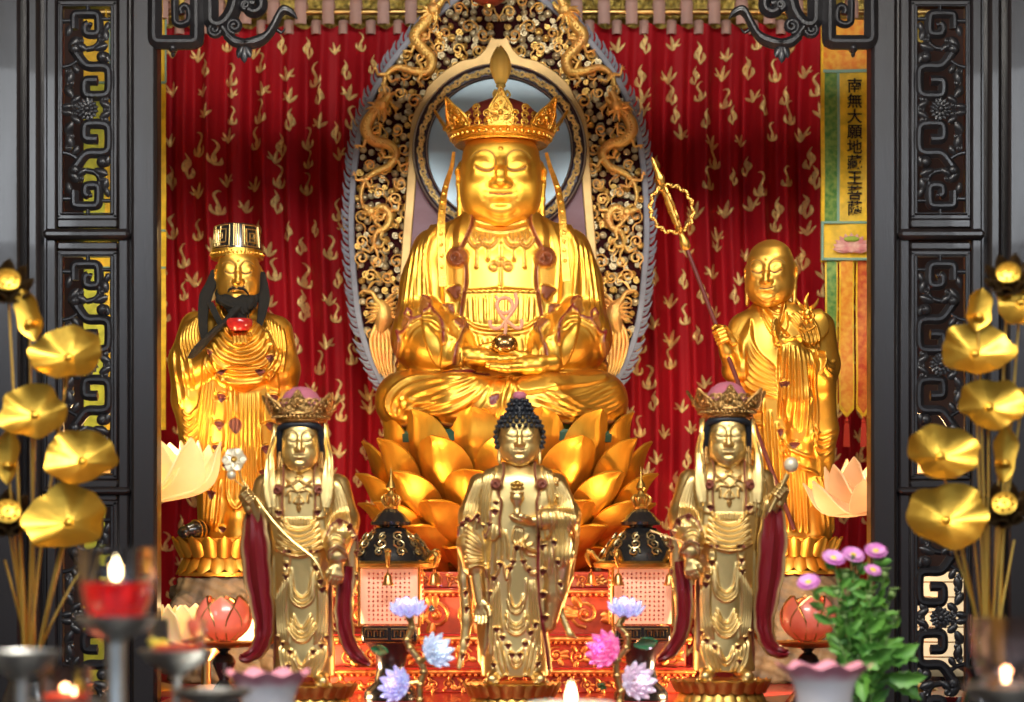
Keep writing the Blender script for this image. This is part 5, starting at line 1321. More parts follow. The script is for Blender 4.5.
    M_DR = M('dragon_gilding', (.95, .64, .18), .42, .75, var=.35, vscale=18, bump=.35, bscale=200, var_col=(.88, .44, .14))
    for sg in (1, -1):
        dragon([(433, 12), (424, 24), (415, 36), (422, 48), (432, 60), (428, 72), (414, 72), (398, 68), (387, 75), (384, 88), (390, 102), (398, 110)], 6.2, sg, (.7, -1))
        dragon([(381, 107), (370, 118), (366, 130), (374, 141), (388, 145), (396, 154), (390, 166), (377, 172), (366, 180), (361, 196), (366, 211), (376, 216)], 6.2, sg, (.6, -1))
        dragon([(372, 213), (383, 208), (390, 217), (386, 228), (377, 233), (374, 244), (378, 256), (374, 264)], 4.6, sg, (-1, -.5))
        # phoenix at the foot
        fx = lambda x: x if sg > 0 else 2*cx-x
        g = G(); q = lambda pts: W3([(fx(x), y, z) for x, y, z in pts], YA)
        g.tube(q([(368, 292, -3), (373, 294, -5), (377, 301, -6), (383, 309, -6), (384, 320, -5), (380, 332, -3)]), np.array((2.4, 2.2, 3.2, 8, 9.5, 5))*S, 12, sub=5)
        g.tube(q([(368, 292, -3), (363, 291, -3), (360, 294, -3)]), np.array((2.4, 1.2, .3))*S, 7, sub=3)
        for k in range(3): g.tube(q([(368, 290, -3), (371+k*2, 284-k, -3), (376+k*3, 281+k, -3)]), np.array((.9, .8, .2))*S, 5, sub=3)
        for k in range(6): g.tube(q([(378+k*1.2, 322, -5), (371+k*4, 340, -4), (374+k*3.4, 358+k*1.4, -3), (380+k*3, 374+k*2, -3)]), np.array((2.2, 1.9, 1.6, .5))*S, 6, sub=4)
        for k in range(6): g.tube(q([(384, 305+k*2.4, -8), (391+k*.8, 298+k*4, -8), (397, 290+k*6, -6)]), np.array((2., 1.8, .4))*S, 6, sub=3)
        for k in range(5): g.tube(q([(380, 308+k*2.4, -11), (373-k*.2, 305+k*4, -10), (366, 304+k*5, -7)]), np.array((1.6, 1.4, .4))*S, 6, sub=3)
        part('phoenix', g, M_DR, root)
    # clouds: little curled bosses with tails
    r = random.Random(5); g = G(); g2 = G(); dr_px = []
    def inside(x, y):
        xi = np.interp(y, h[:, 1], h[:, 0]); xo = np.interp(y, a[:, 1], a[:, 0]) if y > 40 else cx
        return xi+5 < x < xo-4
    pts = []
    for _ in range(16000):
        y = r.uniform(-22, 385); x = r.uniform(352, 499)
        if not inside(x, y): continue
        if all((x-u)**2+(y-v)**2 > 6.3**2 for u, v in pts): pts.append((x, y))
    for k, (x, y) in enumerate(pts):
        rr = r.uniform(3.0, 4.6); aa = r.uniform(0, 6.28)
        for sg in (1, -1):
            xx = x if sg > 0 else 2*cx-x
            gg = g if (k % 4) else g2
            gg.ell(W3([(xx, y, 5)], YA)[0], np.array((rr, rr*.8, rr*.85))*S, 9, 6)
            sp = np.array(spiral_pts((xx, y), rr*.95, rr*.3, aa, 1.2*sg, 10)); gg.tube(W3(np.c_[sp, np.full(10, 5-rr*.72)], YA), S*.8, 5)
    gv = G(); vp = []
    for _ in range(4000):
        y = r.uniform(-15, 380); x = r.uniform(352, 497)
        if not inside(x, y) or not inside(x-4, y) : continue
        if all((x-u)**2+(y-v)**2 > 15**2 for u, v in vp): vp.append((x, y))
    for x, y in vp:
        aa = r.uniform(0, 6.28); tr = r.choice((-1.3, 1.3)); rr = r.uniform(5.5, 7.5)
        for sg in (1, -1):
            sp = np.array(spiral_pts((0, 0), rr, 1.4, aa, tr, 16)); sp = np.c_[(x+sp[:, 0]) if sg > 0 else 2*cx-x-sp[:, 0], y+sp[:, 1]]; n_ = len(sp)
            gv.tube(W3(np.c_[sp, np.full(n_, 1.)], YA), np.linspace(.7, 1.5, n_)*S, 6)
            q = sp[0]; gv.tube(W3([[*q, 1], [q[0]+sg*3, q[1]+4, 1], [q[0]+sg*2, q[1]+9, 2]], YA), np.array((.8, .9, .2))*S, 5, sub=3)
    tag(part('gilt_tendrils', gv, M_DR, root), kind='stuff')
    tag(part('cloud_scrolls', g, SILVER_GOLD, root), kind='stuff'); tag(part('gilt_cloud_scrolls', g2, GOLD_CARVE, root), kind='stuff')
aureole()

# ------------------------------------------------------------------ giant lotus throne
YT = 6.25
def throne():
    S = YT/F; c0 = 507.; root = thing('lotus_throne', 'giant golden lotus of upright overlapping petals carrying the seated buddha', 'lotus throne', P(c0, 572, YT))
    z = lambda y: CZ+(HY-y)*S; cw = np.array(((c0-512)*S, YT, 0)); SY = .74
    g = G().lathe(np.array([(60*S, z(572)), (66*S, z(566)), (64*S, z(556)), (78*S, z(540)), (96*S, z(505)), (106*S, z(470)), (112*S, z(446)), (113*S, z(440)), (0, z(440))]), cw, 56, sy=SY)
    part('core', g, GOLD_OLD, root)
    part('seed_plate', G().lathe(np.array([(110*S, z(447)), (120*S, z(445)), (121*S, z(437)), (118*S, z(434)), (0, z(434))]), cw, 56, sy=SY), M('green_lacquer', (.02, .075, .05), .4), root)
    def ring(n, off, rb, yb, rt, yt, w, belly=.2):
        for i in range(n):
            a = 2*PI*(i+off)/n-PI/2
            L = math.hypot((yb-yt), (rt-rb)); tilt = math.atan2(rt-rb, yb-yt)
            # outside of the petal is convex, the tip pinches to a point
            v = np.linspace(0, 1, 15)[:, None]; u = np.linspace(-1, 1, 11)[None]
            prof = np.where(v < .52, .5+.5*np.sin(v/.52*PI/2), np.cos(np.clip((v-.52)/.48, 0, 1)*PI/2)**.52); prof = np.maximum(prof, .012)
            ridge = -.035*w*np.exp(-(u*prof/.06)**2)*(v > .5)
            x = u*prof*w/2; y = .30*w*(prof*u)**2*(1-.3*v)-belly*L*np.sin(v*PI*.86)-.09*L*np.clip((v-.72)/.28, 0, 1)**2+ridge; zz = np.broadcast_to(v*L, x.shape)
            Mx = np.stack((x, y, zz), 2)*S
            Mx = Mx@rx(tilt).T if False else Mx@np.array(((1, 0, 0), (0, math.cos(tilt), -math.sin(tilt)), (0, math.sin(tilt), math.cos(tilt)))).T
            Mx = Mx@rz(a+PI/2).T+np.array((math.cos(a)*rb*S, math.sin(a)*rb*S*SY, z(yb)))+cw
            g = G().sheet(Mx, 2.6*S); part('petal', g, GOLD_PETAL, root, angle=60)
    ring(12, .5, 104, 488, 115, 412, 60, .15); ring(12, 0, 107, 508, 132, 437, 59, .15); ring(12, .5, 104, 530, 143, 468, 57, .14)
    ring(12, 0, 96, 548, 140, 496, 54, .13); ring(12, .5, 86, 562, 126, 520, 49, .12); ring(12, 0, 74, 573, 106, 543, 44, .1)
throne()
def jewel():
    S = YB/F; c = W3([(505, 354, -88)], YB)[0]; r = thing('jewel_orb', 'dark bronze orb with pale pink looped flame, resting in the hands of the seated buddha', 'ornament', c+np.array((0, 0, -9*S)))
    part('orb', G().ell(c, S*np.array((12.5, 11, 10.5)), 24, 16), M('bronze', (.42, .24, .09), .25, 1., var=.4), r)
    g = G(); d = lambda pts: W3([(x, y, -90) for x, y in pts], YB)
    loop = spiral_pts((505, 317), 7.4, 7.4, 0, 1, 20)[:-1]
    g.tube(d(loop), S*1.9, 8, closed=True)
    g.tube(d([(499, 322), (503, 328), (509, 333), (515, 338), (520, 338), (521.5, 333), (520, 330)]), S*1.9, 8, sub=5); g.tube(d([(515, 305), (516.5, 314), (513, 322), (507, 330), (502, 337), (496, 339), (491.5, 336), (491, 331)]), S*1.9, 8, sub=5)
    g.tube(d([(496, 308), (499, 311), (504, 309)]), S*1.6, 8, sub=4); g.tube(d([(506, 330), (506, 338), (505, 346)]), S*1.8, 8, sub=4)
    part('flame_loop', g, M('rose_enamel', (.62, .33, .22), .35, .3, coat=.3), r)
jewel()
# ------------------------------------------------------------------ carved screens and hanging brackets
YD = 5.4
def fret(sg, x0, x1, y0, y1, parent, name='carved_fretwork', petals=14):
    """scroll fretwork filling an opening; drawn once for a 50 x 204 field and mirrored"""
    S = YD/F; g = G(); kx = (x1-x0)/50; ky = (y1-y0)/204
    def to(p, d=0.):
        a = np.asarray(p, float); u = a[:, 0] if sg > 0 else 50-a[:, 0]
        return W3(np.c_[x0+u*kx, y0+a[:, 1]*ky, np.full(len(a), d) if np.isscalar(d) else d], YD)
    pr = RECT(1, .9, .75)
    for mir in (0, 1):
        f = (lambda p: [(x, 204-y) for x, y in p]) if mir else (lambda p: p)
        def band(p, w=4.7, d=0., up=(0, -1, 0)): g.sweep(spl(to(f(p), d), 6), pr, w*S, up=up)
        sq = lambda p: p
        band([(12, 22), (12, 12), (13, 8), (18, 7), (32, 7), (36, 9), (37, 14), (37, 24), (34, 27), (27, 27), (24, 25), (24, 19), (27, 17)])
        band([(27, 17), (30, 18)], 2.4); band([(37, 22), (38, 34), (33, 40), (24, 42)], 3)
        band([(10, 40), (15, 47), (22, 56), (28, 59), (40, 59), (46, 61), (48, 66), (48, 80), (46, 86), (40, 88), (28, 88), (24, 86), (23, 80), (24, 74), (29, 73), (36, 73)], 5.2)
        band([(48, 66), (52, 66)], 2.6); band([(-2, 60), (8, 58), (18, 52)], 2.2); band([(-2, 14), (12, 14)], 2.4); band([(37, 12), (52, 12)], 2.); band([(26, -2), (26, 7)], 2.2); band([(30, 88), (27, 94)], 3)
        # leaves and buds
        for x, y, a, L, w_ in ((12, 36, .6, 15, 9), (20, 40, 2.2, 12, 7), (40, 40, 1.2, 14, 8), (45, 50, -.4, 11, 7), (8, 70, .2, 14, 8), (7, 84, -.5, 13, 8), (14, 92, .9, 11, 7), (44, 97, 2.2, 12, 7), (14, 62, 2.6, 10, 6), (7, 24, .2, 11, 6), (44, 28, -.2, 12, 7), (5, 99, 1.4, 10, 6), (46, 20, .3, 10, 5)):
            Mx = petal(w_*S*kx, L*S*ky, -.35, .1, .45, 7, 8, base=.35, belly=.12); Mx = Mx-np.array((0, 0, L*S*ky/2))
            c = to(f([(x, y)]), -2.)[0]; aa = (a if sg > 0 else -a)*(-1 if mir else 1)+(PI if mir else 0); g.sheet(Mx@ry(aa).T+c, 2.2*S)
        for x, y, rr in ((9, 76, 3.2), (13, 98, 3.), (44, 92, 3.4), (19, 34, 3.), (41, 33, 2.8), (7, 64, 2.8), (46, 102, 3)):
            p = np.array(spiral_pts((x, y), rr*1.3, rr*.3, 1., 1.3, 14)); g.tube(to(f(list(map(tuple, p))), -2.), 1.5*S, 6); g.ell(to(f([(x, y)]), -1.)[0], (rr*S, rr*S*.8, rr*S), 9, 6)
        for x, y in ((10, 36), (38, 44)):   # little beast heads with an eye
            g.ell(to(f([(x+3, y+6)]), -2)[0], np.array((6, 4.5, 6))*S, 10, 8); g.ell(to(f([(x+5, y+4)]), -6)[0], 1.3*S, 6, 4)
    c = to([(26, 102)], -2.)[0]
    for k, (R_, n, d) in enumerate(((11.5, petals, 0), (7.5, 10, -2.4))):
        for i in range(n):
            a = i*2*PI/n+k*.2; Mx = petal(6.4*S*(1-.2*k), R_*S, -.3, -.12, .5, 5, 6, base=.4, belly=.12)@ry(a).T; g.sheet(Mx+c+np.array((0, d*S, 0)), 1.6*S)
    g.ell(c+np.array((0, -4*S, 0)), np.array((3.6, 2.4, 3.6))*S, 10, 6)
    part(name, g, WOOD_CARVE, parent)
def screen(sg, label):
    S = YD/F; X = (lambda x: x) if sg > 0 else (lambda x: 1028-x)
    piv = P(X(66), 110, YD); zf = 0.
    root = thing('carved_screen', label, 'carved screen', (piv[0], YD, 0), 'carved screens flanking the shrine')
    ybot = HY+CZ/S
    def bx(x0, x1, y0, y1, d0, d1, bev=1.2):
        a, b = sorted((X(x0), X(x1))); lo = W3([(a, y1, d0)], YD)[0]; hi = W3([(b, y0, d1)], YD)[0]; return lo, hi, bev*S
    def mk(name, boxes):
        g = G()
        for b in boxes: lo, hi, bv = bx(*b); g.box(lo, hi, bv)
        part(name, g, WOOD, root)
    yt = -120
    mk('outer_post', [(-60, 22, yt, ybot, -10, 26, 3)])
    mk('outer_moulding', [(27, 41, yt, ybot, -6, 20, 4), (21, 28, yt, ybot, 6, 20, .5), (40, 47, yt, ybot, 6, 20, .5)])
    mk('inner_post', [(132, 158, yt, ybot, -8, 22, 3.5), (128, 133, yt, ybot, 4, 18, .5)])
    mk('stile', [(46, 57, yt, ybot, -2, 14, 2)]); mk('stile', [(118, 129, yt, ybot, -2, 14, 2)])
    panels = [(-2+8, 214), (256, 474), (506, 730)]
    rails = [(yt, 1), (219, 228), (242, 250), (480, 488), (494, 501), (736, 760)]
    
    for a, b in rails: mk('rail', [(57.2, 117.8, a, b, -1.2, 13.5, 1.5)])
    mk('band_rail', [(44, 131, 229.5, 240.5, -9, 12, 4)]); mk('band_rail', [(44, 131, 487, 495, -7, 12, 3)])
    mk('bottom_panel', [(46, 129, 760, ybot, 2, 10, 1)])
    mk('lintel', [(-60, 158, yt-60, yt, -12, 26, 3)])
    for a, b in panels:
        # moulded frame round the opening
        g = G()
        for q in ((57, 62, a-5, b+5), (112, 118, a-5, b+5), (57, 118, a-6, a), (57, 118, b, b+6)): lo, hi, bv = bx(*q, -1, 13, 1.6); g.box(lo, hi, bv)
        o = part('panel_frame', g, WOOD, root)
        g = G(); x0, x1 = sorted((X(61.5), X(112.5)))
        lp = np.array([(x0, a+.5), (x1, a+.5), (x1, b-.5), (x0, b-.5)]); g.sweep(W3(np.c_[lp, np.full(4, -1.)], YD), RECT(1, 1, .5), 1.8*S, closed=True, up=(0, -1, 0)); part('bead', g, WOOD_CARVE, o)
        fret(sg, x0+1, x1-1, a+1, b-1, root)
    for o in list(root.children):       # swing the leaf to its slight lean
        pass
    root.rotation_euler = (0, -sg*math.radians(1.0), 0) if False else (0, 0, 0)
    return root
screen(1, 'dark carved wooden screen with fretwork panels, left of the shrine behind the gold lotus leaves')
screen(-1, 'dark carved wooden screen with fretwork panels, right of the shrine behind the potted asters')
def bracket(sg, label):
    S = YD/F; X = (lambda x: x) if sg > 0 else (lambda x: 1026-x); root = thing('hanging_bracket', label, 'bracket', P(X(215), 20, YD-.02), 'carved brackets under the lintel')
    d = lambda p, z=-6.: W3([(X(x), y, z) for x, y in p], YD); pr = RECT(1, 1.1, .8)
    def band(g, p, w, sub=6, z=-6.): 
        c = spl(d(p, z), sub) if sub else d(p, z)
        r = np.interp(np.linspace(0, 1, len(c)), np.linspace(0, 1, len(w)), w)*S if np.ndim(w) else w*S
        g.sweep(c, pr, r, up=(0, -1, 0))
    g = G()
    band(g, [(156, -40), (156, 20), (156, 38), (158, 43), (164, 44), (190, 44), (196, 43), (198, 38), (198, 0), (198, -40)], 7)
    band(g, [(176, -20), (176, 18), (178, 25), (184, 26), (190, 22), (190, 12), (186, 8), (182, 11), (183, 16)], 3.6)
    band(g, [(150, -10), (150, -40)], 4)
    g.ell(d([(174, 50)])[0], np.array((4.6, 6, 5))*S, 12, 8); g.ell(d([(174, 56)])[0], np.array((2.2, 3, 3))*S, 8, 6)
    part('square_scroll', g, WOOD_CARVE, root)
    g = G(); band(g, [(212, -40), (212, 14), (213, 24), (219, 27), (226, 24), (234, 12), (238, -10), (238, -40)], 7.6)
    band(g, [(238, -6), (246, -2), (256, -1), (262, 2), (262, 10), (256, 14), (250, 12), (251, 6), (256, 6)], 5.8); band(g, [(252, -40), (252, -2)], 5)
    sp = spiral_pts((216, 32), 7, 1.2, 0, 1.6, 20); band(g, sp, 3.0, 0, -9.)
    for k, (r0, x0, y0) in enumerate(((7.5, 236, 29), (4.5, 247, 8))): band(g, spiral_pts((x0, y0), r0, 1.2, PI*.5, 1.6, 20), 3.2, 0, -10.)
    part('cloud_scroll', g, WOOD_CARVE, root)
    g = G()
    for k in range(4): band(g, [(222+k*2, 26+k*4), (232+k*2, 40+k*2), (248+k*2, 47-k), (262+k*2, 44-k*2), (272+k, 34-k*2), (279+k, 20-k*2), (286, 14-k), (293, 17-k), (298, 21)], [4.4, 4.4, 4.4, 4.2, 4, 3.6, 3, 2.2, .8], 5, -8-(k % 2)*2)
    for a, L in ((2.7, 16), (3.1, 20), (3.5, 16)): g.sheet(petal(8*S, L*S, -.3, 0, .5, 7, 8, belly=.1)@ry(sg*a).T+d([(245, 46)], -10.)[0], 2*S)
    band(g, [(276, 30), (282, 34), (286, 30)], [2, 1.6, .5], 5)
    part('leaf_tail', g, WOOD_CARVE, root)
bracket(1, 'black carved scroll bracket at the top left corner of the shrine opening'); bracket(-1, 'black carved scroll bracket at the top right corner of the shrine opening')
struct('beam_lintel', G().box(P(100, -20, YD)+np.array((0, -.04, 0)), P(930, -95, YD)+np.array((0, .06, 0)), .01), WOOD)

# ------------------------------------------------------------------ banners
YN = 6.62
def cloth(name, x0, x1, y0, y1, mat, parent, d=0., wave=1.2, pts=None, th=1.0):
    S = YN/F; x = np.linspace(x0, x1, 9); y = np.linspace(y0, y1, 40); Xg, Yg = np.meshgrid(x, y, indexing='ij')
    if pts:   # pointed lower end
        u = np.abs((Xg-(x0+x1)/2)/((x1-x0)/2)); Yg = y0+(Yg-y0)*(1-(pts*u)/(y1-y0))
    Z = d+wave*np.sin(Yg/23+Xg/9)
    return part(name, G().sheet(W3(np.stack((Xg, Yg, Z), -1).reshape(-1, 3), YN).reshape(Xg.shape+(3,)), th*S), mat, parent)
SILK_Y = M('yellow_silk', (.95, .62, .03), .55, var=.35, vscale=30); SILK_G = M('green_brocade', (.06, .20, .04), .6, var=.7, vscale=60, var_col=(.25, .38, .08)); SILK_R = M('red_brocade', (.48, .05, .015), .6, var=.7, vscale=50, var_col=(.70, .25, .04))
SILK_O = M('orange_brocade', (.75, .22, .02), .6, var=.7, vscale=45, var_col=(.85, .50, .06)); SILK_L = M('lime_silk', (.62, .66, .05), .55, var=.4, vscale=30); SILK_T = M('teal_braid', (.22, .40, .33), .6); INK = M('black_ink', (.008, .008, .008), .8)
def text_mesh(ch, size, bold=.012):
    cu = bpy.data.curves.new('glyph', 'FONT'); cu.body = ch; cu.size = size; cu.align_x = 'CENTER'; cu.align_y = 'CENTER'; cu.extrude = size*.012; cu.offset = size*bold
    o = bpy.data.objects.new('glyph', cu); COL.objects.link(o); bpy.context.view_layer.update()
    me = bpy.data.meshes.new_from_object(o.evaluated_get(bpy.context.evaluated_depsgraph_get())); V = np.zeros(len(me.vertices)*3); me.vertices.foreach_get('co', V); V = V.reshape(-1, 3)
    Fc = [tuple(p.vertices) for p in me.polygons]; bpy.data.objects.remove(o); bpy.data.curves.remove(cu); bpy.data.meshes.remove(me); return V, Fc
def hang(r, x0, x1):
    g = G().tube(W3([(x0-1, 19, 0), (x1+1, 19, 0)], YN), .004, 8); o = part('hanging_rod', g, BRASS, r)
    for x in (x0+4, x1-4):
        p = W3([(x, 19, 0)], YN)[0]; part('cord', G().tube(np.array([p, (p[0], p[1], 3.9)]), .0025, 6), SILK_Y, o)
def banner_right():
    S = YN/F; r = thing('prayer_banner', 'yellow silk banner with black brush characters and a pink lotus panel, right of the monk', 'banner', P(848, 440, YN), 'silk banners beside the curtain')
    cloth('header', 823, 876, 20, 70, SILK_O, r, -1.5); cloth('header_braid', 823, 876, 70, 73, SILK_T, r, -2.2)
    cloth('side_strip', 824.5, 837, 73, 224, SILK_G, r, -.5); cloth('side_braid', 821, 824.5, 40, 224, SILK_Y, r, -.8); cloth('side_braid', 837, 839.5, 73, 224, SILK_T, r, -1.2)
    cloth('field', 839, 872, 73, 224, SILK_Y, r, -.6); cloth('side_braid', 871, 876, 73, 224, SILK_G, r, -.8)
    g = G()
    for i, ch in enumerate('南無大願地藏王菩薩'):
        V, Fc = text_mesh(ch, 15.5*S, .014); p = W3([(854, 87.5+i*15.3, -4)], YN)[0]
        g.add(np.stack((V[:, 0]*1.0, -V[:, 2], V[:, 1]*.98), 1)+p, Fc)
    part('characters', g, INK, r, angle=None)
    cloth('lotus_panel', 821, 875, 223, 260, SILK_Y, r, -3); 
    g = G()
    for q in ((823.1, 872.9, 222, 224.5), (823.1, 872.9, 258.5, 261), (820.5, 823, 222, 261), (873, 875.5, 222, 261)):
        lo = W3([(q[0], q[3], -5.5)], YN)[0]; hi = W3([(q[1], q[2], -2)], YN)[0]; g.box(lo, hi, .4*S)
    part('panel_border', g, SILK_T, r)
    g = G(); c = W3([(850, 247, -8)], YN)[0]
    for i in range(11):
        a = -1.45+i*.29; Mx = petal(9*S, (22+5*abs(math.cos(a)))*S, -.1, 0, .5, 5, 6)@ry(a).T*np.array((.82, 1, .66)); g.sheet(Mx+c+np.array((0, -.4*S*(i % 2), -5*S)), 1.*S)
    for i in range(7):
        a = -1.5+i*.5; Mx = petal(7*S, 11*S, -.1, 0, .5, 5, 6)@ry(PI-a).T*np.array((1.5, 1, .55)); g.sheet(Mx+c+np.array((0, -1.2*S, -1*S)), 1.*S)
    part('lotus_motif', g, M('pink_applique', (.62, .22, .24), .6, var=.5, vscale=40, var_col=(.8, .5, .42)), r)
    part('lotus_centre', G().ell(c+np.array((0, -1.6*S, 6.5*S)), np.array((8, 1.2, 2.8))*S, 16, 6), M('lime_applique', (.30, .42, .05), .6), r)
    for x0, x1, m in ((825, 837.5, SILK_G), (839, 854, SILK_O), (856, 871, SILK_R)):
        o = cloth('tail', x0+1.6, x1-1.6, 260, 413, m, r, -1.4, 1.6, 8); cloth('tail_border', x0, x1, 260, 418, SILK_Y, r, .2, 1.6, 9)
        g = G(); xm = (x0+x1)/2
        for k in range(9): g.tube(W3([(xm, 416, -1), (xm+(k-4)*.5, 426, -1), (xm+(k-4)*.75, 447, -1)], YN), .6*S, 5)
        g.ell(W3([(xm, 421, -1)], YN)[0], 2.4*S, 8, 6); part('tassel', g, M('tassel_red', (.5, .04, .02), .7), r)
    cloth('backing', 821, 876, 20, 262, SILK_Y, r, 2); hang(r, 821, 876)
def banner_left(x0, x1, label, yy=440):
    r = thing('prayer_banner', label, 'banner', P((x0+x1)/2, yy, YN), 'silk banners beside the curtain'); k = (x1-x0)
    cloth('header', x0, x1, 20, 82, SILK_Y, r, -1.2); cloth('field', x0, x1-k*.2, 84, 230, SILK_L, r, -.4); cloth('side_strip', x1-k*.2, x1, 84, 430, SILK_Y, r, -.3)
    cloth('field', x0, x1-k*.2, 268, yy, SILK_L, r, -.6); cloth('panel', x0, x1+.6, 232, 267, SILK_Y, r, -1.6)
    g = G()
    for y in (83, 231, 268): g.box(W3([(x0, y+1, -3)], YN)[0], W3([(x1, y-1, 0)], YN)[0], .3*YN/F)
    g.box(W3([(x1-.6, 83, -3)], YN)[0], W3([(x1+.9, 20, -1)], YN)[0]); part('braid', g, SILK_T, r); hang(r, x0, x1)
banner_right(); banner_left(118, 166, 'yellow-green silk banner half hidden by the left screen, beside the elder'); banner_left(84, 110, 'narrow yellow-green silk banner seen only through the left screen fretwork', 700)
# ------------------------------------------------------------------ altar tables and tiers
def pz(y, Y): return CZ+(HY-y)*Y/F
TABLE_Z = 1.172
def altar():
    r = thing('altar_table', 'long red and gold carved altar table carrying the front row of golden statues', 'altar', (0, 5.9, 0))
    part('top', G().prism([(-.94, 4.70), (.94, 4.70), (.94, 5.52), (1.3, 5.52), (1.3, 6.88), (-1.3, 6.88), (-1.3, 5.52), (-.94, 5.52)], lambda q: q, TABLE_Z-.05, TABLE_Z), RED_LAC, r)
    part('front_panel', G().box((-.93, 4.74, .35), (.93, 4.78, TABLE_Z-.05), .004), RED_LAC, r)
    for x in (-.88, .88):
        for y in (4.80, 6.80): part('leg', G().box((x-.05, y-.05, 0), (x+.05, y+.05, TABLE_Z-.05), .008), RED_LAC, r)
altar()
def carved_band(g, x0, x1, z0, z1, y, S, seed, n=None):
    """relief of running scrolls, buds and leaves across a band"""
    q = random.Random(seed); h = z1-z0; n = n or max(3, int((x1-x0)/(h*1.05)))
    for i in range(n):
        cx = x0+(i+.5)*(x1-x0)/n; cz = (z0+z1)/2+q.uniform(-.05, .05)*h; s = 1 if i % 2 else -1
        p = np.array(spiral_pts((0, 0), .40*h, .07*h, q.uniform(0, 6), 1.7*s, 20)); g.tube(np.c_[cx+p[:, 0]*1.1, np.full(20, y), cz+p[:, 1]], .055*h, 6)
        g.ell((cx, y, cz), (.12*h, .08*h, .12*h), 8, 5)
        for k in range(4):
            a = q.uniform(0, 6.28); Mx = petal(.24*h, .42*h, -.3, -.1, .5, 5, 6, belly=.15)@ry(a).T; g.sheet(Mx+np.array((cx+.22*h*math.sin(a), y-.03*h, cz+.22*h*math.cos(a))), .05*h)
RED_CARVE = M('red_lacquer_carving', (.42, .045, .018), .36, var=.4, vscale=30, coat=.2); GILT_RELIEF = M('gilt_relief', (.70, .34, .09), .42, .85, var=.6, vscale=40, var_col=(.42, .06, .02), bump=.2)
def tiers():
    Y0 = 5.62; S = Y0/F; X = lambda x, Y: (x-512)*Y/F
    r = thing('throne_pedestal', 'stepped red pedestal with gilt carved bands under the giant lotus', 'pedestal', (0, 6.1, TABLE_Z))
    # (y_top, y_bottom, half width px, front depth)
    lv = [(572, 588, 170, 5.86), (588, 596, 178, 5.80), (596, 634, 172, 5.82), (634, 644, 182, 5.72), (644, 668, 176, 5.74), (668, 676, 186, 5.66), (676, 696, 180, 5.68)]
    for k, (a, b, hw, Y) in enumerate(lv):
        z1, z0 = pz(a, Y), max(pz(b, Y), TABLE_Z); x = hw*Y/F; xc = X(510, Y); z0 = TABLE_Z if k == len(lv)-1 else z0
        part('tier', G().box((xc-x, Y, z0), (xc+x, 6.75, z1), .004), RED_CARVE if k % 2 == 0 else RED_LAC, r)
        if k % 2 == 0:
            g = G(); carved_band(g, xc-x+.01, xc+x-.01, z0+.004, z1-.004, Y-.002, S, k); part('carved_band', g, GILT_RELIEF, r)
        else:
            g = G().tube(np.array([(xc-x, Y, (z0+z1)/2), (xc+x, Y, (z0+z1)/2)]), (z1-z0)*.32, 10)
            for i in range(60): g.ell((xc-x+(i+.5)*2*x/60, Y-.004, z0+(z1-z0)*.12), (.006, .005, .005), 6, 4)
            part('gilt_moulding', g, GILT_RELIEF, r)
tiers()
ROCK_M = M('carved_rock', (.085, .07, .055), .6, var=.6, vscale=12, var_col=(.26, .19, .10), bump=.6, bscale=22)
def rocks(name, cx, ytop, w, Y, seed, label):
    z1 = pz(ytop, Y); S = Y/F; q = random.Random(seed); s = Sculpt((-w-14, -50, -12), (w+14, 50, (z1-TABLE_Z)/S+6), 2.2)
    H = (z1-TABLE_Z)/S
    for i in range(30):
        t = q.random(); c = (q.uniform(-w, w)*(1-.25*t), q.uniform(-34, 30), t*H*.82); rr = q.uniform(9, 20)
        s.el(c, (rr*q.uniform(.8, 1.4), rr, rr*q.uniform(.6, 1.2)), 3, R=ry(q.uniform(-.6, .6))@rz(q.uniform(0, 3)))
    s.loft([(0-2, 0, 0, w*.96, 40), (-H*.6, 0, 0, w*.85, 38), (-H+1, 0, 0, w*.8, 36)], 4)
    V, Q = s.mesh(); V[:, 2] = np.clip(V[:, 2], 0, H)
    N = vnormals(V, Q); V += N*(1.6*np.sin(V[:, :1]*.33+V[:, 2:]*.21)*np.cos(V[:, 2:]*.4+V[:, 1:2]*.3))*(V[:, 2:] < H-1)*(V[:, 2:] > 1)
    c = np.array(((cx-512)*S, Y, TABLE_Z)); solo(name, (V*S+c, Q, {'paint': np.zeros(len(V))}), ROCK_M, label, 'rock base')
rocks('rock_base', 224, 577, 58, 6.2, 4, 'craggy carved rock base under the bearded elder'); rocks('rock_base', 794, 575, 62, 6.2, 9, 'craggy carved rock base under the young monk')

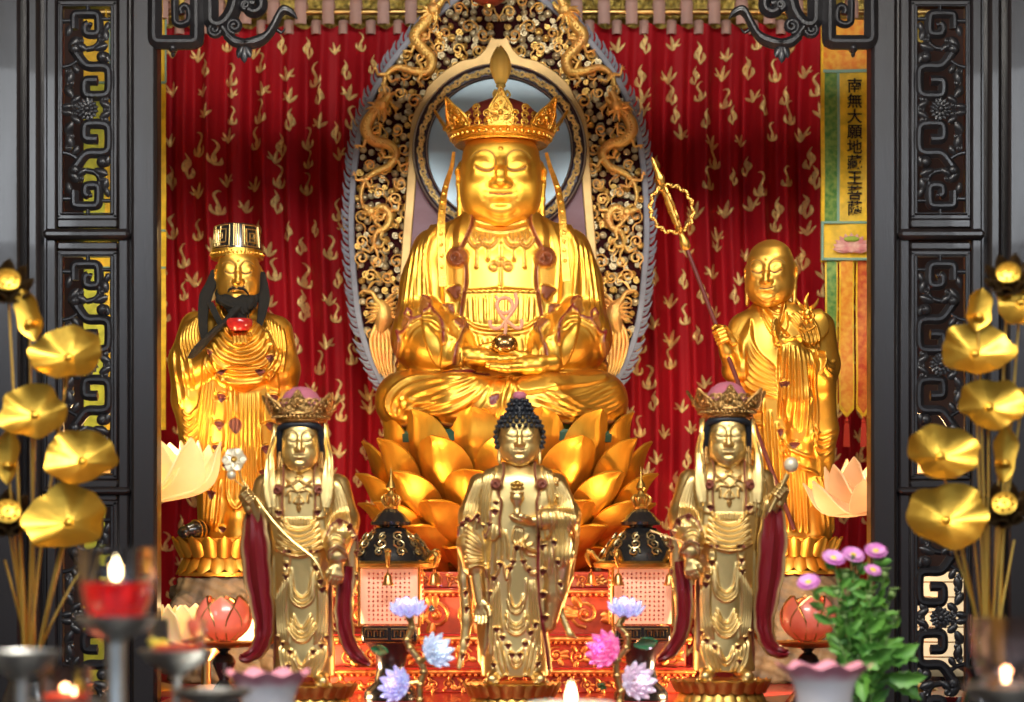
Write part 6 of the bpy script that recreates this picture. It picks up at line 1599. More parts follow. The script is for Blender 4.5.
# ------------------------------------------------------------------ pagoda lanterns
PAPER = M('glowing_panel', (.80, .46, .32), .5, emit=(1., .40, .22), estr=.55)
PRINT = M('panel_print', (.62, .09, .05), .6)
def pagoda(cx, label, rot):
    Y = 5.42; S = Y/F; c = np.array(((cx-512)*S, Y, TABLE_Z)); zz = lambda y: pz(y, Y)
    r = thing('pagoda_lantern', label, 'lantern', c, 'pagoda lanterns beside the centre buddha')
    pr = lambda pts: np.array([(rr*S, zz(y)-TABLE_Z) for rr, y in pts])
    part('foot', G().lathe(np.r_[[(27*S, 0)], pr([(27, 692), (24, 688), (17, 682), (14, 668), (16, 656), (24, 646), (27, 642), (0, 642)])], c, 28), BLACK_LAC, r)
    g = G(); z0, z1 = zz(641), zz(625); g.box(c*(1, 1, 0)+(-27*S, -27*S, z0), c*(1, 1, 0)+(27*S, 27*S, z1), 1.5*S); o = part('plinth', g, BLACK_LAC, r)
    g = G()
    for k in range(4):
        R = rz(k*PI/2)
        for x0, x1 in ((-24, -2), (2, 24)):
            a = np.array([(x0, 0), (x1, 0), (x1, 10), (x0, 10)]); p = np.c_[a[:, 0]*S, np.full(4, -27.6*S), a[:, 1]*S+3*S]@R.T+c*(1, 1, 0)+(0, 0, z0); g.tube(p, .7*S, 5, closed=True)
            for i in range(3): g.tube(np.array([((x0+3+i*6)*S, -27.6*S, 5*S), ((x0+3+i*6)*S, -27.6*S, 11*S), ((x0+6.5+i*6)*S, -27.6*S, 11*S), ((x0+6.5+i*6)*S, -27.6*S, 6*S)])@R.T+c*(1, 1, 0)+(0, 0, z0), .7*S, 5)
    part('plinth_ornament', g, BRASS, o)
    # glowing body with rows of tiny characters
    g = G(); zb0, zb1 = zz(623), zz(569); n = 9
    t = np.linspace(0, 1, n); h = 29+2.8*np.sin(t*PI); ring = []
    for hh in h:
        q = []
        for k in range(4):
            for a in np.linspace(0, PI/2, 5): q.append(np.array((hh-5, -(hh-5)))@np.array(((1, 0), (0, 1)))*0+np.array([math.cos(k*PI/2+a-PI/2-0)*9, math.sin(k*PI/2+a-PI/2)*9])+np.array([(hh-9)*(1, 1, -1, -1)[k], (hh-9)*(-1, 1, 1, -1)[k]]))
        ring.append(q)
    ring = np.array(ring); Mx = np.concatenate((ring*S, np.broadcast_to(((zb1-zb0)*t)[:, None, None], ring.shape[:2]+(1,))), 2)+c*(1, 1, 0)+(0, 0, zb0)
    g.grid(Mx, cv=True, flip=True); g.add(Mx[-1], [tuple(range(20))]); g.add(Mx[0], [tuple(range(19, -1, -1))]); body = part('glowing_body', g, PAPER, r)
    g = G(); q = random.Random(2)
    for k in range(4):
        R = rz(k*PI/2)
        for i in range(10):
            for j in range(11):
                x = (-19.8+i*4.4)*S; z = zb0+(4.5+j*4.5)*S; yy = -(29.5+2.6*math.sin((4.5+j*4.5)/54*PI))*S; w_ = 1.35*S
                for _ in range(2):
                    dz = q.uniform(-1, 1)*S; g.box(np.array((x-w_*q.uniform(.5, 1), yy, z+dz-.3*S)), np.array((x+w_*q.uniform(.5, 1), yy+.6*S, z+dz+.3*S)))
                g.box(np.array((x-.3*S, yy, z-w_)), np.array((x+.3*S, yy+.6*S, z+w_)))
        if k == 0: pass
        # rotate the strip of marks onto its side
        V = np.vstack(g.v[-330:]);
        for b in range(len(g.v)-330, len(g.v)): g.v[b] = g.v[b]@R.T if k else g.v[b]
    g.xf(lambda V: V+c*(1, 1, 0)); part('printed_characters', g, PRINT, body, angle=None)
    # frame posts
    for k in range(4):
        a = k*PI/2+PI/4; p = c*(1, 1, 0)+np.array((math.cos(a)*42*S, math.sin(a)*42*S, 0)); part('post', G().tube(np.array([p+(0, 0, z1), p+(0, 0, zz(560))]), 1.6*S, 8), BRASS, r)
    roof = part('roof', G().lathe(pr([(44, 564), (41, 560), (39, 555), (35, 548), (30, 541), (24, 535), (18, 531), (15, 528), (0, 527)]), c, 40), BLACK_LAC, r)
    part('eave', G().lathe(pr([(36, 569), (47, 567), (48, 563.5), (43, 561), (30, 560)]), c, 40), GOLD_OLD, roof)
    g = G(); q = random.Random(8)
    for k in range(10):
        a = k*PI/5+q.uniform(-.2, .2)
        for (rr, y) in ((38.6, 552), (33, 544), (27, 537)):
            p = c+np.array((math.cos(a)*rr*S, math.sin(a)*rr*S, zz(y)-TABLE_Z)); d = np.array((math.cos(a), math.sin(a), .7)); R = rot_to(d)
            sp = np.array(spiral_pts((0, 0), q.uniform(4.5, 7), 1.0, q.uniform(0, 6), 1.4, 12)); g.tube(np.c_[sp*S, np.full(12, .3*S)]@R.T+p, .95*S, 5)
    part('roof_ornament', g, M('pale_gilt_filigree', (.72, .58, .30), .35, 1., var=.3), roof)
    part('upper_roof', G().lathe(pr([(11, 530), (12, 526), (20, 525), (20.5, 522), (17, 519), (13, 514), (8, 510), (4.5, 508), (0, 507)]), c, 32), BLACK_LAC, r)
    part('finial', G().lathe(pr([(6, 510), (7, 507), (4, 504), (6.4, 500), (7, 497), (4, 494), (2.6, 491), (5.4, 488), (4, 484), (1.6, 480), (1, 472), (0, 466)]), c, 20), GOLD_OLD, r)
    g = G()
    for k in range(4):
        a = k*PI/2+PI/4
        for s_ in (1, -1): g.tube(np.array([c+np.array((math.cos(a)*rr*S+s_*o*S, math.sin(a)*rr*S, zz(y)-TABLE_Z)) for rr, y, o in ((3, 508, 0), (7, 503, 2), (8, 498, 3), (5, 494, 1))]), np.array((1.8, 1.8, 1.4, .5))*S, 6, sub=4)
    part('finial_leaves', g, GOLD_OLD, r)
    for k in range(6):
        a = rot+k*PI/3; e = np.array((math.cos(a), math.sin(a), 0)); cc = c*(1, 1, 0); at = lambda rr, y: cc+e*rr*S+(0, 0, zz(y))
        b = part('dragon_bracket', G().tube(np.array([at(40, 562), at(46, 557), at(50, 552), at(54, 556), at(52, 563), at(50, 567)]), np.array((2.2, 2.6, 2.8, 2.6, 1.8, .8))*S, 8, sub=4).ell(at(52, 551), np.array((3.4, 3.4, 2.6))*S, 8, 6), GOLD_OLD, r)
        part('bell', G().lathe(np.array([(5.8, 0), (6., .8), (4.4, 4), (3.6, 9), (2.2, 11.4), (.8, 12.4), (.8, 16), (0, 16)])*S, at(50, 585), 16), M('bell_brass', (.60, .33, .12), .35, 1.) if 'bell_brass' not in bpy.data.materials else bpy.data.materials['bell_brass'], b)
    light('lantern_glow', 'POINT', tuple(c*(1, 1, 0)+((62 if cx < 500 else -62)*S, -10*S, zz(600))), 2.2, (1, .40, .16), .05)
    return r
pagoda(391, 'black pagoda lantern with glowing panel, between the left crowned statue and the centre one', -PI/2)
pagoda(641, 'black pagoda lantern with glowing panel, between the centre statue and the right crowned one', -PI/3)

# ------------------------------------------------------------------ lotus lamps, led lotus sprays, red lotus candle lamps
def lotus_bloom(g, c, S, R0, n, ax=(0, 0, 1), open_=.6, rows=3, w=1., th=1.2, shrink=.82, base=.3, L=1.):
    R = rot_to(ax)
    for k in range(rows):
        m = n if k == 0 else max(4, int(n*(1-.12*k)))
        for i in range(m):
            a = 2*PI*(i+.5*(k % 2))/m; t = open_*(1-.27*k); rr = R0*shrink**k*L
            Mx = petal(w*2*PI*R0*.62/n*(1-.1*k), rr, .28, 0, .45, 7, 9, base=base, belly=.16)*np.array((1, 1, 1))
            Mx = Mx@np.array(((1, 0, 0), (0, math.cos(t), -math.sin(t)), (0, math.sin(t), math.cos(t)))).T
            Mx = Mx@rz(a+PI/2).T*S+np.array((math.cos(a), math.sin(a), 0))*R0*.16*(1-.2*k)*S; g.sheet(Mx@R.T+c, th*S)
PETAL_LAMP = M('lamp_petal', (.95, .74, .42), .45, var=.2, vscale=5, sss=.3, emit=(1., .62, .20), estr=.42)
PETAL_PEACH = M('peach_petal', (.85, .52, .26), .45, var=.3, vscale=5, emit=(1, .5, .2), estr=.32)
BULB = M('lit_bulb', (1, .9, .7), .4, emit=(1, .82, .5), estr=9)
def lotus_lamp(px, py, Y, R0, label, mat, power, bulb_dx=0, n=9, open_=.75, ybase=None):
    S = Y/F; c = P(px, py, Y); r = thing('lotus_lamp', label, 'lamp', (c[0], c[1], TABLE_Z), 'lotus petal lamps')
    for k in range(3):
        m = n-k
        for i in range(m):
            g = G(); a = 2*PI*(i+.5*(k % 2))/m; t = open_*(1-.27*k); rr = R0*.86**k
            Mx = petal(2*PI*R0*.62/n*1.25, rr, .28, -.06, .45, 9, 11, base=.35, belly=.16)@np.array(((1, 0, 0), (0, math.cos(t), -math.sin(t)), (0, math.sin(t), math.cos(t)))).T
            Mx = Mx@rz(a+PI/2).T*S+np.array((math.cos(a), math.sin(a), 0))*R0*.16*S; g.sheet(Mx+c, 1.6*S); part('petal', g, mat, r)
    part('bulb', G().ell(c+np.array((0, 0, R0*.42*S)), R0*.17*S, 16, 10), BULB, r)
    part('stand', G().lathe(np.array([(R0*.5*S, 0), (R0*.45*S, .01), (R0*.08*S, .03), (R0*.07*S, c[2]-TABLE_Z-R0*.2*S), (R0*.3*S, c[2]-TABLE_Z), (0, c[2]-TABLE_Z+.002)]), (c[0], c[1], TABLE_Z), 20), BRASS, r)
    light('lotus_lamp_glow', 'POINT', tuple(c+np.array((0, 0, R0*.5*S))), power, (1, .66, .3), R0*.2*S)
lotus_lamp(136, 502, 5.85, 92, 'glowing cream lotus lamp half hidden by the left screen, beside the elder', PETAL_LAMP, 22)
lotus_lamp(896, 508, 5.85, 84, 'peach lotus lamp half hidden by the right screen, below the banner tassels', PETAL_PEACH, 9, open_=1.15)
lotus_lamp(206, 648, 5.6, 64, 'low cream lotus lamp behind the red lotus candle holder on the left', PETAL_LAMP, 3.2)
CRYSTAL = {k: M('crystal_'+k, c, .12, var=.6, vscale=40, var_col=v, spec=.8, coat=.6, trans=.35, emit=e, estr=s_) for k, c, v, e, s_ in (('ice', (.82, .84, .92), (.62, .80, .86), (.6, .65, 1.), .12), ('lilac', (.78, .70, .90), (.60, .78, .85), (.55, .4, 1.), .16), ('magenta', (.90, .22, .55), (.95, .62, .75), (1., .1, .5), .16), ('pearl', (.86, .70, .78), (.74, .82, .90), (.8, .5, .7), .12))}
GREEN_GLASS = M('green_glass_leaf', (.02, .22, .09), .15, coat=.5, trans=.2)
def led_spray(flowers, stem, leaf, label, Y=4.78):
    S = Y/F; zt = TABLE_Z; base = P(stem[0][0], 0, Y); base[2] = zt
    r = thing('lotus_spray', label, 'ornament', base, 'crystal lotus sprays')
    p = W3([(x, y, d) for x, y, d in stem], Y); p = np.vstack(((p[0][0], p[0][1], zt+.012), p)); g = G().tube(p, np.r_[3.6, np.full(len(stem), 3.4)]*S, 10, sub=5)
    for i in range(1, len(p)): g.ell(p[i], 4.4*S, 10, 6)
    part('stem', g, BRASS, r); part('base', G().lathe(np.array([(.05, 0), (.052, .006), (.04, .012), (.012, .018), (0, .018)]), base, 24), BRASS, r)
    for (x, y, d, R0, ax, kind, joint) in flowers:
        c = W3([(x, y, d)], Y)[0]; a = np.array(ax, float); a /= np.linalg.norm(a); j = W3([joint], Y)[0]; cc = c-a*R0*.42*S
        part('branch', G().tube(np.array([j, (j+cc)/2+np.array((0, -.004, 0)), cc-a*5*S]), 2.6*S, 8, sub=4), BRASS, r)
        fl = part('cup', G().lathe(np.array([(2, -8), (3.6, -6), (5.6, -2), (6.4, 2), (5, 3), (0, 3)])*S, cc, 16, axis=a), BRASS, r)
        g = G(); lotus_bloom(g, cc, S, R0*.98, 11, a, 1.12, 4, 1.25, 1.4, .86, .42)
        part('bloom', g, CRYSTAL[kind], fl)
        light('led', 'POINT', tuple(cc+a*R0*.75*S), .10, {'ice': (.7, .75, 1), 'lilac': (.6, .4, 1), 'magenta': (1, .15, .6), 'pearl': (1, .7, .9)}[kind], .006)
    for q in leaf:
        g = G(); Mx = petal(q[3]*S, q[2]*S, .3, -.25, .5, 7, 9, base=.25)@rx(q[5]).T@ry(q[4]).T; g.sheet(Mx+W3([(q[0], q[1], -6)], Y)[0], 1.2*S); part('leaf', g, GREEN_GLASS, r)
led_spray([(408, 604, -4, 18, (0, -.45, .9), 'lilac', (412, 622, -2)), (440, 649, -8, 18, (.55, -.75, .35), 'ice', (420, 662, -2)), (393, 683, -8, 18, (-.5, -.8, .3), 'lilac', (418, 682, -2))],
          [(420, 700, 0), (420, 685, 0), (424, 672, 0), (419, 660, 0), (410, 648, 0), (407, 640, 0), (412, 628, 0), (410, 618, 0)], [(372, 648, 44, 10, 1.7, .9), (430, 610, 14, 6, .9, .9)], 'gold spray of three lilac and ice-blue crystal lotus lights, left of the centre statue')
led_spray([(626, 604, -4, 18, (.05, -.45, .9), 'lilac', (622, 622, -2)), (601, 648, -8, 19, (-.5, -.75, .25), 'magenta', (616, 664, -2)), (640, 680, -8, 19, (.4, -.85, .2), 'pearl', (622, 690, -2))],
          [(620, 702, 0), (621, 692, 0), (617, 676, 0), (617, 660, 0), (626, 648, 0), (627, 636, 0), (619, 626, 0), (624, 616, 0)], [(634, 645, 36, 12, 1.35, .7), (606, 688, 20, 7, -1.1, .8)], 'gold spray of crystal lotus lights with a magenta bloom, right of the centre statue')
def lotus_candle(px, py, Y, label, tint):
    S = Y/F; c = P(px, py, Y); r = thing('lotus_candle_lamp', label, 'candle lamp', (c[0], c[1], TABLE_Z), 'red lotus candle lamps')
    mat = M('red_lamp_glass', (.70, .10, .07), .3, trans=.2, var=.3, vscale=8, var_col=(.85, .34, .24), emit=(1, .16, .07), estr=tint, coat=.4)
    for k, (m, rr, t, w_) in enumerate(((6, 43, .40, 40), (6, 40, .22, 34))):
        for i in range(m):
            a = 2*PI*(i+.5*k)/m-PI/2; R = np.array(((1, 0, 0), (0, math.cos(t), -math.sin(t)), (0, math.sin(t), math.cos(t))))
            Mx = (petal(w_, rr, -.22, .34, .55, 9, 11, base=.4, belly=.28)*np.array((1, 1, 1))@R.T)@rz(a+PI/2).T*S+np.array((math.cos(a), math.sin(a), 0))*11*S+c+np.array((0, 0, -18*S))
            o = part('petal', G().sheet(Mx, 1.2*S), mat, r)
            e = np.vstack((Mx[:, 0], Mx[::-1, -1])); part('petal_rim', G().tube(e, 1.05*S, 5), BRASS, o)
    part('candle', G().lathe(np.array([(9, -18), (9, 6), (7, 8), (0, 7)])*S, c, 16), M('ivory_wax', (.85, .62, .40), .5, sss=.3), r)
    part('plate', G().lathe(np.array([(12, -26), (30, -24.5), (38, -21), (39, -19.5), (30, -20), (0, -19)])*S, c, 32), GOLD_OLD, r)
    z0 = TABLE_Z-c[2]
    part('stem', G().lathe(np.r_[[(24*S, z0), (22*S, z0+.012)], np.array([(5, -58), (9, -48), (12, -40), (9, -34), (4, -30), (8, -26), (0, -25)])*S], c, 20), BLACK_LAC, r)
    light('candle_glow', 'POINT', tuple(c+np.array((0, 0, 16*S))), .9, (1, .4, .18), .015)
lotus_candle(224, 622, 5.1, 'red lotus candle lamp with gilt petal rims, left of the left crowned statue', .30)
lotus_candle(808, 622, 5.2, 'red lotus candle lamp with gilt petal rims, behind the potted asters', .14)
def added_glow_lamp():  # invented lamp, added to give the bright area behind the fretwork
    Y = 6.25; S = Y/F; c = np.array(((938-512)*S, Y, TABLE_Z)); h = pz(572, Y)-TABLE_Z; r = thing('added_glow_lamp', 'cream glowing lamp added for the pale patch showing through the right screen behind the asters', 'lamp', c)
    m = M('added_glow_shade', (.9, .75, .5), .6, emit=(1, .78, .46), estr=.75)
    part('shade', G().lathe(np.array([(30*S, .05), (36*S, .08), (40*S, h*.5), (36*S, h-.03), (30*S, h), (0, h)]), c, 32), m, r)
    part('base', G().lathe(np.array([(34*S, 0), (34*S, .02), (12*S, .05), (0, .05)]), c, 24), BLACK_LAC, r)
    g = G()
    for k in range(6): t = .08+(h-.11)*k/5; a = np.linspace(0, 2*PI, 32, endpoint=False); rr = (36+4*math.sin(k/5*PI))*S; g.tube(np.stack((np.cos(a)*rr, np.sin(a)*rr, 0*a+t), 1)+c, .002, 5, closed=True)
    part('hoops', g, BRASS, r)
added_glow_lamp()
# ------------------------------------------------------------------ offering table in front, glasses, dishes, bowls
FT = 1.06
def offering_table():
    r = thing('offering_table', 'low dark wooden offering table in front of the altar, below the candles', 'table', (0, 3.4, 0)); 
    part('top', G().box((-.95, 2.55, FT-.05), (.95, 4.6, FT), .008), WOOD, r)
    for x in (-.88, .88):
        for y in (2.64, 4.52): part('leg', G().box((x-.04, y-.04, 0), (x+.04, y+.04, FT-.05), .006), WOOD, r)
    part('apron', G().box((-.9, 2.6, FT-.16), (.9, 2.63, FT-.05), .004), WOOD, r)
offering_table()
GLASS = M('clear_glass', (1, 1, 1), .02, trans=1., ior=1.45); GLASS_S = M('smoky_rose_glass', (.93, .78, .74), .06, trans=1., ior=1.45)
RED_OIL = M('red_wax', (.80, .012, .02), .12, trans=.55, ior=1.3, emit=(1, .02, .02), estr=.10, coat=.3); RED_WAX2 = M('melted_red_wax', (.75, .06, .03), .35, emit=(1, .10, .03), estr=.10)
FLAME_M = M('candle_flame', (1, .9, .7), .5, emit=(1, .78, .42), estr=14); WICK = M('wick', (.03, .02, .02), .9); WAX_Y = M('yellow_wax', (.80, .62, .05), .5)
def dish(px, py, Y, rr, label, dep=.34, contents=None, stem=True, name='candle_dish', sr=None):
    """metal dish on a turned stem; (px, py) centre of its rim"""
    S = Y/F; c = P(px, py, Y); r = thing(name, label, 'candle stand', (c[0], c[1], FT), 'pewter candle stands'); h = c[2]-FT; R = rr*S
    part('bowl', G().lathe(np.array([(R*.22, h-R*dep-R*.1), (R*.3, h-R*dep), (R*.7, h-R*dep*.62), (R*.95, h-R*.08), (R, h), (R*.96, h+R*.01), (R*.9, h-R*.06), (R*.62, h-R*dep*.5), (0, h-R*dep*.62)]), (c[0], c[1], FT), 40), STEEL, r)
    sr = (sr or rr*.2)*S
    part('stem', G().lathe(np.array([(sr*2.6, 0), (sr*2.6, .008), (sr*1.2, .02), (sr*.9, .03), (sr*.9, h*.5), (sr*1.3, h*.52), (sr*.95, h*.55), (sr*.95, h-R*dep-.006), (sr*1.3, h-R*dep-R*.06), (0, h-R*dep-R*.05)]), (c[0], c[1], FT), 24), STEEL, r)
    return c, S, R
def flame(c, h, parent=None, name='flame'):
    return part(name, G().lathe(np.array([(0, 0), (.12, .06), (.2, .2), (.2, .34), (.13, .58), (.06, .82), (0, 1)])*h, c, 14), FLAME_M, parent)
def tumbler(name, c, r0, r1, h, mat, label, group='candle glasses', wall=.045, flare=None):
    r = thing(name, label, 'candle glass', tuple(c), group)
    pf = flare or [(0, r0*.85), (.06, r0), (.35, r0+(r1-r0)*.62), (.7, r0+(r1-r0)*.95), (1, r1)]
    out = [(q*1., t*h) for t, q in pf]; inn = [(q-wall*r1, max(t*h, .07*h)) for t, q in pf[::-1]]
    part('glass', G().lathe(np.array([(0, 0)]+out+inn+[(0, .075*h)]), c, 40), mat, r)
    return r, [(t*h, q-wall*r1) for t, q in pf]
def fill(r, c, inn, h0, h1, mat, name='wax', drop=.97):
    z = np.array([q[0] for q in inn]); w = np.array([q[1] for q in inn]); zz = np.linspace(h0, h1, 8); rr = np.interp(zz, z, w)*drop
    part(name, G().lathe(np.c_[np.r_[0, rr, 0], np.r_[h0, zz, h1]], c, 36), mat, r)
# tall stand with the red candle
c, S, R = dish(116, 616, 3.0, 41, 'tallest pewter stand, carrying the big red candle glass, at lower left', .55, sr=10)
cb = c+np.array((0, 0, -R*.20)); g0, inn = tumbler('candle_glass', cb, 29*S, 38*S, 76*S, GLASS, 'large clear glass half full of red wax with a burning flame', flare=[(0, 22*S), (.06, 28*S), (.3, 34*S), (.55, 37.5*S), (.8, 38.6*S), (1, 38.4*S)])
fill(g0, cb, inn, 6*S, 42*S, RED_OIL); part('wick', G().tube(np.array([cb+(0, 0, 40*S), cb+(0, 0, 46*S)]), 1.*S, 6), WICK, g0); flame(cb+np.array((0, 0, 44*S)), 25*S, g0)
light('candle_flame', 'POINT', tuple(cb+np.array((0, 0, 56*S))), .8, (1, .62, .28), .008)
# second stand with the clear glass
c, S, R = dish(177, 650, 3.25, 39, 'pewter stand carrying a clear glass of melted wax, behind the tall red candle', .55, sr=5)
cb = c+np.array((0, 0, -R*.22)); g1, inn = tumbler('candle_glass', cb, 24*S, 29*S, 40*S, GLASS, 'small clear glass with red melted wax and yellow bits, right of the big red candle')
fill(g1, cb, inn, 3.5*S, 14*S, RED_WAX2)
for dx, dy, dz in ((-19, -8, 12), (-23, 0, 16), (-14, 10, 14)): part('wax_drip', G().ell(cb+S*np.array((dx, dy, dz)), np.array((7, 4, 4))*S, 10, 6, ry(.5)), WAX_Y, g1)
# low glass at the bottom left
c, S, R = dish(66, 700, 3.1, 40, 'low pewter stand at the bottom left edge, under a small red glass', .45, sr=8)
cb = c+np.array((0, 0, -R*.18)); g2, inn = tumbler('candle_glass', cb, 23*S, 26*S, 40*S, GLASS_S, 'low rosy glass with red wax, at bottom left below the tall candle stand'); fill(g2, cb, inn, 3.5*S, 13*S, RED_WAX2)
flame(cb+np.array((8*S, 0, 12*S)), 9*S, g2); light('candle_flame', 'POINT', tuple(cb+np.array((0, -4*S, 20*S))), .15, (1, .55, .25), .006)
part('wax_drip', G().ell(cb+S*np.array((15, -10, 20)), np.array((4, 3, 9))*S, 10, 6), WAX_Y, g2)
# far left dish with green oil
c, S, R = dish(22, 651, 2.9, 40, 'shallow pewter dish of green oil at the left edge of the photo', .6, sr=6); part('green_oil', G().lathe(np.array([(0, -R*.3), (R*.75, -R*.18), (R*.86, -R*.07), (0, -R*.06)]), c, 30), M('green_wax', (.28, .36, .06), .3), None if False else bpy.data.objects['candle_dish.003'])
# empty dish near the pink bowl
c, S, R = dish(212, 690, 3.2, 40, 'empty pewter dish low beside the left pink bowl', .4, sr=6)
# right side glass on a dish
c, S, R = dish(1014, 686, 2.95, 50, 'pewter dish at the bottom right edge, carrying a rosy glass bowl', .5, sr=9)
cb = c+np.array((0, 0, -R*.12)); g3, inn = tumbler('candle_glass', cb, 20*S, 42*S, 74*S, GLASS_S, 'large rosy glass bowl with a tealight at the right edge of the photo', flare=[(0, 18*S), (.06, 26*S), (.25, 35*S), (.5, 40*S), (.75, 42*S), (1, 42*S)])
part('tealight', G().lathe(np.array([(17, 5), (17.5, 6), (17.5, 12), (16, 12), (0, 11.5)])*S, cb, 24), STEEL, g3); flame(cb+np.array((-10*S, -8*S, 11*S)), 13*S, g3); light('candle_flame', 'POINT', tuple(cb+np.array((-10*S, -10*S, 22*S))), .35, (1, .5, .25), .006)
for i in range(26):
    pass
# white candle whose flame shows at the bottom centre
def candle():
    Y = 3.2; S = Y/F; c = P(571, 706, Y); r = thing('pillar_candle', 'white pillar candle with only its lit top visible at the bottom centre', 'candle', (c[0], c[1], FT))
    h = c[2]-FT; part('wax', G().lathe(np.array([(46*S, 0), (46*S, h-4*S), (47*S, h), (42*S, h+3*S), (20*S, h+1*S), (0, h)]), (c[0], c[1], FT), 40), M('white_wax', (.88, .80, .68), .45, sss=.4), r)
    part('wick', G().tube(np.array([c+(0, 0, 0), c+(0, 0, 6*S)]), .9*S, 6), WICK, r); flame(c+np.array((0, 0, 3*S)), 22*S, r); light('candle_flame', 'POINT', tuple(c+np.array((0, -3*S, 14*S))), .5, (1, .7, .4), .006)
candle()
# pink vases with scalloped rims
PINKW = M('pink_glazed_porcelain', (.86, .80, .80), .16, coat=.5, paint=(.78, .30, .38))
def pink_bowl(px, py, Y, rr, label):
    S = Y/F; c = P(px, py, Y); h = c[2]-FT; prof = [(.42, 0), (.5, .02*1), (.46, .04), (.52, h*.35/(rr*S)), (.6, h/(rr*S)-.62), (.68, h/(rr*S)-.36), (.82, h/(rr*S)-.14), (.98, h/(rr*S)-.02), (1, h/(rr*S)), (.96, h/(rr*S)-.02), (.78, h/(rr*S)-.16), (.6, h/(rr*S)-.4), (.5, h/(rr*S)-.7), (0, h/(rr*S)-.75)]
    pr = np.array(prof); n = 72; a = np.arange(n)*2*PI/n; k = np.clip((pr[:, 1]-pr[:, 1].max()+.35)/.35, 0, 1)
    Rr = pr[:, :1]*(1+.05*k[:, None]*np.cos(a*9+.6)); Z = pr[:, 1:]+.06*k[:, None]*np.cos(a*9+.6); Mx = np.stack((Rr*np.cos(a)*rr*S, Rr*np.sin(a)*rr*S, Z*rr*S), 2)+np.array((c[0], c[1], FT))
    g = G(); g.grid(Mx, cv=True, paint=np.repeat(np.clip(k*1.9-.1, 0, 1), n)); solo('ruffled_vase', g, PINKW, label, 'vase', 'ruffled pink vases')
pink_bowl(268, 672, 3.75, 44, 'pink and white ruffled vase below the left crowned statue, rim cropped by the frame'); pink_bowl(824, 665, 3.75, 47, 'pink and white ruffled vase in front of the potted asters')

# ------------------------------------------------------------------ gold lotus bouquets
STEMG = M('gold_wire_stem', (.72, .46, .10), .35, 1., var=.2); POD = M('dark_bronze_petal', (.10, .06, .025), .4, .8, var=.4)
def gold_leaf(g, c, rx_, rz_, ax, S, seed, fold=0.):
    """ruffled round lotus leaf, dished, facing along ax"""
    q = random.Random(seed); nr, na = 10, 64; r = np.linspace(.02, 1, nr)[:, None]; a = np.linspace(0, 2*PI, na, endpoint=False)[None]
    ph = [q.uniform(0, 6.28) for _ in range(4)]
    rim = 1+.05*np.sin(3*a+ph[0])+.045*np.sin(5*a+ph[1])+.03*np.sin(8*a+ph[2])
    x = r*rim*np.cos(a)*rx_; y = r*rim*np.sin(a)*rz_; z = (.40*r**1.6+.05*r**4*np.sin(4*a+ph[3])+.025*r**5*np.sin(7*a+ph[0])+.012*r**5*np.sin(11*a+ph[1])+.003*np.cos(a*16)*r)*min(rx_, rz_)-fold*np.abs(x)*r*1.2
    Mx = np.stack((x, y, z), 2)
    R = rot_x(ax); Mx = Mx*S@R.T+c
    M2 = np.concatenate((Mx, Mx[:, :1]), 1); g.sheet(M2, .9*S)
    g.ell(c+np.array(ax)*1.6*S/np.linalg.norm(ax), np.array((4.6, 4.6, 3))*S, 12, 6, R)
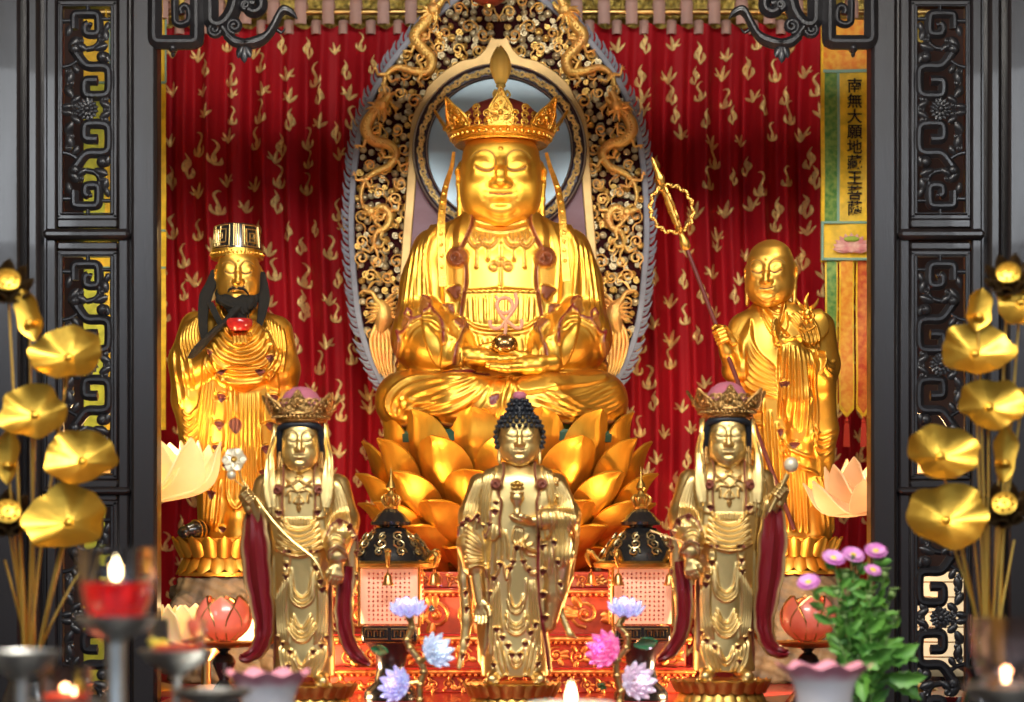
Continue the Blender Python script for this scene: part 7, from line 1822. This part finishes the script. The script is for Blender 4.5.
def bouquet(sg, Y, leaves, buds, pods, vase, label, stems_extra):
    S = Y/F; X = lambda x: x; vx, vy = vase; c0 = P(vx, vy, Y); r = thing('gold_lotus_bouquet', label, 'ornament', (c0[0], c0[1], FT), 'gilt lotus bouquets')
    part('vase', G().lathe(np.array([(.05, 0), (.055, .006), (.04, .02), (.06, .07), (.075, .12), (.06, (c0[2]-FT)*.75), (.045, (c0[2]-FT)*.92), (.055, c0[2]-FT), (.05, c0[2]-FT), (.04, (c0[2]-FT)*.9), (0, (c0[2]-FT)*.88)]), (c0[0], c0[1], FT), 28), BLACK_LAC, r)
    k = 0
    def stem(p, d):
        b = W3([(vx+(p[0]-vx)*.09+(k % 5-2)*2.2, vy+8, (k % 3-1)*6)], Y)[0]; t = W3([(p[0], p[1], d)], Y)[0]; part('stem', G().tube(np.array([b, b*.6+t*.4+np.array(((b[0]-t[0])*.10, 0, 0)), t]), np.array((1.7, 1.5, 1.2))*S, 7, sub=5), STEMG, r)
    for i, (x, y, a, b, ax, d) in enumerate(leaves):
        g = G(); gold_leaf(g, W3([(x, y, d)], Y)[0], a, b, ax, S, 10*i+sg*3+50); part('leaf', g, GOLD_LEAF, r); stem((x, y+2), d+4); k += 1
    for i, (x, y, h, w_, rot) in enumerate(buds):
        g = G(); c = W3([(x, y, -3)], Y)[0]
        for s2 in (-1, 1):
            t = np.linspace(0, 1, 15)[:, None]; u = np.linspace(0, 1, 7)[None]; wd = w_*np.sin(t*PI)**.8*(1+.18*np.sin(t*9+i))
            xx = s2*u*wd; yy = -u**1.5*wd*.4+4*np.sin(t*PI)*.5; zz = (t-.45)*h+0*u; g.sheet((np.stack((xx, np.broadcast_to(yy, xx.shape), np.broadcast_to(zz, xx.shape)), 2)*S)@ry(rot).T+c, 1.*S)
        g.ell(c+S*np.array((0, -3, -h*.12)), 4.2*S, 12, 6); part('folded_leaf', g, GOLD_LEAF, r); stem((x, y+h*.3), 0); k += 1
    for x, y, rr in pods:
        c = W3([(x, y, -2)], Y)[0]; ax = np.array((.25*sg, -.9, .42)); g = G(); lotus_bloom(g, c-ax*rr*.2*S, S, rr*1.12, 9, ax, 1.05, 2, 1.15, 1.2, .95, .45); o = part('pod_petals', g, POD, r)
        R = rot_to(ax); g = G().lathe(np.array([(0, 0), (rr*.40, 0), (rr*.56, rr*.32), (rr*.58, rr*.40), (rr*.5, rr*.44), (0, rr*.45)])*S, c, 24, axis=ax)
        for q in range(9):
            aa = q*2*PI/8; d = .36 if q < 8 else 0; g.ell(np.array((math.cos(aa)*rr*d, math.sin(aa)*rr*d, rr*.47))*S@R.T+c, rr*.085*S, 8, 5)
        part('seed_pod', g, GOLD_LEAF, o); stem((x, y+rr*.5), 2); k += 1
    for x, y in stems_extra: stem((x, y), 3); k += 1
bouquet(1, 4.35, [(69, 358, 37, 29, (-.05, -.93, .40), 0), (36, 416, 33, 29, (.05, -.94, .32), -6), (83, 462, 36, 30, (0, -.92, .42), -4), (71, 523, 42, 35, (-.1, -.93, .40), -10)], [(30, 318, 54, 14, -.25), (9, 459, 58, 12, 0.05)], [(8, 284, 22), (8, 515, 23)], (30, 672),
        'bouquet of gilt lotus leaves, folded leaves and seed pods in front of the left screen', [(4, 560), (60, 560), (92, 548), (20, 540)])
bouquet(-1, 4.35, [(975, 354, 36, 29, (-.05, -.93, .40), 0), (988, 408, 33, 27, (.02, -.94, .32), -6), (940, 457, 36, 30, (.05, -.93, .42), -4), (944, 521, 40, 35, (-.05, -.93, .40), -10), (1020, 303, 24, 28, (-.3, -.93, .3), -4), (1022, 402, 14, 13, (-.4, -.9, .3), -4)], [(978, 312, 44, 14, .15), (1004, 457, 58, 13, .05)], [(1008, 277, 21), (1004, 507, 22)], (990, 668),
        'bouquet of gilt lotus leaves, folded leaves and seed pods in front of the right screen', [(960, 540), (975, 540), (1015, 540), (985, 530)])

# ------------------------------------------------------------------ asters
LEAFG = M('aster_leaf', (.15, .36, .05), .45, var=.5, vscale=12, var_col=(.06, .19, .035), sss=.1); STEMC = M('aster_stem', (.14, .24, .06), .5); BUDG = M('green_bud', (.30, .46, .14), .5, var=.3)
ASTER = M('magenta_aster', (.62, .15, .52), .5, var=.4, vscale=30, var_col=(.80, .42, .72)); EYE = M('yellow_floret', (.80, .60, .08), .6)
def asters():
    Y = 4.47; S = Y/F; q = random.Random(21); b = P(862, 715, Y); r = thing('aster_bunch', 'bunch of purple asters with green leaves, in front of the right screen', 'flowers', (b[0], b[1], FT-.0))
    zb = FT; r.location[2] = zb; Y2 = 4.42
    part('vase', G().lathe(np.array([(.045, 0), (.05, .006), (.045, .03), (.06, .07), (.055, (b[2]-zb)*.8), (.045, b[2]-zb), (.04, b[2]-zb), (0, (b[2]-zb)*.9)]), (b[0], b[1], zb), 24), BLACK_LAC, r)
    tips = [(832, 560, -6, 1), (853, 557, 2, 1), (877, 553, 8, 1), (807, 584, -12, 1), (871, 572, -8, 1), (845, 573, 0, 0), (886, 572, 4, 0), (893, 592, 0, 0), (868, 595, -10, 0), (850, 600, 8, 0), (836, 590, -4, 0), (878, 610, 4, 0), (895, 615, 2, 0), (842, 615, -8, 0), (860, 565, 4, 0)]
    def leaf(p, d, L, w_, droop):
        d = np.array(d, float); d /= np.linalg.norm(d); R = rot_to(d); Mx = petal(w_*S, L*S, .35, droop, .55, 9, 10, base=.25); u = np.linspace(-1, 1, 9)[None, :]; v = np.linspace(0, 1, 10)[:, None]
        Mx[..., 0] *= 1+.16*np.sin(v*26)*np.abs(u)**3; return Mx@rz(q.uniform(-.6, .6)+PI*(q.random() < .3)).T@R.T+p
    for i, (x, y, d, fl) in enumerate(tips):
        t = W3([(x, y, d)], Y)[0]; o = np.array((b[0]+q.uniform(-.018, .018), b[1]+q.uniform(-.015, .015), b[2]-.03)); mid = o*.45+t*.55+np.array((q.uniform(-.012, .012)+(b[0]-t[0])*.15, q.uniform(-.015, .015), .0)); c = spl(np.array([o, mid, t]), 8)
        st = part('stem', G().tube(c, np.linspace(1.3, .8, len(c))*S, 6), STEMC, r)
        g = G()
        for k in range(13):
            j = int((.22+.058*k)*len(c)); j = min(j, len(c)-1); a = k*2.4+i; L = q.uniform(17, 30)*(1.1-.035*k); g.sheet(leaf(c[j], (math.cos(a), math.sin(a)*.9, q.uniform(.1, .9)), L, L*q.uniform(.36, .5), q.uniform(-.2, .5)), .5*S)
        part('leaves', g, LEAFG, st)
        ax = np.array((q.uniform(-.25, .25), -.62 if fl else -.4, .75)); ax /= np.linalg.norm(ax)
        part('calyx', G().ell(t-ax*2*S, np.array((4, 4, 4.4))*S, 10, 6), BUDG, st)
        if fl:
            g = G(); R = rot_to(ax); n = 26; rr = 12.5 if i < 4 else 9
            for ring in (0, 1):
                for m in range(n):
                    a = 2*PI*(m+.5*ring)/n; tl = 1.32-.28*ring; Mx = petal(2.9, rr*(1-.14*ring), .2, -.1, .35, 3, 5, base=.5)@np.array(((1, 0, 0), (0, math.cos(tl), -math.sin(tl)), (0, math.sin(tl), math.cos(tl)))).T; g.sheet((Mx@rz(a+PI/2).T*S)@R.T+t+ax*1.5*S, .4*S)
            part('blossom', g, ASTER, st); part('blossom_eye', G().ell(t+ax*2.6*S, np.array((3.6, 3.6, 1.8))*S, 10, 6, R), EYE, st)
        else:
            g = G()
            for m in range(12): a = m*2*PI/12; g.tube(np.array([t, t+(ax*5+np.array((math.cos(a), math.sin(a), 0))*5)*S]), np.array((1.4, .4))*S, 5)
            part('bud', g, BUDG, st)
    g = G()
    for k in range(9): g.sheet(leaf(W3([(868+q.uniform(-14, 22), 655+q.uniform(-14, 30), -10+q.uniform(-8, 8))], Y)[0], (q.uniform(-.2, 1), -.5, q.uniform(-.4, .5)), 34, 17, .4), .5*S)
    part('lower_leaves', g, LEAFG, r)
asters()
